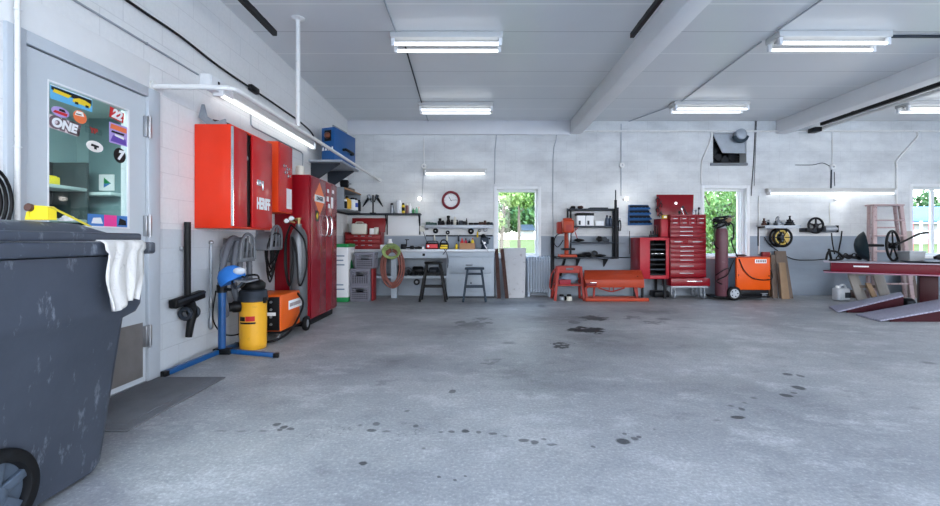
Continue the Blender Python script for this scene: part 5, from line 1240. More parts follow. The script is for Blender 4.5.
# on the bench
def at(px, Y): return X_(px, Y)
Yb = 8.8
def bottle(name, label, cat, px, Y, z, r, h, mat, capm=None, neck=.35, group=None, labelm=None):
    x = X_(px, Y); t = thing(name, label, cat, (x, Y, z), group)
    B().lathe([(r * .9, 0), (r, r * .15), (r, h * .62), (r * .85, h * .72), (r * neck, h * .82), (r * neck, h * .86)], (x, Y, z), seg=20).build('bottle', mat, t)
    B().cyl((x, Y, z + h * .86), (x, Y, z + h), r * neck * 1.15, r * neck, 14).build('cap', capm or paper, t)
    if labelm: B().lathe([(r * 1.01, h * .18), (r * 1.015, h * .2), (r * 1.015, h * .52), (r * 1.01, h * .54)], (x, Y, z), seg=20).build('label_band', labelm, t)
    return t
def can(name, label, cat, px, Y, z, r, h, mat, topm=None, group=None, band=None):
    x = X_(px, Y); t = thing(name, label, cat, (x, Y, z), group)
    B().lathe([(r * .96, 0), (r, .004), (r, h - .012), (r * .8, h)], (x, Y, z), seg=20).build('can_body', mat, t)
    B().lathe([(r * .8, h), (r * .8, h + .025), (r * .6, h + .035), (0, h + .035)], (x, Y, z), seg=16).build('can_top', topm or paper, t)
    if band: B().lathe([(r * 1.005, h * .3), (r * 1.012, h * .31), (r * 1.012, h * .7), (r * 1.005, h * .71)], (x, Y, z), seg=20).build('label_band', band, t)
    return t
# old red tool chest with trays, open lid
Yc = 8.70
t = thing('tool_chest', 'old dull red tool chest with open lid standing on the left end of the bench', 'tool chest', (X_(363, Yc), 8.86, BT))
ax0, ax1, az1 = X_(345, Yc), X_(381, Yc), Z_(232, Yc)
b = B(); b.box(ax0, ax1, Yc + .012, 9.02, BT + .001, BT + .02, .004); b.box(ax0, ax0 + .012, Yc + .0, 9.02, BT + .02, az1, .004); b.box(ax1 - .012, ax1, Yc + .0, 9.02, BT + .02, az1, .004); b.box(ax0 + .012, ax1 - .012, 9.0, 9.02, BT + .02, az1, .003); b.box(ax0 + .012, ax1 - .012, Yc + .02, 9.0, az1 - .06, az1 - .048); b.build('case', toolred2, t)
dz = (az1 - .048 - BT - .02) / 3
for k in range(3):
    z0 = BT + .022 + k * dz
    d = B().box(ax0 + .015, ax1 - .015, Yc - .006, Yc + .05, z0, z0 + dz - .008, .004).build('drawer', toolred2, t)
    b = B()
    for f in (.3, .5, .7): b.box(ax0 + (ax1 - ax0) * f - .035, ax0 + (ax1 - ax0) * f + .035, Yc - .018, Yc - .006, z0 + dz * .55, z0 + dz * .7, .002)
    b.build('drawer_handle', galv, d)
B().hexa([(ax0 + .04, 8.99, az1), (ax1 + .02, 8.99, az1), (ax1 + .02, 9.01, az1), (ax0 + .04, 9.01, az1), (ax0 + .05, 9.03, Z_(218, 9.0)), (ax1 + .03, 9.03, Z_(218, 9.0)), (ax1 + .03, 9.05, Z_(218, 9.0)), (ax0 + .05, 9.05, Z_(218, 9.0))], .004).build('lid', toolred2, t)
zt_ = az1 - .046
b = B().box(X_(352, 8.86), X_(367, 8.86), 8.78, 8.92, zt_, zt_ + .215, .03, 3); o1 = thing('plastic_case', 'white plastic case sitting in the open red tool chest', 'case', (X_(359.5, 8.86), 8.85, zt_)); b.build('shell', cream, o1)
B().tube([(X_(356, 8.8), 8.80, zt_ + .214), (X_(356.5, 8.8), 8.80, zt_ + .24), (X_(362.5, 8.8), 8.80, zt_ + .24), (X_(363, 8.8), 8.80, zt_ + .214)], .008, 8, smooth=3).build('handle', cream, o1)
for k, px in enumerate((372, 376.5)): tag(B().box(X_(px - 2.1, 8.84), X_(px + 2.1, 8.84), 8.79, 8.88, zt_, zt_ + .12 + .02 * k, .012).build('small_box', [paper, cream][k]), ['left small white box in the open red tool chest', 'right small cream box in the open red tool chest'][k], 'box')
bottle('spray_bottle', 'white bottle with a blue label on the bench by the hose', 'bottle', 390, 8.72, BT, .052, .20, paper, paper, .6, labelm=M('label blue', (40, 80, 170), .5))
b = B().box(X_(380.5, 8.7), X_(386.5, 8.7), 8.65, 8.75, BT + .001, BT + .09, .015); tag(b.build('tissue_pack', paper), 'low white pack on the bench left of the blue labelled bottle', 'pack')
# pipe vise / cutter
t = thing('bar_clamp', 'long black clamp lying on the bench, its T handle upright', 'clamp', (X_(413, 8.72), 8.72, BT))
b = B().box(X_(401, 8.72), X_(424, 8.72), 8.71, 8.735, BT + .02, BT + .045, .003); b.box(X_(401, 8.72), X_(406, 8.72), 8.68, 8.76, BT + .001, BT + .10, .012); b.box(X_(410, 8.72), X_(414, 8.72), 8.69, 8.75, BT + .001, BT + .07, .01); b.build('clamp_bar', blackm, t)
b = B().cyl((X_(406.5, 8.72), 8.72, BT + .05), (X_(406.5, 8.72), 8.72, BT + .19), .009, seg=8); b.cyl((X_(405, 8.72), 8.72, BT + .185), (X_(409, 8.72), 8.72, BT + .185), .008, seg=8); b.build('screw_handle', blackm, t)
t = thing('pneumatic_wrench', 'black wrench lying on the bench left of the red charger', 'wrench', (X_(419, 8.75), 8.70, BT))
B().tube([(X_(415, 8.68), 8.665, BT + .025), (X_(419, 8.68), 8.665, BT + .035), (X_(423.5, 8.68), 8.665, BT + .022)], [.02, .024, .014], 10).build('handle', black, t)
B().cyl((X_(423.3, 8.68), 8.64, BT + .025), (X_(423.3, 8.68), 8.69, BT + .025), .022, seg=12).build('head', steel, t)
t = thing('battery_charger', 'red faced battery charger on the bench with a black carry handle', 'charger', (X_(432, Yb), Yb, BT))
x0, x1 = X_(425.7, 8.72), X_(438.2, 8.72)
B().box(x0, x1, 8.72, 8.90, BT + .001, BT + .13, .014).build('case', black, t)
B().box(x0 + .012, x1 - .012, 8.712, 8.7195, BT + .02, BT + .10, .003).build('front_panel', M('charger red', (214, 66, 72), .45), t)
B().tube([(x0 + .03, 8.8, BT + .13), (x0 + .04, 8.8, BT + .155), (x1 - .04, 8.8, BT + .155), (x1 - .03, 8.8, BT + .13)], .009, 8, smooth=3).build('carry_handle', black, t)
B().cyl((x0 + .05, 8.713, BT + .06), (x0 + .05, 8.706, BT + .06), .022, seg=16).build('meter', paper, t)
t = thing('jump_starter', 'black and yellow jump starter on the bench beside the red charger', 'jump starter', (X_(444, Yb), Yb, BT))
x0, x1 = X_(439.3, 8.74), X_(448.3, 8.74)
B().box(x0, x1, 8.74, 8.90, BT + .001, BT + .12, .016).build('case', black, t)
B().box(x0 + .015, x1 - .015, 8.732, 8.739, BT + .012, BT + .05, .002).build('lower_panel', inkyel, t); B().box(x0 + .03, x1 - .012, 8.732, 8.739, BT + .06, BT + .085, .002).build('stripe', inkyel, t)
B().tube([(x0 + .02, 8.8, BT + .12), (x0 + .05, 8.8, BT + .175), (x1 - .06, 8.8, BT + .175), (x1 - .02, 8.8, BT + .12)], .012, 8, smooth=3).build('carry_handle', black, t)
bottle('glue_bottle', 'small yellow bottle on the bench left of the cardboard box', 'bottle', 456.5, 8.76, BT, .025, .12, inkyel, black)
t = thing('cardboard_box', 'open cardboard box of bottles on the bench below the black discs', 'box', (X_(467, Yb), 8.83, BT))
x0, x1 = X_(459.5, 8.74), X_(475, 8.74)
b = B(); b.box(x0, x1, 8.74, 8.75, BT + .001, BT + .12); b.box(x0, x1, 8.91, 8.92, BT + .001, BT + .12); b.box(x0, x0 + .01, 8.75, 8.91, BT + .001, BT + .12); b.box(x1 - .01, x1, 8.75, 8.91, BT + .001, BT + .12); b.box(x0 + .01, x1 - .01, 8.75, 8.91, BT + .001, BT + .01); b.build('carton', cardboard, t)
bottle('oil_bottle', 'leftmost red bottle in the cardboard box on the bench', 'bottle', 462, 8.83, BT + .012, .034, .20, inkred, inkred, group='bottles in the cardboard box')
bottle('oil_bottle', 'second red bottle in the cardboard box on the bench', 'bottle', 465.8, 8.84, BT + .012, .032, .20, M('bottle crimson', (170, 30, 60), .4), black, group='bottles in the cardboard box')
bottle('oil_bottle', 'black bottle in the cardboard box on the bench', 'bottle', 469.2, 8.82, BT + .012, .028, .18, black, black, group='bottles in the cardboard box')
bottle('oil_bottle', 'yellow bottle at the right of the cardboard box on the bench', 'bottle', 472.6, 8.82, BT + .012, .032, .205, inkyel, inkred, group='bottles in the cardboard box')
t = thing('bench_vise', 'blue black bench vise bolted to the right end of the bench', 'vise', (X_(485, Yb), 8.78, BT))
vx0 = X_(484.5, 8.78)
B().lathe([(.075, .001), (.075, .02), (.05, .04), (.05, .09)], (vx0, 8.80, BT), seg=20).build('base', stoolblue, t)
b = B().box(vx0 - .07, vx0 + .055, 8.70, 8.90, BT + .09, BT + .165, .012); b.box(vx0 - .08, vx0 + .08, 8.74, 8.78, BT + .165, BT + .225, .008); b.build('body', stoolblue, t)
b = B().box(vx0 - .08, vx0 + .08, 8.68, 8.72, BT + .10, BT + .225, .008); b.box(vx0 - .035, vx0 + .035, 8.62, 8.70, BT + .10, BT + .155, .008); b.build('moving_jaw', stoolblue, t)
b = B().cyl((vx0, 8.57, BT + .125), (vx0, 8.62, BT + .125), .018, seg=12); b.bar((vx0 - .05, 8.575, BT + .17), (vx0 + .075, 8.575, BT - .06), .016, .016, (0, 1, 0), .003); b.build('screw_handle', steel, t)
t = thing('machine_lever', 'dark swivel head with long lever standing at the right end of the bench', 'tool', (vx0 + .05, 8.95, BT))
b = B().cyl((vx0 - .02, 8.97, BT + .001), (vx0 - .02, 8.97, BT + .24), .04, .03, 14); b.ball((vx0 - .02, 8.96, BT + .255), (.055, .05, .045), 14, 10); b.build('pillar', blackm, t)
B().bar((vx0, 8.955, BT + .235), (vx0 + .12, 8.93, BT + .205), .03, .02, (0, 1, 0), .004).build('lever', blackm, t)
# cables over the bench edge
pipe('electric_cable', [(X_(447, BF), BF - .035, BT + .006), (X_(446, BF), BF - .045, BT - .03), (X_(443, BF), BF - .05, BT - .10)], .006, black, 'black cord hanging over the bench edge below the jump starter', 'cord', smooth=4)
pipe('electric_cable', [(X_(444, BF), BF - .035, BT + .006), (X_(446.5, BF), BF - .05, BT - .06), (X_(448, BF), BF - .04, BT - .20), (X_(447.5, BF), BF - .02, BT - .35)], .006, blackm, 'black cord trailing down beside the bench cupboard', 'cord', smooth=4)

# ---- upper left shelf with cubby
SZ = Z_(213.6, 9.0)
t = thing('wall_shelf', 'long grey wall shelf above the old red tool chest', 'shelf', (-1.85, 8.97, SZ - .025))
B().box(LX + .004, X_(420.5, 8.9), 8.85, D - .003, SZ - .03, SZ, .003).build('board', dgrey, t)
for px in (386, 419):
    b = B().box(X_(px, 8.95) - .012, X_(px, 8.95) + .012, D - .018, D - .003, SZ - .42, SZ - .031, .002); b.bar((X_(px, 8.95), D - .02, SZ - .22), (X_(px, 8.95), 8.88, SZ - .036), .016, .016, (1, 0, 0)); b.build('bracket', blackm, t)
B().box(LX + .02, LX + .05, 7.7, 8.84, SZ - .03, SZ).build('side_board', dgrey, t)
tag(B().box(X_(387, D), X_(418.5, D), D - .012, D - .002, Z_(235, D), Z_(215.8, D), .002).build('wall_panel', white), 'plain white panel on the wall under the long shelf', 'panel')
q0, q1, qx, qz0, qz1 = 7.72, 8.84, X_(344, 7.72), SZ + .001, Z_(187, 7.72)
t = thing('cubby_shelf', 'grey open fronted cubby standing in the corner on the long shelf', 'cubby', ((LX + qx) / 2, (q0 + q1) / 2, qz0))
b = B(); b.box(LX + .004, qx, q0, q0 + .02, qz0, qz1, .003); b.box(LX + .004, qx, q1 - .02, q1, qz0, qz1, .003); b.box(LX + .004, qx, q0 + .02, q1 - .02, qz0, qz0 + .02, .003); b.box(LX + .004, qx, q0 + .02, q1 - .02, qz1 - .02, qz1, .003); b.box(LX + .004, LX + .02, q0 + .02, q1 - .02, qz0 + .02, qz1 - .02); b.build('box', M('cubby grey', (140, 148, 156), .5, var=.06), t)
B().box(qx + .0005, qx + .012, q0, q1, qz1 - .03, qz1 - .002, .002).build('front_rail', cardboard, t)
for b_, lb in ((LX + .12, 0),):
    B().bar((b_, q0 + .05, qz0 - .001), (b_, q0 + .05, qz0 - .25), .03, .03).build('bracket', dgrey, t)
qb = qz0 + .021
def boxthing(name, label, cat, x, y, z, w, d, h, mat, bev=.006, group=None):
    return tag(B().box(x - w / 2, x + w / 2, y - d / 2, y + d / 2, z + .001, z + h, bev).build(name, mat), label, cat, group)
t = bottle('oil_jug', 'yellow oil bottle in the corner cubby', 'bottle', 347, 7.95, qb, .075, .22, M('jug amber', (222, 170, 36), .4), black)
for nm, lb, px, y, r, h, mt, bd in (('spray_can', 'white can in the corner cubby beside the blue one', 352.5, 8.25, .05, .19, paper, None), ('spray_can', 'blue labelled can in the corner cubby', 355.2, 8.38, .05, .19, paper, M('label blue', (1, 1, 1))), ('spray_can', 'black can at the far end of the corner cubby', 358.5, 8.6, .045, .18, black, None)):
    can(nm, lb, 'can', px, y, qb, r, h, mt, black, 'cans in the corner cubby', bd)
can('grease_tin', 'dark tin near the front of the corner cubby', 'tin', 345.2, 7.83, qb, .035, .12, blackm)
motor('old_alternator', 'dark old alternator on top of the corner cubby', 'alternator', (X_(344, 7.85), 7.88, qz1 + .075), .07, .14)
t = boxthing('wooden_block', 'brown wooden block on top of the corner cubby', 'block', qx - .1, 8.35, qz1, .16, .30, .05, wood_d)
# spray guns on a post
px_ = X_(373, 8.93)
t = thing('spray_gun_rack', 'black post with two spray guns hung crosswise on the long shelf', 'spray gun rack', (px_, 8.93, SZ))
B().box(px_ - .013, px_ + .013, 8.92, 8.945, SZ + .001, Z_(195, 8.93), .003).build('post', black, t)
B().box(px_ - .06, px_ + .06, 8.89, 8.97, SZ + .001, SZ + .015, .003).build('foot', black, t)
for s in (-1, 1):
    g = B(); z0 = Z_(199, 8.93)
    g.tube([(px_ + s * .05, 8.92, z0 + .05), (px_ + s * .10, 8.92, z0 + .0), (px_ + s * .165, 8.92, z0 - .10), (px_ + s * .20, 8.92, z0 - .155)], [.022, .026, .018, .006], 10)
    g.cyl((px_ + s * .06, 8.92, z0 + .03), (px_ + s * .03, 8.92, z0 - .06), .015, .011, 8); g.build('spray_gun', blackm, t)
    B().lathe([(.0, -.03), (.03, -.03), (.035, .04), (.03, .05), (0, .055)], (px_ + s * .075, 8.915, z0 + .035), (s * .4, -.2, 1), 16).build('paint_cup', galv if s < 0 else dgrey, t)
can('spray_can', 'black capped grey spray can on the long shelf, right of the spray guns', 'can', 392, 8.95, SZ, .038, .17, galv, black, 'cans on the long shelf')
can('paint_tin', 'tall white canister on the long shelf', 'canister', 399, 8.95, SZ, .055, .23, paper, paper, 'cans on the long shelf')
can('spray_can', 'yellow and black spray can on the long shelf', 'can', 403.3, 8.95, SZ, .03, .17, inkyel, black, 'cans on the long shelf', inkblack)
can('spray_can', 'dark spray can on the long shelf beside the yellow one', 'can', 407, 8.95, SZ, .032, .16, M('can rust', (120, 80, 80), .4), cream, 'cans on the long shelf')
bottle('spray_bottle', 'thin white bottle on the long shelf left of the green ones', 'bottle', 410.2, 8.95, SZ, .027, .20, paper, paper)
bottle('oil_bottle', 'first of two small green bottles on the long shelf', 'bottle', 413.3, 8.95, SZ, .028, .10, oilgreen, oilgreen)
bottle('oil_bottle', 'second small green bottle on the long shelf, towards the bulb', 'bottle', 416.5, 8.95, SZ, .026, .12, M('bottle mint', (120, 180, 150), .4), oilgreen)
bottle('glue_bottle', 'small white bottle with orange cap at the right end of the long shelf', 'bottle', 419, 8.95, SZ, .02, .13, cream, inkorange)
# ---- tool shelf over the bench
TZ = Z_(225.6, 8.97)
tx0, tx1 = X_(425, 8.95), X_(493, 8.95)
t = thing('tool_shelf', 'narrow pale tool shelf full of dark bits above the bench', 'shelf', ((tx0 + tx1) / 2, 9.0, TZ - .05))
B().box(tx0, tx1, 8.89, D - .003, TZ - .03, TZ, .003).build('board', benchw, t)
B().box(tx0, tx1, 8.885, 8.893, TZ - .055, TZ + .012, .002).build('front_lip', lgrey, t)
B().box(tx0, tx1, D - .02, D - .003, Z_(236.5, D), Z_(235, D), .002).build('hook_rail', dgrey, t)
bits = [(428, .05, .05, 'g', 'sockets'), (431, .06, .045, 'g', ''), (434.5, .05, .04, 'g', ''), (440, .045, .10, 'k', ''), (443, .035, .07, 'k', ''), (452, .03, .08, 'k', ''), (455, .035, .12, 'w', ''), (457, .03, .08, 'k', ''), (461, .05, .07, 'b', ''), (464, .05, .06, 'k', ''), (471, .05, .04, 'k', ''), (476, .06, .04, 'k', ''), (481, .05, .05, 'r', ''), (485, .04, .07, 'r', ''), (488.5, .045, .05, 'k', ''), (491.5, .04, .045, 'b', '')]
lbs = ['first greenish socket box from the left on the tool shelf', 'second greenish socket box on the tool shelf', 'third greenish socket box on the tool shelf', 'tall black socket on the tool shelf left of the upright drill', 'short black socket touching the upright drill', 'dark socket right of the upright drill', 'pale tube standing on the tool shelf right of the drill', 'dark plug beside the pale tube on the tool shelf', 'grey blue collar on the tool shelf in front of the clock', 'dark collar left of the thin punch on the tool shelf', 'dark bit box on the tool shelf above the biggest black disc', 'wide dark bit box on the tool shelf right of the thin punch', 'rust brown collar on the tool shelf near its right end', 'taller rust brown spool on the tool shelf near its right end', 'dark bit block near the right end of the tool shelf', 'last grey blue nut on the right end of the tool shelf']
mm = {'g': M('socket green', (60, 84, 80), .5), 'k': blackm, 'w': cream, 'b': dgrey, 'r': rust}
for (px, r, h, m_, _), lb in zip(bits, lbs):
    h *= 1.45
    if m_ == 'g' or r >= .05: o = B().box(X_(px, 8.97) - r * .9, X_(px, 8.97) + r * .9, 8.93, 9.03, TZ + .001, TZ + h, .01).build('bit_box', mm[m_])
    else: o = B().lathe([(r * .9, .001), (r, .006), (r, h * .6), (r * .7, h * .65), (r * .6, h), (0, h)], (X_(px, 8.97), 8.97, TZ), seg=16).build('drive_socket', mm[m_])
    tag(o, lb, 'box' if 'box' in lb or 'block' in lb else 'socket', 'bits on the tool shelf')
t = thing('hand_drill', 'black hand drill standing upright on the tool shelf', 'drill', (X_(448.4, 8.97), 8.97, TZ))
b = B().lathe([(.035, .001), (.042, .03), (.04, .09), (.03, .11), (.026, .15), (.034, .165), (.034, .19), (.02, .2)], (X_(448.4, 8.97), 8.97, TZ), seg=18); b.build('drill_body', black, t)
B().bar((X_(448.4, 8.97), 8.95, TZ + .06), (X_(448.4, 8.97) + .0, 8.91, TZ + .05), .03, .04, (0, 0, 1), .006).build('grip', black, t)
tag(B().lathe([(.012, .001), (.012, .06), (.018, .07), (.012, .11), (.004, .15), (0, .15)], (X_(466.5, 8.97), 8.97, TZ), seg=12).build('punch', blackm), 'thin black punch standing on the tool shelf below the clock', 'punch')
# hanging discs and small tools
def hdisc(px, py, r, mat, label, name='grinding_disc', cat='disc', ring=False):
    x, z = X_(px, 9.03), Z_(py, 9.03); t = thing(name, label, cat, (x, 9.04, z - r), 'discs hanging under the tool shelf')
    if ring: B().torus((x, 9.045, z), r * .8, r * .2, (0, 1, 0), 24, 8).build('ring', mat, t)
    else: B().lathe([(.0, 0), (r, 0), (r, .02), (r * .4, .026), (r * .3, .034), (0, .034)], (x, D - .022, z), (0, -1, 0), 24).build('disc', mat, t)
    B().cyl((x, D - .003, z), (x, D - .07, z), .009, seg=8).build('peg', steel, t)
hdisc(435.5, 230.8, .055, blackm, 'left black disc hanging under the tool shelf'); hdisc(447.7, 232.5, .042, blackm, 'small black disc hanging under the tool shelf, left of centre'); hdisc(471, 231.2, .06, black, 'biggest black disc hanging under the tool shelf')
hdisc(485.3, 229.6, .045, galv, 'grey ring hanging at the right under the tool shelf', 'steel_ring', 'ring', True); hdisc(479.5, 230.5, .035, mgrey, 'small grey wheel hanging between the black disc and the ring')
for px, py, mt, lb in ((477.5, 234, inkyel, 'yellow green tool handle hanging beside the bench vise'), (434.5, 237.5, cream, 'pale brush hanging below the left black disc'), (447, 237.5, cream, 'pale brush hanging below the small black disc'), (458.5, 238, dgrey, 'dark thin tool hanging above the glue bottle')):
    x, z = X_(px, 9.05), Z_(py, 9.05); t = thing('hanging_brush', lb, 'tool', (x, 9.05, z - .08), 'tools hanging over the bench')
    B().lathe([(.008, -.07), (.018, -.06), (.016, .02), (.008, .05), (.01, .06), (0, .062)], (x, 9.05, z), seg=10).build('handle', mt, t); B().cyl((x, 9.0, z + .055), (x, D - .003, z + .055), .005, seg=6).build('peg', steel, t)
# switch box and wiring left end of the tool shelf
t = thing('outlet_box', 'grey outlet box with dangling cords at the left end of the tool shelf', 'outlet', (X_(422, D), 9.05, Z_(231, D)))
B().box(X_(420, D), X_(424.5, D), D - .05, D - .003, Z_(231.5, D), Z_(226, D), .006).build('box', cream, t); B().box(X_(425.5, D), X_(428.5, D), D - .05, D - .003, Z_(230, D), Z_(226.5, D), .006).build('plug', mgrey, t)
B().tube([(X_(423, D), D - .03, Z_(231, D)), (X_(425, D), D - .04, Z_(236, D)), (X_(427, D), D - .06, Z_(242, D)), (X_(428, D), D - .16, Z_(247, D))], .006, 6, smooth=4).build('cord', black, t)
# clock
ck = thing('wall_clock', 'round wall clock with a dark red rim above the bench', 'clock', (X_(451, D), D - .02, Z_(209.5, D)))
cc = Vector((X_(451, D), D, Z_(200.3, D)))
B().torus(cc + Vector((0, -.025, 0)), .162, .026, (0, 1, 0), 48, 12).build('rim', M('clock rim', (120, 36, 48), .4), ck)
B().lathe([(0, 0), (.155, 0), (.155, .012), (0, .012)], cc, (0, -1, 0), 40).build('dial', paper, ck)
for a, l, w in ((-.55, .085, .008), (1.5, .11, .006)): 
    v = Vector((math.sin(a), 0, math.cos(a))); B().bar(cc + Vector((0, -.016, 0)) - v * .02, cc + Vector((0, -.016, 0)) + v * l, w, .003, (0, 1, 0)).build('hand', inkblack, ck)
for k in range(12):
    v = Vector((math.sin(k * PI / 6), 0, math.cos(k * PI / 6))); B().bar(cc + Vector((0, -.0145, 0)) + v * .112, cc + Vector((0, -.0145, 0)) + v * .128, .006, .003, (0, 1, 0)).build('hour_mark', mgrey, ck)
# leaning boards by the window
t = thing('leaning_board', 'stained white panel leaning against the wall below the radiator window', 'board', (X_(515, 8.8), 8.85, 0))
B().hexa([(X_(505.5, 8.75), 8.70, .001), (X_(524.5, 8.75), 8.70, .001), (X_(524.5, 8.75), 8.73, .001), (X_(505.5, 8.75), 8.73, .001), (X_(503, 9.0), 9.0, Z_(248, 9.0)), (X_(526, 9.0), 9.0, Z_(248, 9.0)), (X_(526, 9.0), 9.03, Z_(248, 9.0)), (X_(503, 9.0), 9.03, Z_(248, 9.0))], .004).build('panel', stainwhite, t)
for a, c, lb in ((499, 496.5, 'left rusty angle iron leaning between the bench and the stained panel'), (507, 502, 'right rusty angle iron leaning against the stained panel')):
    t = thing('angle_iron', lb, 'angle iron', (X_(a, 8.6), 8.6, 0), 'leaning angle irons')
    p0, p1 = Vector((X_(a, 8.60), 8.60, .001)), Vector((X_(c, 8.9), 8.93, Z_(249, 8.9)))
    B().bar(p0, p1, .07, .012, (0, 1, 0)).build('flange', rust, t); B().bar(p0 + Vector((.03, .03, 0)), p1 + Vector((.03, .03, 0)), .012, .06, (0, 1, 0)).build('flange', rust, t)
    b = B()
    for f in (.2, .4, .6, .8): b.ball(p0.lerp(p1, f) + Vector((0, -.008, 0)), .012, 8, 6)
    b.build('bolt_heads', blackm, t)
t = thing('leaning_tube', 'short pale blue tube leaning in the gap beside the bench end', 'tube', (X_(496, 8.7), 8.7, 0))
B().cyl((X_(497.2, 8.75), 8.76, .002), (X_(494.9, 8.95), 8.95, .78), .02, seg=12).build('tube', benchw, t)
# radiator
rx0, rx1 = X_(527, 8.9), X_(550.5, 8.9)
t = thing('cast_iron_radiator', 'pale blue grey cast iron radiator below the window', 'radiator', ((rx0 + rx1) / 2, 8.92, 0))
rm = M('radiator paint', (176, 188, 202), .45, var=.08)
n = 9
for k in range(n):
    x = rx0 + (k + .5) * (rx1 - rx0) / n; b = B()
    for y in (8.86, 8.98): b.tube([(x, y, .09), (x, y, .74)], .016, 10)
    b.tube([(x, 8.86, .72), (x, 8.87, .765), (x, 8.92, .785), (x, 8.97, .765), (x, 8.98, .72)], .02, 10); b.tube([(x, 8.86, .11), (x, 8.92, .085), (x, 8.98, .11)], .02, 10)
    if k in (0, n - 1):
        for y in (8.86, 8.98): b.tube([(x, y, .10), (x, y, .001)], [.02, .026], 10)
    b.build('section', rm, t)
b = B()
for z in (.13, .70): b.cyl((rx0 + .02, 8.92, z), (rx1 - .02, 8.92, z), .022, seg=12)
b.build('headers', rm, t)
B().tube([(rx1 - .005, 8.92, .13), (rx1 + .06, 8.92, .13), (rx1 + .06, 8.92, .001)], .014, 8).build('supply_pipe', rm, t)
t = thing('leaning_post', 'dark steel post leaning on the wall between the radiator and the drill press', 'post', (X_(553, 8.95), 8.93, 0))
B().bar((X_(552.5, 8.86), 8.86, .001), (X_(552.8, 9.0), 9.03, Z_(237, 9.0)), .065, .05, (0, 1, 0), .004).build('post', blackm, t)
# ================================================================ BACK WALL, MIDDLE
# dark wall rack
rk0, rk1 = X_(568.5, 8.9), X_(616.5, 8.9)
zs_ = [Z_(p, 8.9) for p in (257, 242, 226, 209)]
t = thing('shelf_rack', 'dark steel wall rack of four shelves above the orange machine', 'rack', ((rk0 + rk1) / 2, 8.95, zs_[0] - .02))
for z in zs_: 
    B().box(rk0, rk1, 8.76, D - .012, z - .03, z, .003).build('shelf_board', dgrey, t)
for x in (rk0 + .015, rk1 - .015):
    for y in (8.775, D - .03): B().box(x - .016, x + .016, y - .014, y + .014, zs_[0] - .03, zs_[3] + .02, .002).build('upright', blackm, t)
for x in (rk0 + .2, rk1 - .2): B().prism([(8.79, zs_[0] - .031), (D - .004, zs_[0] - .031), (D - .004, zs_[0] - .2)], 'YZ', x - .012, x + .012).build('bracket', blackm, t)
xr = X_(613, 8.9)
t = thing('threaded_rod', 'tall dark rod standing on end through the right side of the rack', 'rod', (xr, 8.74, zs_[0]))
B().box(xr - .07, xr + .03, 8.715, 8.755, zs_[0] - .03, zs_[0] + .0, .003).build('foot', blackm, t)
B().cyl((xr, 8.735, zs_[0]), (xr, 8.735, Z_(200, 8.735)), .026, seg=12).build('rod', blackm, t); B().cyl((xr, 8.735, Z_(200, 8.735)), (xr, 8.735, Z_(190, 8.735)), .012, seg=10).build('tip', dgrey, t)
def toolbox(px0, px1, z, h, label):
    t = thing('parts_box', label, 'box', (X_((px0 + px1) / 2, 8.86), 8.88, z), 'parts boxes on the rack')
    x0, x1 = X_(px0, 8.8), X_(px1, 8.8)
    B().box(x0, x1, 8.80, 8.98, z + .001, z + h - .05, .004).build('carton', paper, t)
    B().box(x0 - .006, x1 + .006, 8.794, 8.986, z + h - .05, z + h, .006).build('lid', black, t)
    B().box((x0 + x1) / 2 - .05, (x0 + x1) / 2 - .01, 8.795, 8.7995, z + .02, z + .10).build('dark_print', dgrey, t)
toolbox(577, 585.3, zs_[2], .25, 'left of two white boxes with black lids on the rack'); toolbox(586, 593.8, zs_[2], .25, 'right of two white boxes with black lids on the rack')
boxthing('flat_carton', 'low white carton right of the black lidded boxes on the rack', 'carton', X_(599, 8.86), 8.88, zs_[2], .17, .14, .10, paper)
bottle('oil_bottle', 'left dark bottle on the second rack shelf', 'bottle', 607, 8.86, zs_[2], .035, .21, M('bottle slate', (60, 74, 96), .4), black, .5); bottle('oil_bottle', 'right dark bottle on the second rack shelf, by the rod', 'bottle', 610.3, 8.90, zs_[2], .035, .20, M('bottle slate', (1, 1, 1)), black, .5)
def lump(name, label, cat, px, y, z, r, mat, seed):
    rr = random.Random(seed); b = B(); c = Vector((X_(px, y), y, z + r[2] * .98))
    b.ball(c, r, 14, 10)
    for v in b.bm.verts:
        d_ = v.co - c; k = 1 + .16 * math.sin(9 * d_.x / r[0] * .6 + seed) * math.cos(7 * d_.y / r[1] * .6) + rr.uniform(-.04, .04); v.co = c + d_ * k
    lo = min(v.co.z for v in b.bm.verts)
    for v in b.bm.verts: v.co.z += z + .001 - lo
    return tag(b.build(name, mat, sharp=60), label, cat)
lump('work_glove', 'dark glove heap at the left of the third rack shelf', 'glove', 579, 8.86, zs_[1], (.10, .07, .03), black, 2)
lump('leather_pouch', 'black pouch standing at the middle of the third rack shelf', 'pouch', 599.5, 8.86, zs_[1], (.065, .06, .055), black, 3)
t = thing('cut_off_saw', 'dark power saw lying at the right of the third rack shelf', 'saw', (X_(606, 8.86), 8.86, zs_[1])); B().box(X_(603.5, 8.86), X_(609, 8.86), 8.82, 8.90, zs_[1] + .001, zs_[1] + .06, .015).build('body', dgrey, t); B().cyl((X_(604, 8.86), 8.81, zs_[1] + .055), (X_(604, 8.86), 8.825, zs_[1] + .055), .05, seg=20).build('blade', dgrey, t)
lump('work_glove', 'black cloth heap at the left of the lowest rack shelf', 'cloth', 581, 8.86, zs_[0], (.12, .07, .03), black, 5)
lump('rolled_strap', 'black rolled strap at the middle of the lowest rack shelf', 'strap', 587, 8.88, zs_[0], (.10, .07, .045), blackm, 6)
lump('drive_belt', 'flat black belt bundle right of the ball on the lowest rack shelf', 'belt', 600, 8.86, zs_[0], (.12, .06, .025), black, 8)
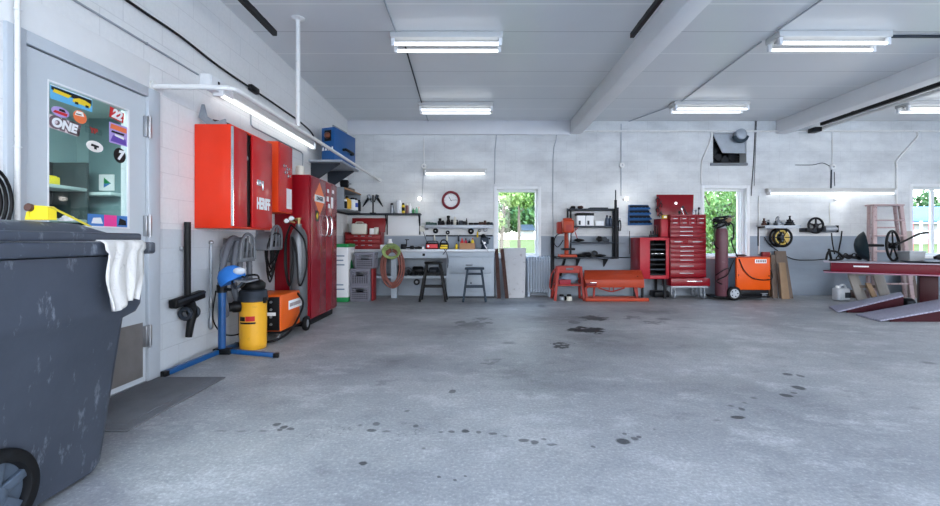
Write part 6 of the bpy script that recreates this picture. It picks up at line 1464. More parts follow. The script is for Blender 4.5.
pulley('idler_pulley', 'upright black pulley on the lowest rack shelf', 'pulley', (X_(594.5, 8.86), 8.86, zs_[0] + .066), .065, .06, (.2, 1, 0), black, dgrey)
boxthing('sheet_bundle', 'flat grey bundle lying on top of the dark rack', 'bundle', X_(598, 8.9), 8.9, zs_[3], .36, .15, .025, dgrey, .005)
lump('small_bracket', 'small dark bracket on the left of the rack top', 'bracket', 573, 8.88, zs_[3], (.05, .04, .03), blackm, 11); lump('rusty_fitting', 'small rusty fitting on the rack top', 'fitting', 580.5, 8.88, zs_[3], (.06, .04, .03), rust, 12)
t = thing('hanging_pliers', 'dark pliers hanging on the right end of the rack', 'pliers', (rk1 + .02, 8.80, Z_(232, 8.8)))
for s in (-1, 1): B().tube([(rk1 + .03, 8.79, Z_(219, 8.8)), (rk1 + .03 + s * .02, 8.79, Z_(224, 8.8)), (rk1 + .03 + s * .012, 8.79, Z_(231, 8.8))], [.008, .012, .01], 8, smooth=3).build('handle', blackm, t)
B().box(rk1 + .001, rk1 + .05, 8.78, 8.80, Z_(220, 8.8), Z_(218, 8.8), .003).build('jaw', steel, t)
# drill press
dx, dy = X_(567, 8.66), 8.66
t = thing('drill_press', 'orange bench drill press at the left end of the dark rack', 'drill press', (dx, dy, Z_(257, 8.6)))
zb = Z_(257, 8.6)
B().box(dx - .16, dx + .16, 8.50, 8.745, zb, zb + .05, .01).build('base', orange2, t)
B().cyl((dx, 8.70, zb + .05), (dx, 8.70, Z_(223, 8.7)), .042, seg=18).build('column', orange2, t)
B().box(dx - .11, dx + .13, 8.52, 8.72, zb + .13, zb + .17, .01).build('table', blackm, t)
b = B().box(dx - .11, dx + .11, 8.50, 8.74, Z_(233, 8.6), Z_(220, 8.6), .035, 3); b.lathe([(.075, 0), (.09, .03), (.09, .05), (.02, .06), (0, .06)], (dx, 8.62, Z_(221, 8.6)), seg=22); b.build('head', orange2, t)
B().lathe([(.05, -.11), (.075, -.09), (.075, .10), (.05, .12)], (dx - .125, 8.68, Z_(228, 8.6)), (0, 0, 1), 20).build('motor', salmon, t)
b = B().cyl((dx + .02, 8.55, Z_(233, 8.6)), (dx + .02, 8.55, Z_(240, 8.6)), .03, .02, 14); b.cyl((dx + .02, 8.55, Z_(240, 8.6)), (dx + .02, 8.55, Z_(245, 8.6)), .014, .005, 10); b.build('quill', steel, t)
hc = Vector((dx + .125, 8.56, Z_(231, 8.6)))
for k in range(3):
    a = .5 + k * 2.09; v = Vector((.35, math.cos(a), math.sin(a))).normalized(); l = B().cyl(hc, hc + v * .15, .008, seg=8).build('feed_handle', salmon, t); B().ball(hc + v * .16, .018, 10, 8).build('handle_knob', black, l)
B().box(dx - .05, dx + .05, 8.495, 8.4995, Z_(231, 8.6), Z_(225, 8.6), .001).build('front_plate', salmon, t)
B().tube([(dx - .10, 8.72, Z_(233, 8.7)), (dx - .20, 8.72, Z_(236, 8.7)), (dx - .235, 8.72, Z_(243, 8.7)), (dx - .16, 8.72, Z_(247, 8.7)), (dx - .06, 8.72, Z_(240, 8.7))], .009, 7, smooth=5).build('power_cord', black, t)
t = thing('pedestal_bracket', 'dark bracketed plank carrying the orange drill press', 'bracket', (dx, 8.8, zb - .03))
B().box(dx - .20, rk0 - .003, 8.49, D - .005, zb - .035, zb - .001, .003).build('plank', blackm, t)
B().bar((dx - .05, 8.62, zb - .03), (dx - .05, D - .01, zb - .38), .05, .04, (1, 0, 0)).build('strut', blackm, t)
# blue organiser
ox_0, ox_1, oz_0, oz_1 = X_(629.5, 8.98), X_(652, 8.98), Z_(225, 8.98), Z_(204.5, 8.98)
t = thing('parts_organiser', 'blue wall organiser with four rows of compartments', 'organiser', ((ox_0 + ox_1) / 2, 9.03, oz_0))
B().hexa([(ox_0, 9.06, oz_0), (ox_1, 9.06, oz_0), (ox_1, D - .003, oz_0), (ox_0, D - .003, oz_0), (ox_0 + .01, 9.06, oz_1), (ox_1 - .05, 9.06, oz_1), (ox_1 - .05, D - .003, oz_1), (ox_0 + .01, D - .003, oz_1)], .003).build('back_plate', binblue, t)
hh = (oz_1 - oz_0) / 4
for k in range(4):
    z = oz_0 + k * hh; w1 = ox_1 - .012 * k
    tr = B(); tr.box(ox_0 + .004, w1 - .006, 8.965, 9.059, z + .004, z + .012); tr.hexa([(ox_0 + .004, 8.955, z + .004), (w1 - .006, 8.955, z + .004), (w1 - .006, 8.965, z + .004), (ox_0 + .004, 8.965, z + .004), (ox_0 + .004, 8.942, z + hh * .36), (w1 - .006, 8.942, z + hh * .36), (w1 - .006, 8.952, z + hh * .36), (ox_0 + .004, 8.952, z + hh * .36)])
    tr = tr.build('tray', binblue, t)
    b = B()
    for j in range(6):
        x = ox_0 + .004 + j * (w1 - ox_0 - .02) / 5; b.prism([(8.957, z + .012), (9.058, z + .012), (9.058, z + hh * .75), (8.952, z + hh * .34)], 'YZ', x, x + .008)
    b.build('divider', binblue, tr)
    B().box(ox_0 + .02, w1 - .02, 8.985, 9.058, z + .0125, z + hh * .86, .01).build('dark_fill', M('dark fill', (20, 24, 34), .7, 0., scale=30, var=.3), tr)  # plain dark block filling most of the tray row
# orange step stand
Ys = 8.40
t = thing('step_ladder', 'low salmon red step stand with a slotted top, left of the folding machine', 'step stand', (X_(570, Ys), Ys + .1, 0))
ztop = Z_(266, Ys); a0, a1 = X_(559, Ys), X_(580, Ys); f0, f1 = X_(555, 8.26), X_(584.5, 8.26)
b = B(); 
x0, x1, y0, y1 = a0, a1, Ys - .02, Ys + .16
sl0, sl1 = (x0 + x1) / 2 - .07, (x0 + x1) / 2 + .07
b.box(x0, x1, y0, y0 + .02, ztop - .13, ztop - .075, .003); b.box(x0, x1, y0, y0 + .02, ztop - .035, ztop, .003); b.box(x0, sl0, y0, y0 + .02, ztop - .075, ztop - .035); b.box(sl1, x1, y0, y0 + .02, ztop - .075, ztop - .035)
b.box(x0, x1, y0 + .02, y1, ztop - .015, ztop, .004); b.build('top_plate', salmon, t)
for s, ax, fx in ((-1, a0, f0), (1, a1, f1)):
    B().bar((ax + s * .012, Ys, ztop - .01), (fx, 8.27, .001), .05, .03, (0, 1, 0), .003).build('leg', salmon, t)
    B().bar((ax + s * .012, Ys + .14, ztop - .01), (fx, 8.64, .001), .045, .03, (0, 1, 0), .003).build('leg', salmon, t)
zm = Z_(284.5, 8.33)
B().box(f0 + .03, f1 - .03, 8.33, 8.60, zm - .03, zm, .004).build('step', salmon, t)
B().tube([(a0 - .03, 8.45, ztop - .03), (a0 - .13, 8.46, ztop - .16), (a0 - .16, 8.47, zm - .06), (a0 - .09, 8.47, zm - .12)], .013, 8, smooth=4).build('side_rail', salmon, t)
boxthing('rag_box', 'flat crimson box on the step of the salmon stand', 'box', X_(564.5, 8.42), 8.42, zm, .21, .14, .085, M('box crimson', (150, 36, 52), .5))
lump('folded_rag', 'folded blue grey rag heap on the step of the salmon stand', 'rag', 569.5, 8.50, zm, (.16, .06, .085), M('rag blue grey', (128, 142, 160), .9), 21)
for k, (px, lb) in enumerate(((561.5, 'left small grey tin on the floor under the salmon step stand'), (569, 'right small tin on the floor under the salmon step stand'))): can('paint_tin', lb, 'tin', px, 8.30, .001, .055, .08, galv if k == 0 else cream, black, 'tins under the step stand')
lump('oily_rag', 'black rag lying between the tins under the step stand', 'rag', 565.3, 8.32, 0, (.045, .05, .04), black, 23)
# orange folding machine
Yo = 8.2
t = thing('folding_machine', 'wide orange sheet folding machine on thin legs in front of the wall', 'machine', (X_(614, Yo), 8.38, 0))
u0, u1 = X_(585, Yo), X_(644, Yo)
z_t, z_m, z_b = Z_(270, 8.50), Z_(279.5, Yo), Z_(287.5, Yo)
B().hexa([(u0 - .01, Yo, z_m), (u1, Yo, z_m), (u1, Yo + .02, z_m - .03), (u0 - .01, Yo + .02, z_m - .03), (X_(584, 8.50), 8.48, z_t), (X_(641, 8.50), 8.48, z_t), (X_(641, 8.50), 8.50, z_t - .03), (X_(584, 8.50), 8.50, z_t - .03)], .003).build('upper_leaf', orange2, t)
B().hexa([(u0 + .02, Yo - .01, z_b), (u1, Yo - .01, z_b), (u1, Yo + .015, z_b), (u0 + .02, Yo + .015, z_b), (u0 + .0, Yo - .012, z_m - .006), (u1, Yo - .012, z_m - .006), (u1, Yo + .012, z_m - .006), (u0 + .0, Yo + .012, z_m - .006)], .003).build('front_apron', orange2, t)
for x in (u0 + .05, u1 - .04):
    pl_ = B().prism([(Yo + .025, z_b - .02), (Yo + .025, z_m - .04), (8.46, z_t - .05), (8.50, z_b + .05), (8.38, z_b - .02)], 'YZ', x - .012, x + .012).build('end_plate', salmon, t)
for x0, x1, y in ((u0 + .02, u0 + .05, Yo + .05), (u0 + .20, u0 + .19, Yo + .12), (u1 - .16, u1 - .10, Yo + .05), (u1 - .05, u1 - .03, Yo + .25), (u0 + .06, u0 + .06, 8.46)): B().bar((x0, y, z_b + .01), (x1, y, .045), .03, .03, (0, 1, 0)).build('leg', salmon, t)
xm = (u0 + u1) / 2 - .05
B().tube([(xm - .24, Yo + .02, z_b - .01), (xm - .03, Yo + .02, z_b - .075), (xm + .03, Yo + .02, z_b - .075), (xm + .24, Yo + .02, z_b - .01)], .012, 8).build('truss_rod', salmon, t)
for x in (xm - .04, xm + .04): B().cyl((x, Yo + .02, z_b - .0), (x, Yo + .02, z_b - .075), .009, seg=8).build('truss_post', salmon, t)
B().bar((u0 - .0, Yo - .02, .035), (X_(648, Yo), Yo - .02, .035), .06, .065, (0, 1, 0), .004).build('base_bar', orange2, t)
B().bar((u0 + .0, 8.48, .03), (u1, 8.48, .03), .05, .05, (0, 1, 0), .004).build('base_bar', orange2, t)
for x in (u0 + .06, u1 - .05): B().bar((x, Yo + .02, .03), (x, 8.45, .03), .05, .05, (0, 0, 1), .004).build('cross_bar', orange2, t)
B().box(u0 + .012, u0 + .19, Yo - .09, Yo - .015, z_b + .035, z_b + .085, .01).build('foot_pedal', M('dark red pedal', (120, 30, 36), .5), t); B().box(u0 + .08, u0 + .19, Yo - .085, Yo - .02, z_b + .086, z_b + .105, .004).build('pedal_plate', chrome, t)
B().cyl((u1 - .09, Yo + .1, z_m + .05), (u1 - .05, Yo + .06, z_m - .06), .018, seg=10).build('clamp_handle', rust, t)
# ---- red side cabinet
Yr = 8.53
t = thing('side_cabinet', 'red side cabinet with open dark trays, left of the tall tool chest', 'cabinet', (X_(654, Yr), 8.9, 0))
c0, c1, cz0_, cz1_ = X_(640, Yr), X_(669, Yr), Z_(279, Yr), Z_(237.5, Yr)
i0, i1 = X_(650, Yr), X_(666, Yr)
b = B(); b.box(c0, i0, Yr, 9.05, cz0_, cz1_, .004); b.box(i1, c1, Yr, 9.05, cz0_, cz1_, .004); b.box(i0, i1, Yr, 9.05, cz1_ - .055, cz1_, .004); b.box(i0, i1, Yr, 9.05, cz0_, cz0_ + .065, .004); b.build('case', pinkred, t)
b = B(); b.box(i0, i1, 9.02, 9.05, cz0_ + .065, cz1_ - .055); b.box(i0, i0 + .003, Yr + .02, 9.02, cz0_ + .065, cz1_ - .055); b.box(i1 - .003, i1, Yr + .02, 9.02, cz0_ + .065, cz1_ - .055); b.build('shade_lining', inkblack, t)  # black liner added over the red inside to stand in for shade
nz = 7; span = cz1_ - .055 - cz0_ - .065
for k in range(nz):
    z0 = cz0_ + .067 + k * span / nz
    tr = B().box(i0 + .0045, i1 - .004, Yr + .03, 9.015, z0, z0 + .014, .002); tr.box(i0 + .004, i1 - .004, Yr + .018, Yr + .03, z0, z0 + .03, .002); tr.build('tray', dgrey if k % 2 else blackm, t)
b = B(); zz = cz0_ + .067 + 4 * span / nz + .015
rr = random.Random(4)
for k in range(8): b.obox((i0 + .04 + k * (i1 - i0 - .08) / 7, Yr + .07, zz + .012), (.025, .05, .02), (0, 0, rr.uniform(0, 2)))
b.build('loose_tools', chrome, t)
for xx in (c0 + .06, c1 - .06):
    for yy in (Yr + .05, 9.0): B().box(xx - .02, xx + .02, yy - .02, yy + .02, .001, cz0_ - .001).build('leg', blackm, t)
for k, (px, h, lb) in enumerate(((652, .07, 'short black holder on top of the red side cabinet'), (656.5, .17, 'taller pliers pair standing on the red side cabinet'))):
    x = X_(px, 8.72); tt = thing('tool_holder', lb, 'tool holder', (x, 8.72, cz1_))
    B().box(x - .05, x + .05, 8.69, 8.75, cz1_ + .001, cz1_ + .06, .008).build('base', blackm, tt)
    for s in (-.02, .022): B().cyl((x + s, 8.72, cz1_ + .055), (x + s * 1.4, 8.72, cz1_ + .06 + h), .012, .009, 8).build('handle', black, tt)
# lower dark beam under cabinet
boxthing('floor_jack', 'low dark jack on the floor under the red side cabinet', 'jack', X_(660, 8.86), 8.88, 0, .30, .26, .12, blackm, .02)
# ---- tall red tool chest
Yt = 8.53
g0, g1 = X_(670, Yt), X_(706.5, Yt)
t = thing('rolling_tool_chest', 'tall bright red rolling tool chest with an open lid and many drawers', 'tool chest', ((g0 + g1) / 2, 8.75, 0))
zA, zB, zC, zD = Z_(286, Yt - .06), Z_(277.5, Yt), Z_(238, Yt), Z_(214.5, Yt)
b = B(); b.box(g0, g1, Yt + .012, 8.98, zB, zC, .006); b.build('roller_case', toolred, t)
b = B(); b.box(g0 + .003, g1 - .003, Yt + .012, 8.93, zC + .004, zD - .03, .006); b.box(g0 + .003, g0 + .015, Yt + .012, 8.93, zD - .03, zD, .003); b.box(g1 - .015, g1 - .003, Yt + .012, 8.93, zD - .03, zD, .003); b.box(g0 + .015, g1 - .015, Yt + .002, Yt + .014, zD - .035, zD, .003); b.build('top_case', toolred, t)
B().hexa([(X_(657, 8.94), 8.932, zD - .005), (X_(693, 8.94), 8.932, zD - .005), (X_(693, 8.94), 8.952, zD - .005), (X_(657, 8.94), 8.952, zD - .005), (X_(657, 9.0), 9.01, Z_(194.5, 9.0)), (X_(694, 9.0), 9.01, Z_(194.5, 9.0)), (X_(694, 9.0), 9.03, Z_(194.5, 9.0)), (X_(657, 9.0), 9.03, Z_(194.5, 9.0))], .005).build('lid', toolred, t)
B().prism([(X_(676, 8.95) + .03 * math.cos(a * PI / 5 + PI / 2) * (1 if a % 2 == 0 else .55), Z_(203.3, 8.96) + .03 * math.sin(a * PI / 5 + PI / 2) * (1 if a % 2 == 0 else .55)) for a in range(10)], 'XZ', 8.952, 8.963).build('lid_emblem', chrome, t)
def drawer(x0, x1, z0, z1, hs, nm='drawer', yf=Yt):
    d = B().box(x0, x1, yf - .004, yf + .011, z0, z1, .003).build(nm, toolred, t)
    for (ha, hb_) in hs: B().box(ha, hb_, yf - .014, yf - .004, (z0 + z1) / 2 - .006, (z0 + z1) / 2 + .006, .002).build('drawer_handle', steel, d)
W = g1 - g0
def fx(f): return g0 + W * f
# top chest rows
H_ = zD - .035 - zC - .004; z = zD - .04
for k, hh in enumerate((.20, .20)):
    z0 = z - H_ * hh
    for fa, fb in ((.02, .26), (.28, .50), (.52, .72), (.74, .98)):
        hs = [(fx(fa + .06), fx(fb - .06))] if not (.27 < fa < .3 and k == 1) else [(fx(fa + .07), fx(fb - .05))]
        drawer(fx(fa), fx(fb), z0 + .004, z, hs)
    z = z0
for k in range(3):
    z0 = z - H_ * .195; drawer(fx(.02), fx(.98), z0 + .004, z, [(fx(.27), fx(.62))]); z = z0
# roller rows
H2 = zC - zB; z = zC - .006
z0 = z - H2 * .155
drawer(fx(.02), fx(.48), z0 + .004, z - .02, [(fx(.12), fx(.34))]); drawer(fx(.50), fx(.98), z0 + .004, z - .02, [(fx(.62), fx(.88))]); z = z0
for hh in (.115, .115, .115, .115):
    z0 = z - H2 * hh; drawer(fx(.02), fx(.98), z0 + .004, z, [(fx(.28), fx(.64))]); z = z0
for hh in (.185, .175):
    z0 = z - H2 * hh; drawer(fx(.02), fx(.98), z0 + .004, z, [(fx(.26), fx(.64))]); z = z0
B().box(g0 - .015, g1 + .03, Yt - .075, 8.86, zA, zB - .008, .008).build('bottom_tray', toolred, t)
B().box(fx(.42), fx(.82), Yt - .086, Yt - .076, zB - .075, zB - .06, .002).build('tray_handle', chrome, t)
B().box(g0 + .0, g1 + .0, Yt - .06, 8.96, zA - .035, zA - .002, .004).build('chassis', lgrey, t)
for px in (673.5, 703):
    for yy in (Yt + .02, 8.88):
        x = X_(px, Yt); w = B().lathe([(.03, -.022), (.068, -.022), (.072, -.012), (.072, .012), (.068, .022), (.03, .022), (.03, -.022)], (x, yy, .073), (1, .25, 0), 24).build('caster_wheel', galv, t)
        b = B().lathe([(0, -.026), (.03, -.026), (.03, .026), (0, .026)], (x, yy, .073), (1, .25, 0), 14); b.bar((x - .035, yy, .07), (x - .035, yy + .02, zA - .036), .012, .05); b.bar((x + .035, yy, .07), (x + .035, yy + .02, zA - .036), .012, .05); b.box(x - .045, x + .045, yy - .035, yy + .045, zA - .045, zA - .036); b.build('caster_fork', lgrey, w)
# side box of the chest (hang-on) and tools on it
sb0, sb1 = X_(660.5, Yt + .06), g0 - .003
t2 = thing('side_locker', 'dull red hang on side locker left of the upper tool chest', 'locker', ((sb0 + sb1) / 2, 8.75, zC + .01))
B().box(sb0, sb1, Yt + .06, 8.92, zC + .015, Z_(218.5, Yt), .006).build('case', toolred2, t2)
B().box(sb0 + .015, sb1 - .01, Yt + .052, Yt + .0595, zC + .03, Z_(220, Yt), .003).build('door', pinkred, t2)
tz = Z_(218.5, Yt) + .001
t3 = thing('tape_measure', 'yellow tape measure on top of the hang on side locker', 'tape measure', (X_(664.5, 8.64), 8.64, tz)); B().box(X_(662.2, 8.64), X_(667, 8.64), 8.61, 8.67, tz, tz + .065, .016).build('case', inkyel, t3); B().box(X_(663, 8.64), X_(666, 8.64), 8.606, 8.6095, tz + .015, tz + .05, .002).build('sticker', inkcream, t3)
for k in range(4):
    px, py = 657.5 + (k % 2) * 3, 198 + k * 5; x, z = X_(px, 8.92), Z_(py, 8.92); tt = thing('hanging_pliers', ['topmost black pliers hanging beside the open chest lid', 'second black pliers down beside the open chest lid', 'third black pliers down beside the open chest lid', 'lowest black pliers beside the open chest lid'][k], 'pliers', (x, 8.92, z - .08), 'pliers beside the chest lid')
    for s in (-1, 1): B().tube([(x, 8.915, z), (x + s * .03, 8.915, z - .03), (x + s * .018, 8.915, z - .085)], [.008, .011, .008], 8, smooth=3).build('handle', black, tt)
    B().tube([(x - .004, 8.915, z - .005), (x + .02, 8.915, z + .045)], [.014, .005], 8).build('jaw', dgrey, tt)
# tools in the open top
for k, (px, hgt, tilt, mt, lb) in enumerate(((684.5, .12, -.05, chrome, 'short bright ratchet in the open top of the tall chest'), (688.5, .16, -.10, dgrey, 'long grey spanner leaning in the open top of the tall chest'), (692.5, .09, .03, chrome, 'bright socket bar right of the spanner in the open chest'), (695.5, .08, .02, galv, 'dull extension bar in the open top of the tall chest'), (698.5, .13, .02, black, 'black screwdriver standing at the right of the open chest'), (679, .06, .02, black, 'black knob handle at the left of the open chest'))):
    x = X_(px, 8.72); tt = thing('hand_tool', lb, 'hand tool', (x, 8.72, zD - .03), 'tools in the open chest')
    B().cyl((x, 8.72, zD - .029), (x + tilt, 8.74, zD + hgt), .012, .009, 10).build('shaft', mt, tt); B().lathe([(.0, -.02), (.02, -.02), (.024, 0), (.02, .02), (0, .02)], (x + tilt, 8.74, zD + hgt), (tilt, .02, hgt), 12).build('head', mt, tt)
# ---- fan opening
fx0, fx1, fz0, fz1 = FAN
t = thing('exhaust_fan', 'dark exhaust fan opening with a half open grey flap high on the back wall', 'fan', ((fx0 + fx1) / 2, D + .1, fz0))
b = B(); b.box(fx0 - .02, fx1 + .02, D + .24, D + .28, fz0 - .02, fz1 + .02); b.build('back_plate', inkblack, t)
b = B(); 
for a in range(4): b.obox(((fx0 + fx1) / 2, D + .18, (fz0 + fz1) / 2), (.16, .02, .54), (0, a * PI / 4, 0), .002)
b.build('blades', blackm, t)
b = B()
for k in range(5): b.box(fx0 + .02, fx1 - .02, D + .20, D + .215, fz0 + .07 + k * .1, fz0 + .09 + k * .1)
b.build('louvre', blackm, t)
B().prism([(fx0 + .01, fz1 - .005), (fx0 + .21, fz0 + .21), (fx1 - .0, fz0 + .20), (fx1 - .0, fz1 - .005)], 'XZ', D + .03, D + .05).build('flap', lgrey, t)
mc = Vector((X_(739, D), D + .03, Z_(135, D)))
b = B().lathe([(.0, 0), (.105, 0), (.11, .02), (.11, .12), (.09, .14), (0, .15)], mc, (0, -1, 0), 28); b.build('motor_cover', lgrey, t)
b = B().tube([mc + Vector((.13 * math.cos(a), -.08, .13 * math.sin(a))) for a in [PI + .25 + k * (PI - .5) / 14 for k in range(15)]], .045, 8); b.build('motor_band', M('dark teal', (52, 66, 76), .5), t)
B().box(fx0 - .06, fx1 + .01, D - .035, D + .03, fz0 - .055, fz0 - .0, .004).build('ledge', mgrey, t)
# ---- maroon cylinder and orange welder
Yg = 8.42
gx2 = X_(721.5, Yg)
t = thing('gas_cylinder', 'maroon gas cylinder standing in front of the right hand window', 'gas cylinder', (gx2, Yg, .0))
R_ = .108; zt2 = Z_(228.5, Yg)
B().lathe([(R_ - .01, .075), (R_, .09), (R_, zt2 - .10), (R_ * .95, zt2 - .05), (R_ * .8, zt2)], (gx2, Yg, 0), seg=32).build('body', maroon, t)
B().lathe([(R_ * .81, zt2 - .012), (R_ * .72, zt2 + .035), (.055, zt2 + .07), (.045, zt2 + .10)], (gx2, Yg, 0), seg=28).build('shoulder', galv, t)
B().lathe([(.05, zt2 + .10), (.05, zt2 + .13), (.02, zt2 + .14), (.02, zt2 + .19), (0, zt2 + .19)], (gx2, Yg, 0), seg=16).build('valve', M('brass', (1, 1, 1)), t)
t = thing('welding_torch_cable', 'black welding cable and torch piled over the maroon cylinder', 'cable', (gx2, Yg, zt2))
b = B(); rr = random.Random(9)
for k in range(7):
    b.tube([(gx2 + (.115 + .008 * k) * math.cos(q) * (1 + .1 * math.sin(k)), Yg + (.09 + .006 * k) * math.sin(q), zt2 + .055 + .022 * k + .05 * math.cos(q + k) ) for q in [i * PI / 10 for i in range(20)]], .016, 8, True)
b.build('coil', black, t)
B().lathe([(.03, -.05), (.045, -.02), (.045, .03), (.025, .06)], (gx2 + .06, Yg - .11, zt2 + .15), (.5, -.6, .2), 16).build('torch_cup', wood, t)
B().tube([(gx2 - .10, Yg - .05, zt2 + .06), (gx2 - .16, Yg - .05, zt2 - .05), (gx2 - .15, Yg - .04, zt2 - .30), (gx2 - .10, Yg - .09, zt2 - .38)], .011, 8, smooth=5).build('cable_loop', black, t)
B().tube([(gx2 + .10, Yg - .08, zt2 + .12), (gx2 + .19, Yg - .05, zt2 + .05), (gx2 + .20, Yg - .04, zt2 - .16), (gx2 + .15, Yg - .06, zt2 - .22)], .014, 8, smooth=5).build('cable_loop', black, t)
B().tube([(gx2 + .17, Yg - .04, zt2 - .18), (gx2 + .20, Yg, zt2 - .30), (gx2 + .30, Yg, .80)], .012, 8, smooth=5).build('cable_loop', black, t)
B().tube([(gx2 - .05, Yg - .12, .30), (gx2 - .125, Yg - .06, .36), (gx2 + .03, Yg - .13, .47), (gx2 + .13, Yg - .08, .62), (gx2 + .25, Yg - .02, .79)], .011, 8, smooth=6).build('cable_loop', black, t)
B().tube([(gx2 - .12, Yg - .02, .46), (gx2 - .02, Yg - .125, .57), (gx2 + .12, Yg - .06, .60)], .010, 8, smooth=6).build('cable_loop', black, t)
wx0, wx1, wz0_, wz1_ = X_(736.5, Yg), X_(770.5, Yg), Z_(290, Yg), Z_(257.5, Yg)
t = thing('welding_machine', 'orange wheeled welder in front of the back wall beside the maroon cylinder', 'welder', ((wx0 + wx1) / 2, 8.62, 0), 'orange welders')
B().box(wx0, wx1, Yg, 8.80, wz0_, wz1_, .012).build('case', M('welder deep orange', (224, 84, 4), .4, var=.06), t)
B().box(wx0 + .0, wx1 - .0, Yg + .02, 8.78, wz1_ + .0005, wz1_ + .012, .003).build('top_panel', salmon, t)
B().box(X_(728.5, Yg), wx0 - .001, Yg + .03, 8.78, .20, wz1_ - .01, .01).build('front_panel', stoolblue, t)
B().box(X_(755, Yg), X_(766.5, Yg), Yg - .003, Yg - .0005, Z_(263.2, Yg), Z_(259.3, Yg)).build('name_plate', paper, t)
b = B()
for k in range(6): b.box(X_(756 + k * 1.7, Yg), X_(757.2 + k * 1.7, Yg), Yg - .0045, Yg - .003, Z_(262.4, Yg), Z_(260, Yg))
b.build('plate_print', M('print grey', (1, 1, 1)), t)
for px, py in ((738.5, 275), (769, 276)): B().lathe([(0, 0), (.012, 0), (.012, .006), (0, .008)], (X_(px, Yg), Yg, Z_(py, Yg)), (0, -1, 0), 12).build('bolt', blackm, t)
B().box(gx2 - .16, wx1 - .05, Yg - .06, 8.78, .045, .072, .004).build('chassis', blackm, t)
B().box(wx0 + .02, wx1 - .02, Yg + .02, 8.76, .073, wz0_ - .001, .004).build('undercarriage', blackm, t)
wc = (X_(734, Yg - .10), Yg - .10, .131)
for yy in (Yg - .10,):
    w = B().lathe([(.085, -.028), (.122, -.028), (.13, -.015), (.13, .015), (.122, .028), (.085, .028), (.085, -.028)], (wc[0], yy, .131), (0, 1, 0), 32).build('wheel', rubber, t)
    b = B().lathe([(0, -.026), (.084, -.026), (.084, .026), (0, .026)], (wc[0], yy, .131), (0, 1, 0), 28); b.lathe([(0, .0), (.03, 0), (.026, .034), (0, .036)], (wc[0], yy, .131), (0, -1, 0), 18); b.build('wheel_hub', lgrey, w)
    b = B()
    for k in range(5): b.obox((wc[0] + .055 * math.cos(k * 1.257), yy - .028, .131 + .055 * math.sin(k * 1.257)), (.025, .006, .018), (0, -k * 1.257, 0), .003)
    b.build('hub_holes', blackm, w)
B().cyl((wc[0], Yg - .07, .131), (wc[0], 8.7, .131), .014, seg=10).build('axle', steel, t)
b = B().lathe([(0, -.016), (.048, -.016), (.052, 0), (.048, .016), (0, .016)], (X_(764.5, Yg), Yg + .02, .054), (1, .9, 0), 20); b.box(X_(761.5, Yg), X_(767.5, Yg), Yg - .02, Yg + .06, .108, .125, .003); b.bar((X_(763, Yg), Yg + .02, .05), (X_(763, Yg), Yg + .03, .11), .01, .04); b.build('caster', galv, t)
B().tube([(wx0 + .05, Yg - .002, wz1_ - .03), (wx0 + .12, Yg - .02, wz1_ - .22), (wx0 + .25, Yg - .025, wz1_ - .36), (wx0 + .42, Yg - .025, wz1_ - .415), (wx1 - .02, Yg - .02, wz1_ - .41), (wx1 + .045, Yg + .02, wz1_ - .36), (wx1 + .04, Yg + .05, wz1_ - .25), (wx1 + .006, Yg + .06, wz1_ - .26)], .010, 8, smooth=6).build('cable', black, t)
lump('leather_gloves', 'dark pair of gloves lying on top of the orange back wall welder', 'glove', 741, 8.56, wz1_ + .013, (.10, .07, .02), rust, 31)

# ================================================================ BACK WALL, RIGHT
# grey shelf with fittings
q0x, q1x = X_(760.5, 8.95), X_(801, 8.8)
gz = Z_(225.6, 8.85)
t = thing('wall_shelf', 'short grey metal wall shelf crowded with fittings, above the hose reel', 'shelf', ((q0x + q1x) / 2, 8.95, gz - .06))
B().box(q0x, q1x, 8.80, D - .003, gz - .012, gz, .002).build('board', lgrey, t); B().box(q0x, q1x, 8.795, 8.805, gz - .055, gz + .004, .002).build('front_lip', lgrey, t)
for x in (q0x + .04, q1x - .10): B().prism([(8.86, gz - .0125), (D - .003, gz - .0125), (D - .003, gz - .40), (D - .022, gz - .40), (D - .022, gz - .05), (8.86, gz - .03)], 'YZ', x - .012, x + .012).build('bracket', blackm, t)
fit = [(763, 'salmon brown knob at the left end of the grey shelf', .035, .11, rust), (768, 'pale arched fitting on the grey shelf', .04, .10, galv), (771, 'small dark fitting behind the pale arch on the grey shelf', .03, .09, blackm), (774.5, 'tall hooked dark fitting on the grey shelf', .025, .17, dgrey), (779, 'pointed grey fitting in the middle of the grey shelf', .035, .13, galv), (783, 'low pale fitting on the grey shelf', .035, .06, lgrey), (787, 'dark valve body on the grey shelf', .05, .09, blackm), (790.5, 'dark valve with upright stem on the grey shelf', .035, .15, blackm), (795, 'dark fitting near the right end of the grey shelf', .035, .08, dgrey)]
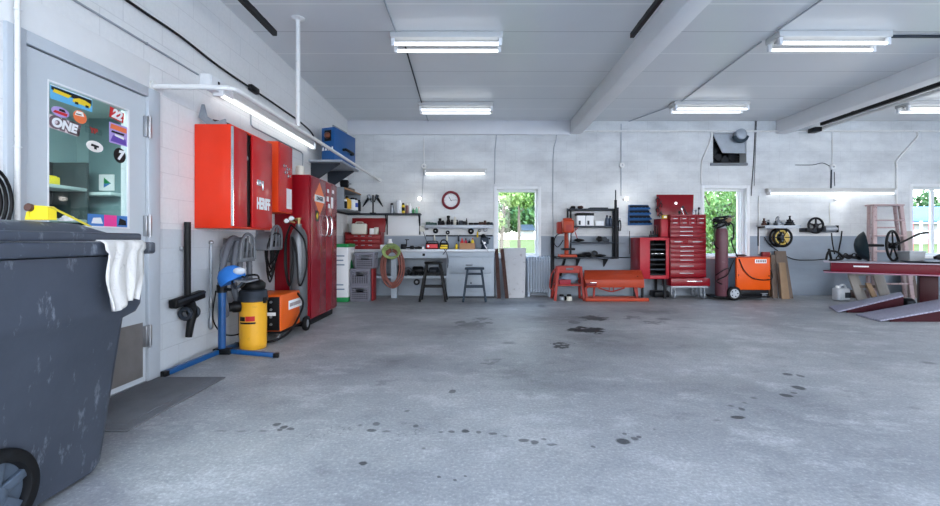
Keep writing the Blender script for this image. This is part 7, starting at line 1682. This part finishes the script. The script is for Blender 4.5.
for k, (px, lb, r, h, mt) in enumerate(fit):
    h *= 1.3; r *= 1.35; x, y = X_(px, 8.9), 8.87 + .05 * (k % 3); tt = thing('pipe_fitting', lb, 'fitting', (x, y, gz), 'fittings on the grey shelf')
    if k == 1: B().tube([(x - .06, y, gz + .001), (x - .05, y, gz + .06), (x, y, gz + .095), (x + .05, y, gz + .06), (x + .06, y, gz + .001)], .013, 8, smooth=4).build('arch', mt, tt)
    elif k == 3:
        B().lathe([(r, .001), (r, .05), (r * .5, .06), (r * .4, .09)], (x, y, gz), seg=14).build('base', mt, tt); B().tube([(x, y, gz + .08), (x + .01, y, gz + .14), (x + .03, y, gz + .17), (x + .06, y, gz + .18)], .007, 7, smooth=4).build('hook', mt, tt)
    else:
        B().lathe([(r, .001), (r, h * .3), (r * .6, h * .38), (r * .7, h * .6), (r * .35, h * .7), (r * .3, h * .92), (r * .5, h * .94), (r * .45, h), (0, h)], (x, y, gz), seg=16).build('body', mt, tt)
        if k % 2: B().cyl((x - r * 1.2, y, gz + h * .5), (x + r * 1.2, y, gz + h * .5), r * .3, seg=10).build('port', mt, tt)
# hose reel
hr = Vector((X_(780, 8.95), 8.93, Z_(237.5, 8.95)))
t = thing('hose_reel', 'black wall hose reel wound with yellow hose under the grey shelf', 'hose reel', hr - Vector((0, 0, .2)))
for yy, m_ in ((-.06, black), (.06, black)):
    b = B().torus(hr + Vector((0, yy, 0)), .175, .022, (0, 1, 0), 36, 10)
    for k in range(6): a = k * PI / 3; b.bar(hr + Vector((.03 * math.cos(a), yy, .03 * math.sin(a))), hr + Vector((.17 * math.cos(a), yy, .17 * math.sin(a))), .016, .03, (0, 1, 0))
    b.build('flange', m_, t)
B().lathe([(0, -.07), (.05, -.07), (.05, .15), (0, .15)], hr, (0, 1, 0), 20).build('hub', dgrey, t)
for k in range(6): B().torus(hr + Vector((0, -.045 + .018 * k, 0)), .13, .016, (0, 1, 0), 32, 8).build('hose_turn', M('reel hose', (200, 172, 84), .5, var=.15), t)
b = B()
for k in range(5): b.bar(hr + Vector((.035 + .018 * k, -.066, -.12 + .01 * k)), hr + Vector((.03 + .018 * k, -.066, .12 - .01 * k)), .02, .014, (0, 1, 0), .005)
b.build('hose_strands', M('reel hose', (1, 1, 1)), t)
# motor with flywheel on the wall
mw = Vector((X_(815, 8.95), 8.93, Z_(225.5, 8.95)))
t = thing('wall_motor', 'old wall motor with a half hidden spoked flywheel under the sideways bulb', 'motor', (mw.x, 8.98, Z_(232, 8.95)))
b = B().torus(mw, .145, .022, (0, 1, 0), 40, 10)
for k in range(5): a = k * 2 * PI / 5 + PI / 2; b.bar(mw + Vector((.03 * math.cos(a), 0, .03 * math.sin(a))), mw + Vector((.14 * math.cos(a), 0, .14 * math.sin(a))), .03, .02, (0, 1, 0), .003)
b.lathe([(0, -.03), (.04, -.03), (.04, .03), (0, .03)], mw, (0, 1, 0), 16); b.build('flywheel', blackm, t)
B().box(X_(804, 8.95), X_(833.5, 8.95), 8.955, D - .003, Z_(232, 8.95), Z_(228, 8.95), .006).build('mount', dgrey, t)
B().lathe([(.0, -.12), (.06, -.12), (.07, -.08), (.07, .08), (.06, .12), (0, .12)], (X_(828, 8.95), 8.90, Z_(229, 8.95)), (1, 0, 0), 20).build('motor_body', galv, t)
B().box(X_(832.5, 8.95), X_(834.5, 8.95), 8.84, 8.96, Z_(232.5, 8.95), Z_(225.5, 8.95), .004).build('end_plate', blackm, t)
B().box(X_(805, 8.95), X_(810, 8.95), 8.89, 8.956, Z_(232, 8.95), Z_(228, 8.95), .004).build('switch', blackm, t)
B().cyl((mw.x, mw.y, mw.z), (mw.x, 9.05, mw.z), .015, seg=10).build('shaft', steel, t)
wpipe([(826, 233), (827, 243), (829, 254)], .011, 'black air line dropping from the wall motor to the lift', black, 'air_line', 'hose', off=.14, smooth=4)
wpipe([(839.5, 231), (838.5, 240), (836, 252)], .013, 'black hanging rod with a knob right of the wall motor', black, 'hanging_rod', 'rod', off=.06)
# leaning boards
def lean(label, pxb0, pxb1, pxt0, pxt1, yb, yt, pt, mat, th=.03, name='leaning_board', cat='board', group='boards leaning on the back wall'):
    zt = Z_(pt, yt)
    return tag(B().hexa([(X_(pxb0, yb), yb, .001), (X_(pxb1, yb), yb, .001), (X_(pxb1, yb), yb + th, .001), (X_(pxb0, yb), yb + th, .001), (X_(pxt0, yt), yt, zt), (X_(pxt1, yt), yt, zt), (X_(pxt1, yt), yt + th, zt), (X_(pxt0, yt), yt + th, zt)], .003).build(name, mat), label, cat, group)
lean('dirty grey board leaning at the right of the hose reel', 780, 793.5, 775, 786, 8.60, 8.98, 251, wood_d)
lean('dark plank leaning just left of the dirty grey board', 772.8, 778.2, 771.2, 775.8, 8.62, 8.96, 255, wood_d)
lean('narrow brown plank behind the orange welder', 769.5, 772.5, 767.5, 771, 8.86, 9.0, 253, wood)
lean('tan plank standing in front of the dirty grey board', 782, 790, 779, 785.5, 8.50, 8.72, 262.5, wood, .02)
boxthing('red_capped_tin', 'dull red tin box on the plank ends behind the orange welder', 'tin', X_(766, 8.98), 9.0, Z_(257, 8.98), .14, .08, .10, toolred2)
# jug on the floor
Yj = 8.3
jx = X_(841, Yj)
t = thing('fluid_jug', 'white plastic jug on the floor under the end of the red lift', 'jug', (jx, Yj, 0))
B().box(jx - .115, jx + .115, Yj - .09, Yj + .09, .002, .235, .035, 3).build('jug_body', M('jug white', (200, 206, 212), .4, worn=(120, 124, 130), wornamt=.3), t)
B().tube([(jx - .03, Yj, .22), (jx - .01, Yj, .28), (jx + .06, Yj, .285), (jx + .10, Yj, .20)], .018, 10, smooth=4).build('handle', M('jug white', (1, 1, 1)), t)
B().cyl((jx - .065, Yj, .23), (jx - .065, Yj, .275), .028, seg=14).build('cap', paper, t); B().box(jx - .0, jx + .10, Yj - .0945, Yj - .0905, .06, .16, .002).build('label_patch', dgrey, t)
# ladder
def steps(label, xt0, xt1, zt, y, xb0, xb1, ybf, ybr, mat, n=5):
    t = thing('step_ladder', label, 'ladder', ((xb0 + xb1) / 2, y, 0))
    B().box(xt0, xt1, y - .10, y + .10, zt - .03, zt, .004).build('top_cap', mat, t)
    fr = [((xt0 + .05), xb0), ((xt1 - .05), xb1)]
    for a, b_ in fr:
        B().bar((a, y - .06, zt - .03), (b_, ybf, .001), .075, .05, (0, 1, 0), .003).build('front_rail', mat, t)
        B().bar((a, y + .06, zt - .03), (b_, ybr, .001), .05, .04, (0, 1, 0), .003).build('rear_rail', mat, t)
    for k in range(1, n + 1):
        z = zt * k / (n + 1); f = 1 - z / (zt - .03); yy = y - .06 + (ybf - y + .06) * f; xa = fr[0][0] + (fr[0][1] - fr[0][0]) * f; xb = fr[1][0] + (fr[1][1] - fr[1][0]) * f
        B().box(xa, xb, yy - .05, yy + .06, z - .025, z, .003).build('step', mat, t)
    for k in range(1, 4):
        z = zt * k / 4; f = 1 - z / (zt - .03); yy = y + .06 + (ybr - y - .06) * f; xa = fr[0][0] + (fr[0][1] - fr[0][0]) * f; xb = fr[1][0] + (fr[1][1] - fr[1][0]) * f
        B().bar((xa, yy, z), (xb, yy, z), .03, .02, (0, 1, 0)).build('rear_brace', mat, t)
    return t
ly = 8.86
steps('tall paint spattered wooden step ladder behind the red lift', X_(869, ly), X_(900, ly), Z_(204.5, ly), ly, X_(874, 8.45), X_(912, 8.45), 8.45, 8.58, ladderm)
t = thing('sawhorse', 'beige wooden sawhorse standing under the left end of the red lift', 'sawhorse', (X_(866, 8.3), 8.2, 0))
for xa, xb, yy in ((851, 861, 8.12), (876, 885, 8.12), (853, 864, 8.36), (879, 888, 8.36)): B().bar((X_(xa, yy), yy, .50), (X_(xb, yy), yy, .001), .12, .035, (0, 1, 0), .003).build('leg', wood_g, t)
B().box(X_(849, 8.24), X_(880, 8.24), 8.2, 8.28, .47, .535, .004).build('top_beam', wood_g, t)
B().box(X_(855, 8.12) + .04, X_(881, 8.12) - .08, 8.142, 8.16, .25, .30, .003).build('cross_rail', wood_d, t)
lean('upright beige panel leaning beside the right window', 903, 914, 902, 912, 8.82, 9.0, 231, M('beige panel', (170, 162, 154), .6), .02)
lean('dark plank leaning under the right window, behind the lift', 912, 920, 907, 913, 8.7, 8.98, 268, wood_d)
lean('pale panel leaning under the right window, behind the lift', 917, 934, 916, 931, 8.75, 9.0, 268, M('pale panel', (190, 198, 202), .6), .02)
lean('tan plank on the floor side of the ladder, under the lift', 875, 880, 866, 871, 8.02, 8.08, 283, wood, .03)
# ================================================================ RED LIFT AND RAMPS
A0 = Vector((X_(824, 7.9), 7.9, 0)); A1 = Vector((X_(940, 7.05), 7.05, 0)); dv = (A1 - A0).normalized(); A2 = A0 + dv * 3.2; nv = Vector((-dv.y, dv.x, 0)); 
if nv.y < 0: nv = -nv
zt_l, zb_l = .742, .545
t = thing('car_lift', 'long red steel lift deck with pale flanges at the right', 'lift', (A0 + A2) / 2)
def slab(a, b_, n0, n1, z0, z1, bev=.004):
    q = [a + nv * n0, b_ + nv * n0, b_ + nv * n1, a + nv * n1]
    return B().hexa([p + U * z0 for p in q] + [p + U * z1 for p in q], bev)
Q0 = A0 + dv * .10
slab(Q0, A2, .06, .08, zb_l + .018, zt_l - .018, .002).build('front_web', liftred, t)
slab(Q0, A2, .50, .52, zb_l + .018, zt_l - .018, .002).build('rear_web', liftred, t)
slab(Q0, Q0 + dv * .02, .081, .499, zb_l + .018, zt_l - .018, .002).build('end_web', liftred, t)
slab(A0, A2, .0, .58, zt_l - .018, zt_l).build('top_plate', M('worn deck', (186, 176, 188), .4, .3, var=.12), t)
slab(A0, A2, .0, .14, zb_l, zb_l + .018).build('lower_flange', M('worn flange', (176, 130, 150), .4, .2, var=.15), t)
slab(A0, A2, .44, .58, zb_l, zb_l + .018).build('lower_flange', liftred, t)
ps = Q0 + dv * .30
slab(ps, ps + dv * .20, .0585, .0595, zb_l + .11, zb_l + .135, .0).build('white_mark', paper, t)
pc = Vector((X_(936, 7.1), 7.1, 0)) + nv * .15
b = B().obox((pc.x + .05, pc.y + .15, zb_l / 2), (.22, .22, zb_l - .002), (0, 0, math.atan2(dv.y, dv.x)), .006); b.build('post', M('lift post shaded red', (54, 12, 20), .45, var=.1), t)  # post red darkened in the colour for the shade below the deck
slab(A0 + dv * 2.6, A0 + dv * 2.8, .1, .5, .001, zb_l).build('post', liftred, t)
B().obox((pc.x + .05, pc.y + .15, .012), (.40, .40, .022), (0, 0, math.atan2(dv.y, dv.x)), .004).build('foot_plate', liftred, t)
# ramps
def ramp(label, p0, p1, q0, q1, z1):
    """p0,p1 low edge (far, near) on the floor; q0,q1 high edge"""
    P0, P1, Q0_, Q1_ = [Vector((*p, 0)) for p in (p0, p1, q0, q1)]
    t = thing('drive_ramp', label, 'ramp', (P0 + P1 + Q0_ + Q1_) / 4, 'drive on ramps')
    th = .02
    B().hexa([P0 + U * .002, P1 + U * .002, Q1_ + U * z1, Q0_ + U * z1, P0 + U * (.002 + th), P1 + U * (.002 + th), Q1_ + U * (z1 + th), Q0_ + U * (z1 + th)], .003).build('tread_plate', plate_m, t)
    ax = (Q0_ - P0); L = ax.length
    for a, c in ((P1, Q1_), (P0, Q0_)):
        d = (c - a).normalized(); a2 = a + d * .14; n_ = Vector((-d.y, d.x, 0)) * (.014 if c is Q1_ else -.014)
        za = .0 + z1 * .14 / (c - a).length
        B().hexa([a2 + U * .001, c + U * .001, c + n_ + U * .001, a2 + n_ + U * .001, a2 + U * (za + .0), c + U * (z1 - .001), c + n_ + U * (z1 - .001), a2 + n_ + U * (za + .0)]).build('side_plate', M('ramp shaded red', (54, 8, 20), .5, var=.15), t)  # side plate red darkened in the colour to stand in for shade
    B().hexa([P1.lerp(Q1_, .62) + U * .001, P1.lerp(Q1_, .66) + U * .001, P0.lerp(Q0_, .66) + U * .001, P0.lerp(Q0_, .62) + U * .001, P1.lerp(Q1_, .62) + U * .1, P1.lerp(Q1_, .66) + U * .1, P0.lerp(Q0_, .66) + U * .1, P0.lerp(Q0_, .62) + U * .1]).build('cross_member', liftred, t)
    return t
rp = [(X_(829, 7.42), 7.42), (X_(838, 6.9), 6.9)]
z1 = .245
ramp('further grey tread plate drive on ramp lying on the floor below the lift', rp[0], rp[1], (X_(901, 7.42), 7.42), (X_(903.5, 6.9), 6.9), z1)
rq = [(X_(856, 6.66), 6.66), (X_(880, 6.12), 6.12)]
qx_, qy_ = X_(946, 6.6), 6.6
ramp('nearer grey tread plate drive on ramp lying on the floor below the lift', rq[0], rq[1], (X_(945, 6.66), 6.66), (X_(978, 6.12), 6.12), .235)
motor('ramp_roller', 'dark roller on the floor behind the high end of the further ramp', 'roller', (X_(907, 7.2), 7.2, .10), .09, .16)
# ---------------- things on the deck
def dk(px, py, Y): return Vector((X_(px, Y), Y, Z_(py, Y)))
zt_l += .001
t = thing('seat_shell', 'black hollow seat shell standing on its edge on the red lift', 'seat', (X_(863, 7.95), 7.95, zt_l))
sc_ = dk(862, 245, 7.95)
b = B()
for k in range(13):
    pass
prof = [(0, -.10), (.06, -.095), (.13, -.07), (.19, -.02), (.225, .03), (.235, .05), (.22, .05), (.18, .0), (.12, -.05), (.06, -.075), (0, -.08)]
b.lathe(prof, (0, 0, 0), (.92, -.52, .16), 28, sx=1.0, sy=.95)
for v in b.bm.verts: v.co = Vector((v.co.x * 1.15, v.co.y, v.co.z * 1.2)) + sc_
lo = min(v.co.z for v in b.bm.verts)
for v in b.bm.verts: v.co.z += zt_l - lo
b.build('shell', M('seat black', (26, 40, 46), .4, var=.1), t)
B().cyl(sc_ + Vector((.02, 0, 0)), sc_ + Vector((.36, -.02, -.01)), .028, .022, 12).build('shaft', black, t)
t = thing('spoked_wheel', 'black spoked wheel with a curved lever standing on the red lift', 'wheel', (X_(893, 7.75), 7.75, zt_l))
wc_ = dk(893, 246.5, 7.75); wc_.z = zt_l + .275
axw = (.55, -1, .05)
B().torus(wc_, .255, .020, axw, 40, 10).build('rim', black, t)
xw, yw, zw = basis(axw)
for k in range(5):
    a = k * 2 * PI / 5 + .3; v = xw * math.cos(a) + yw * math.sin(a); B().bar(wc_ + v * .02, wc_ + v * .25, .026, .02, zw, .003).build('spoke', black, t)
B().lathe([(0, -.05), (.05, -.05), (.05, .05), (0, .05)], wc_, axw, 18).build('hub', blackm, t)
B().tube([wc_ + Vector((-.02, -.06, .01)), wc_ + Vector((.14, -.10, .10)), wc_ + Vector((.30, -.12, .19)), wc_ + Vector((.42, -.12, .22)), wc_ + Vector((.50, -.1, .225))], .017, 8, smooth=5).build('curved_lever', black, t)
t = thing('chain_clamp', 'black chain and clamp heap lying on the left end of the red lift', 'clamp', (X_(838, 7.9), 7.95, zt_l))
b = B(); pp = dk(826, 258, 8.0); pp.z = zt_l + .02
b.tube([pp + Vector((0, 0, 0)), pp + Vector((.03, 0, .12)), pp + Vector((.10, .02, .16)), pp + Vector((.22, 0, .13)), pp + Vector((.30, 0, .03)), pp + Vector((.18, 0, .0)), pp + Vector((.06, 0, .0))], .019, 8, smooth=4); b.build('loop', black, t)
b = B()
for k in range(8): b.torus(pp + Vector((.22 + .055 * k, .02 * math.sin(k * 2), .035 + .045 * abs(math.sin(k * .9)))), .035, .011, (.3 * (k % 2), 1, .4 * (-1) ** k), 16, 6)
b.build('chain', black, t)
B().bar(pp + Vector((.30, 0, .07)), pp + Vector((.60, .0, .03)), .05, .05, (0, 1, 0), .008).build('clamp_arm', blackm, t); B().bar(pp + Vector((.05, .0, .20)), pp + Vector((.11, .02, .01)), .03, .03, (0, 1, 0), .005).build('clamp_arm', blackm, t)
t = thing('plastic_tub', 'pale grey plastic tub on the lift in front of the right window', 'tub', (X_(914, 7.8), 7.8, zt_l))
x0, x1 = X_(906.5, 7.62), X_(922, 7.62)
B().hexa([(x0 + .02, 7.58, zt_l), (x1, 7.58, zt_l), (x1, 7.78, zt_l), (x0 + .02, 7.78, zt_l), (x0, 7.56, zt_l + .17), (x1 + .01, 7.56, zt_l + .17), (x1 + .01, 7.80, zt_l + .17), (x0, 7.80, zt_l + .17)], .01).build('tub', M('tub grey', (158, 162, 166), .5), t)
B().box(x0 - .008, x1 + .018, 7.552, 7.808, zt_l + .17, zt_l + .188, .004).build('lid', M('tub lid', (180, 184, 188), .5), t)
t = thing('round_tray', 'flat dark round tray on the deck near the right edge', 'tray', (X_(930, 7.35), 7.3, zt_l))
B().lathe([(0, .0), (.22, .0), (.30, .022), (.305, .03), (.29, .03), (.21, .012), (0, .012)], (X_(925, 7.35), 7.34, zt_l), seg=36).build('tray', dgrey, t)
t = thing('jack_stand', 'blue black jack on the lift at the right edge', 'jack', (X_(938, 7.45), 7.45, zt_l))
jc = Vector((X_(941, 7.42), 7.36, zt_l + .03))
b = B().bar(jc + Vector((-.16, 0, .05)), jc + Vector((.14, 0, .16)), .05, .06, (0, 1, 0), .008); b.bar(jc + Vector((-.16, 0, .05)), jc + Vector((.16, 0, .012)), .04, .06, (0, 1, 0), .008); b.build('arms', black, t)
B().bar(jc + Vector((-.08, -.05, .12)), jc + Vector((.14, -.05, .19)), .03, .02, (0, 1, 0), .004).build('blue_arm', bluepole, t); B().box(jc.x + .02, jc.x + .2, jc.y - .07, jc.y + .07, zt_l, zt_l + .045, .006).build('base', blackm, t)
# stray cylinder shaped leftovers near the ladder feet
boxthing('floor_block', 'dark wooden block on the floor behind the jug', 'block', X_(866, 8.6), 8.75, 0, .30, .16, .14, wood_d, .01)

# ================================================================ LIGHT AND CAMERA
w = bpy.data.worlds.new('sky'); C.world = w; w.use_nodes = True
t = w.node_tree; t.nodes.clear()
out = N(t, 'ShaderNodeOutputWorld'); bg = N(t, 'ShaderNodeBackground')
tc = N(t, 'ShaderNodeTexCoord'); sp = N(t, 'ShaderNodeSeparateXYZ'); t.links.new(tc.outputs['Generated'], sp.inputs[0])
nz = N(t, 'ShaderNodeTexNoise', i_Scale=2.4, i_Detail=5.); t.links.new(tc.outputs['Generated'], nz.inputs['Vector'])
f = math_(t, 'POWER', math_(t, 'MAXIMUM', sp.outputs['Z'], 0.), .8)
c1 = mix(t, f, (1.0, .965, .92), (.20, .50, 1.0))
c2 = mix(t, math_(t, 'MULTIPLY_ADD', nz.outputs['Fac'], 3., -1.55, True), c1, (.97, .98, 1.0))
t.links.new(c2, bg.inputs['Color']); bg.inputs['Strength'].default_value = 5.5
t.links.new(bg.outputs[0], out.inputs[0])
sun = bpy.data.lights.new('sun', 'SUN'); sun.energy = 3.2; sun.angle = .01; sun.color = (1, .96, .88)
so = bpy.data.objects.new('sun', sun); COL.objects.link(so); so.rotation_euler = Euler((math.radians(40), 0, math.radians(38)))
def portal(loc, rot, sx, sy):
    l = bpy.data.lights.new('daylight_portal', 'AREA'); l.shape = 'RECTANGLE'; l.size, l.size_y = sx, sy; l.cycles.is_portal = True
    o = bpy.data.objects.new('daylight_portal', l); COL.objects.link(o); o.location = loc; o.rotation_euler = rot
for a, c in BAYS: portal(((a + c) / 2, FY - .1, 1.55), (-PI / 2, 0, PI), c - a, 3.1)
for R in (W1, W2, W3): portal(((R[0] + R[1]) / 2, D + .2, (R[2] + R[3]) / 2), (-PI / 2, 0, 0), R[1] - R[0], R[3] - R[2])
portal((RX + .1, 4.5, 1.65), (0, PI / 2, 0), 1.5, 3.0)
cam = bpy.data.cameras.new('camera'); cam.sensor_fit = 'HORIZONTAL'; cam.sensor_width = 36; cam.lens = F / 940 * 36
cam.shift_x = -(VX - 470) / 940; cam.shift_y = -(253 - VY) / 940; cam.clip_start = .05; cam.clip_end = 400
co = bpy.data.objects.new('camera', cam); COL.objects.link(co); co.location = (0, 0, H); co.rotation_euler = (PI / 2, 0, 0)
C.camera = co
vs = C.view_settings; vs.view_transform = 'Standard'; vs.look = 'None'; vs.gamma = 1; vs.use_curve_mapping = False; vs.exposure = .78
C.display_settings.display_device = 'sRGB'
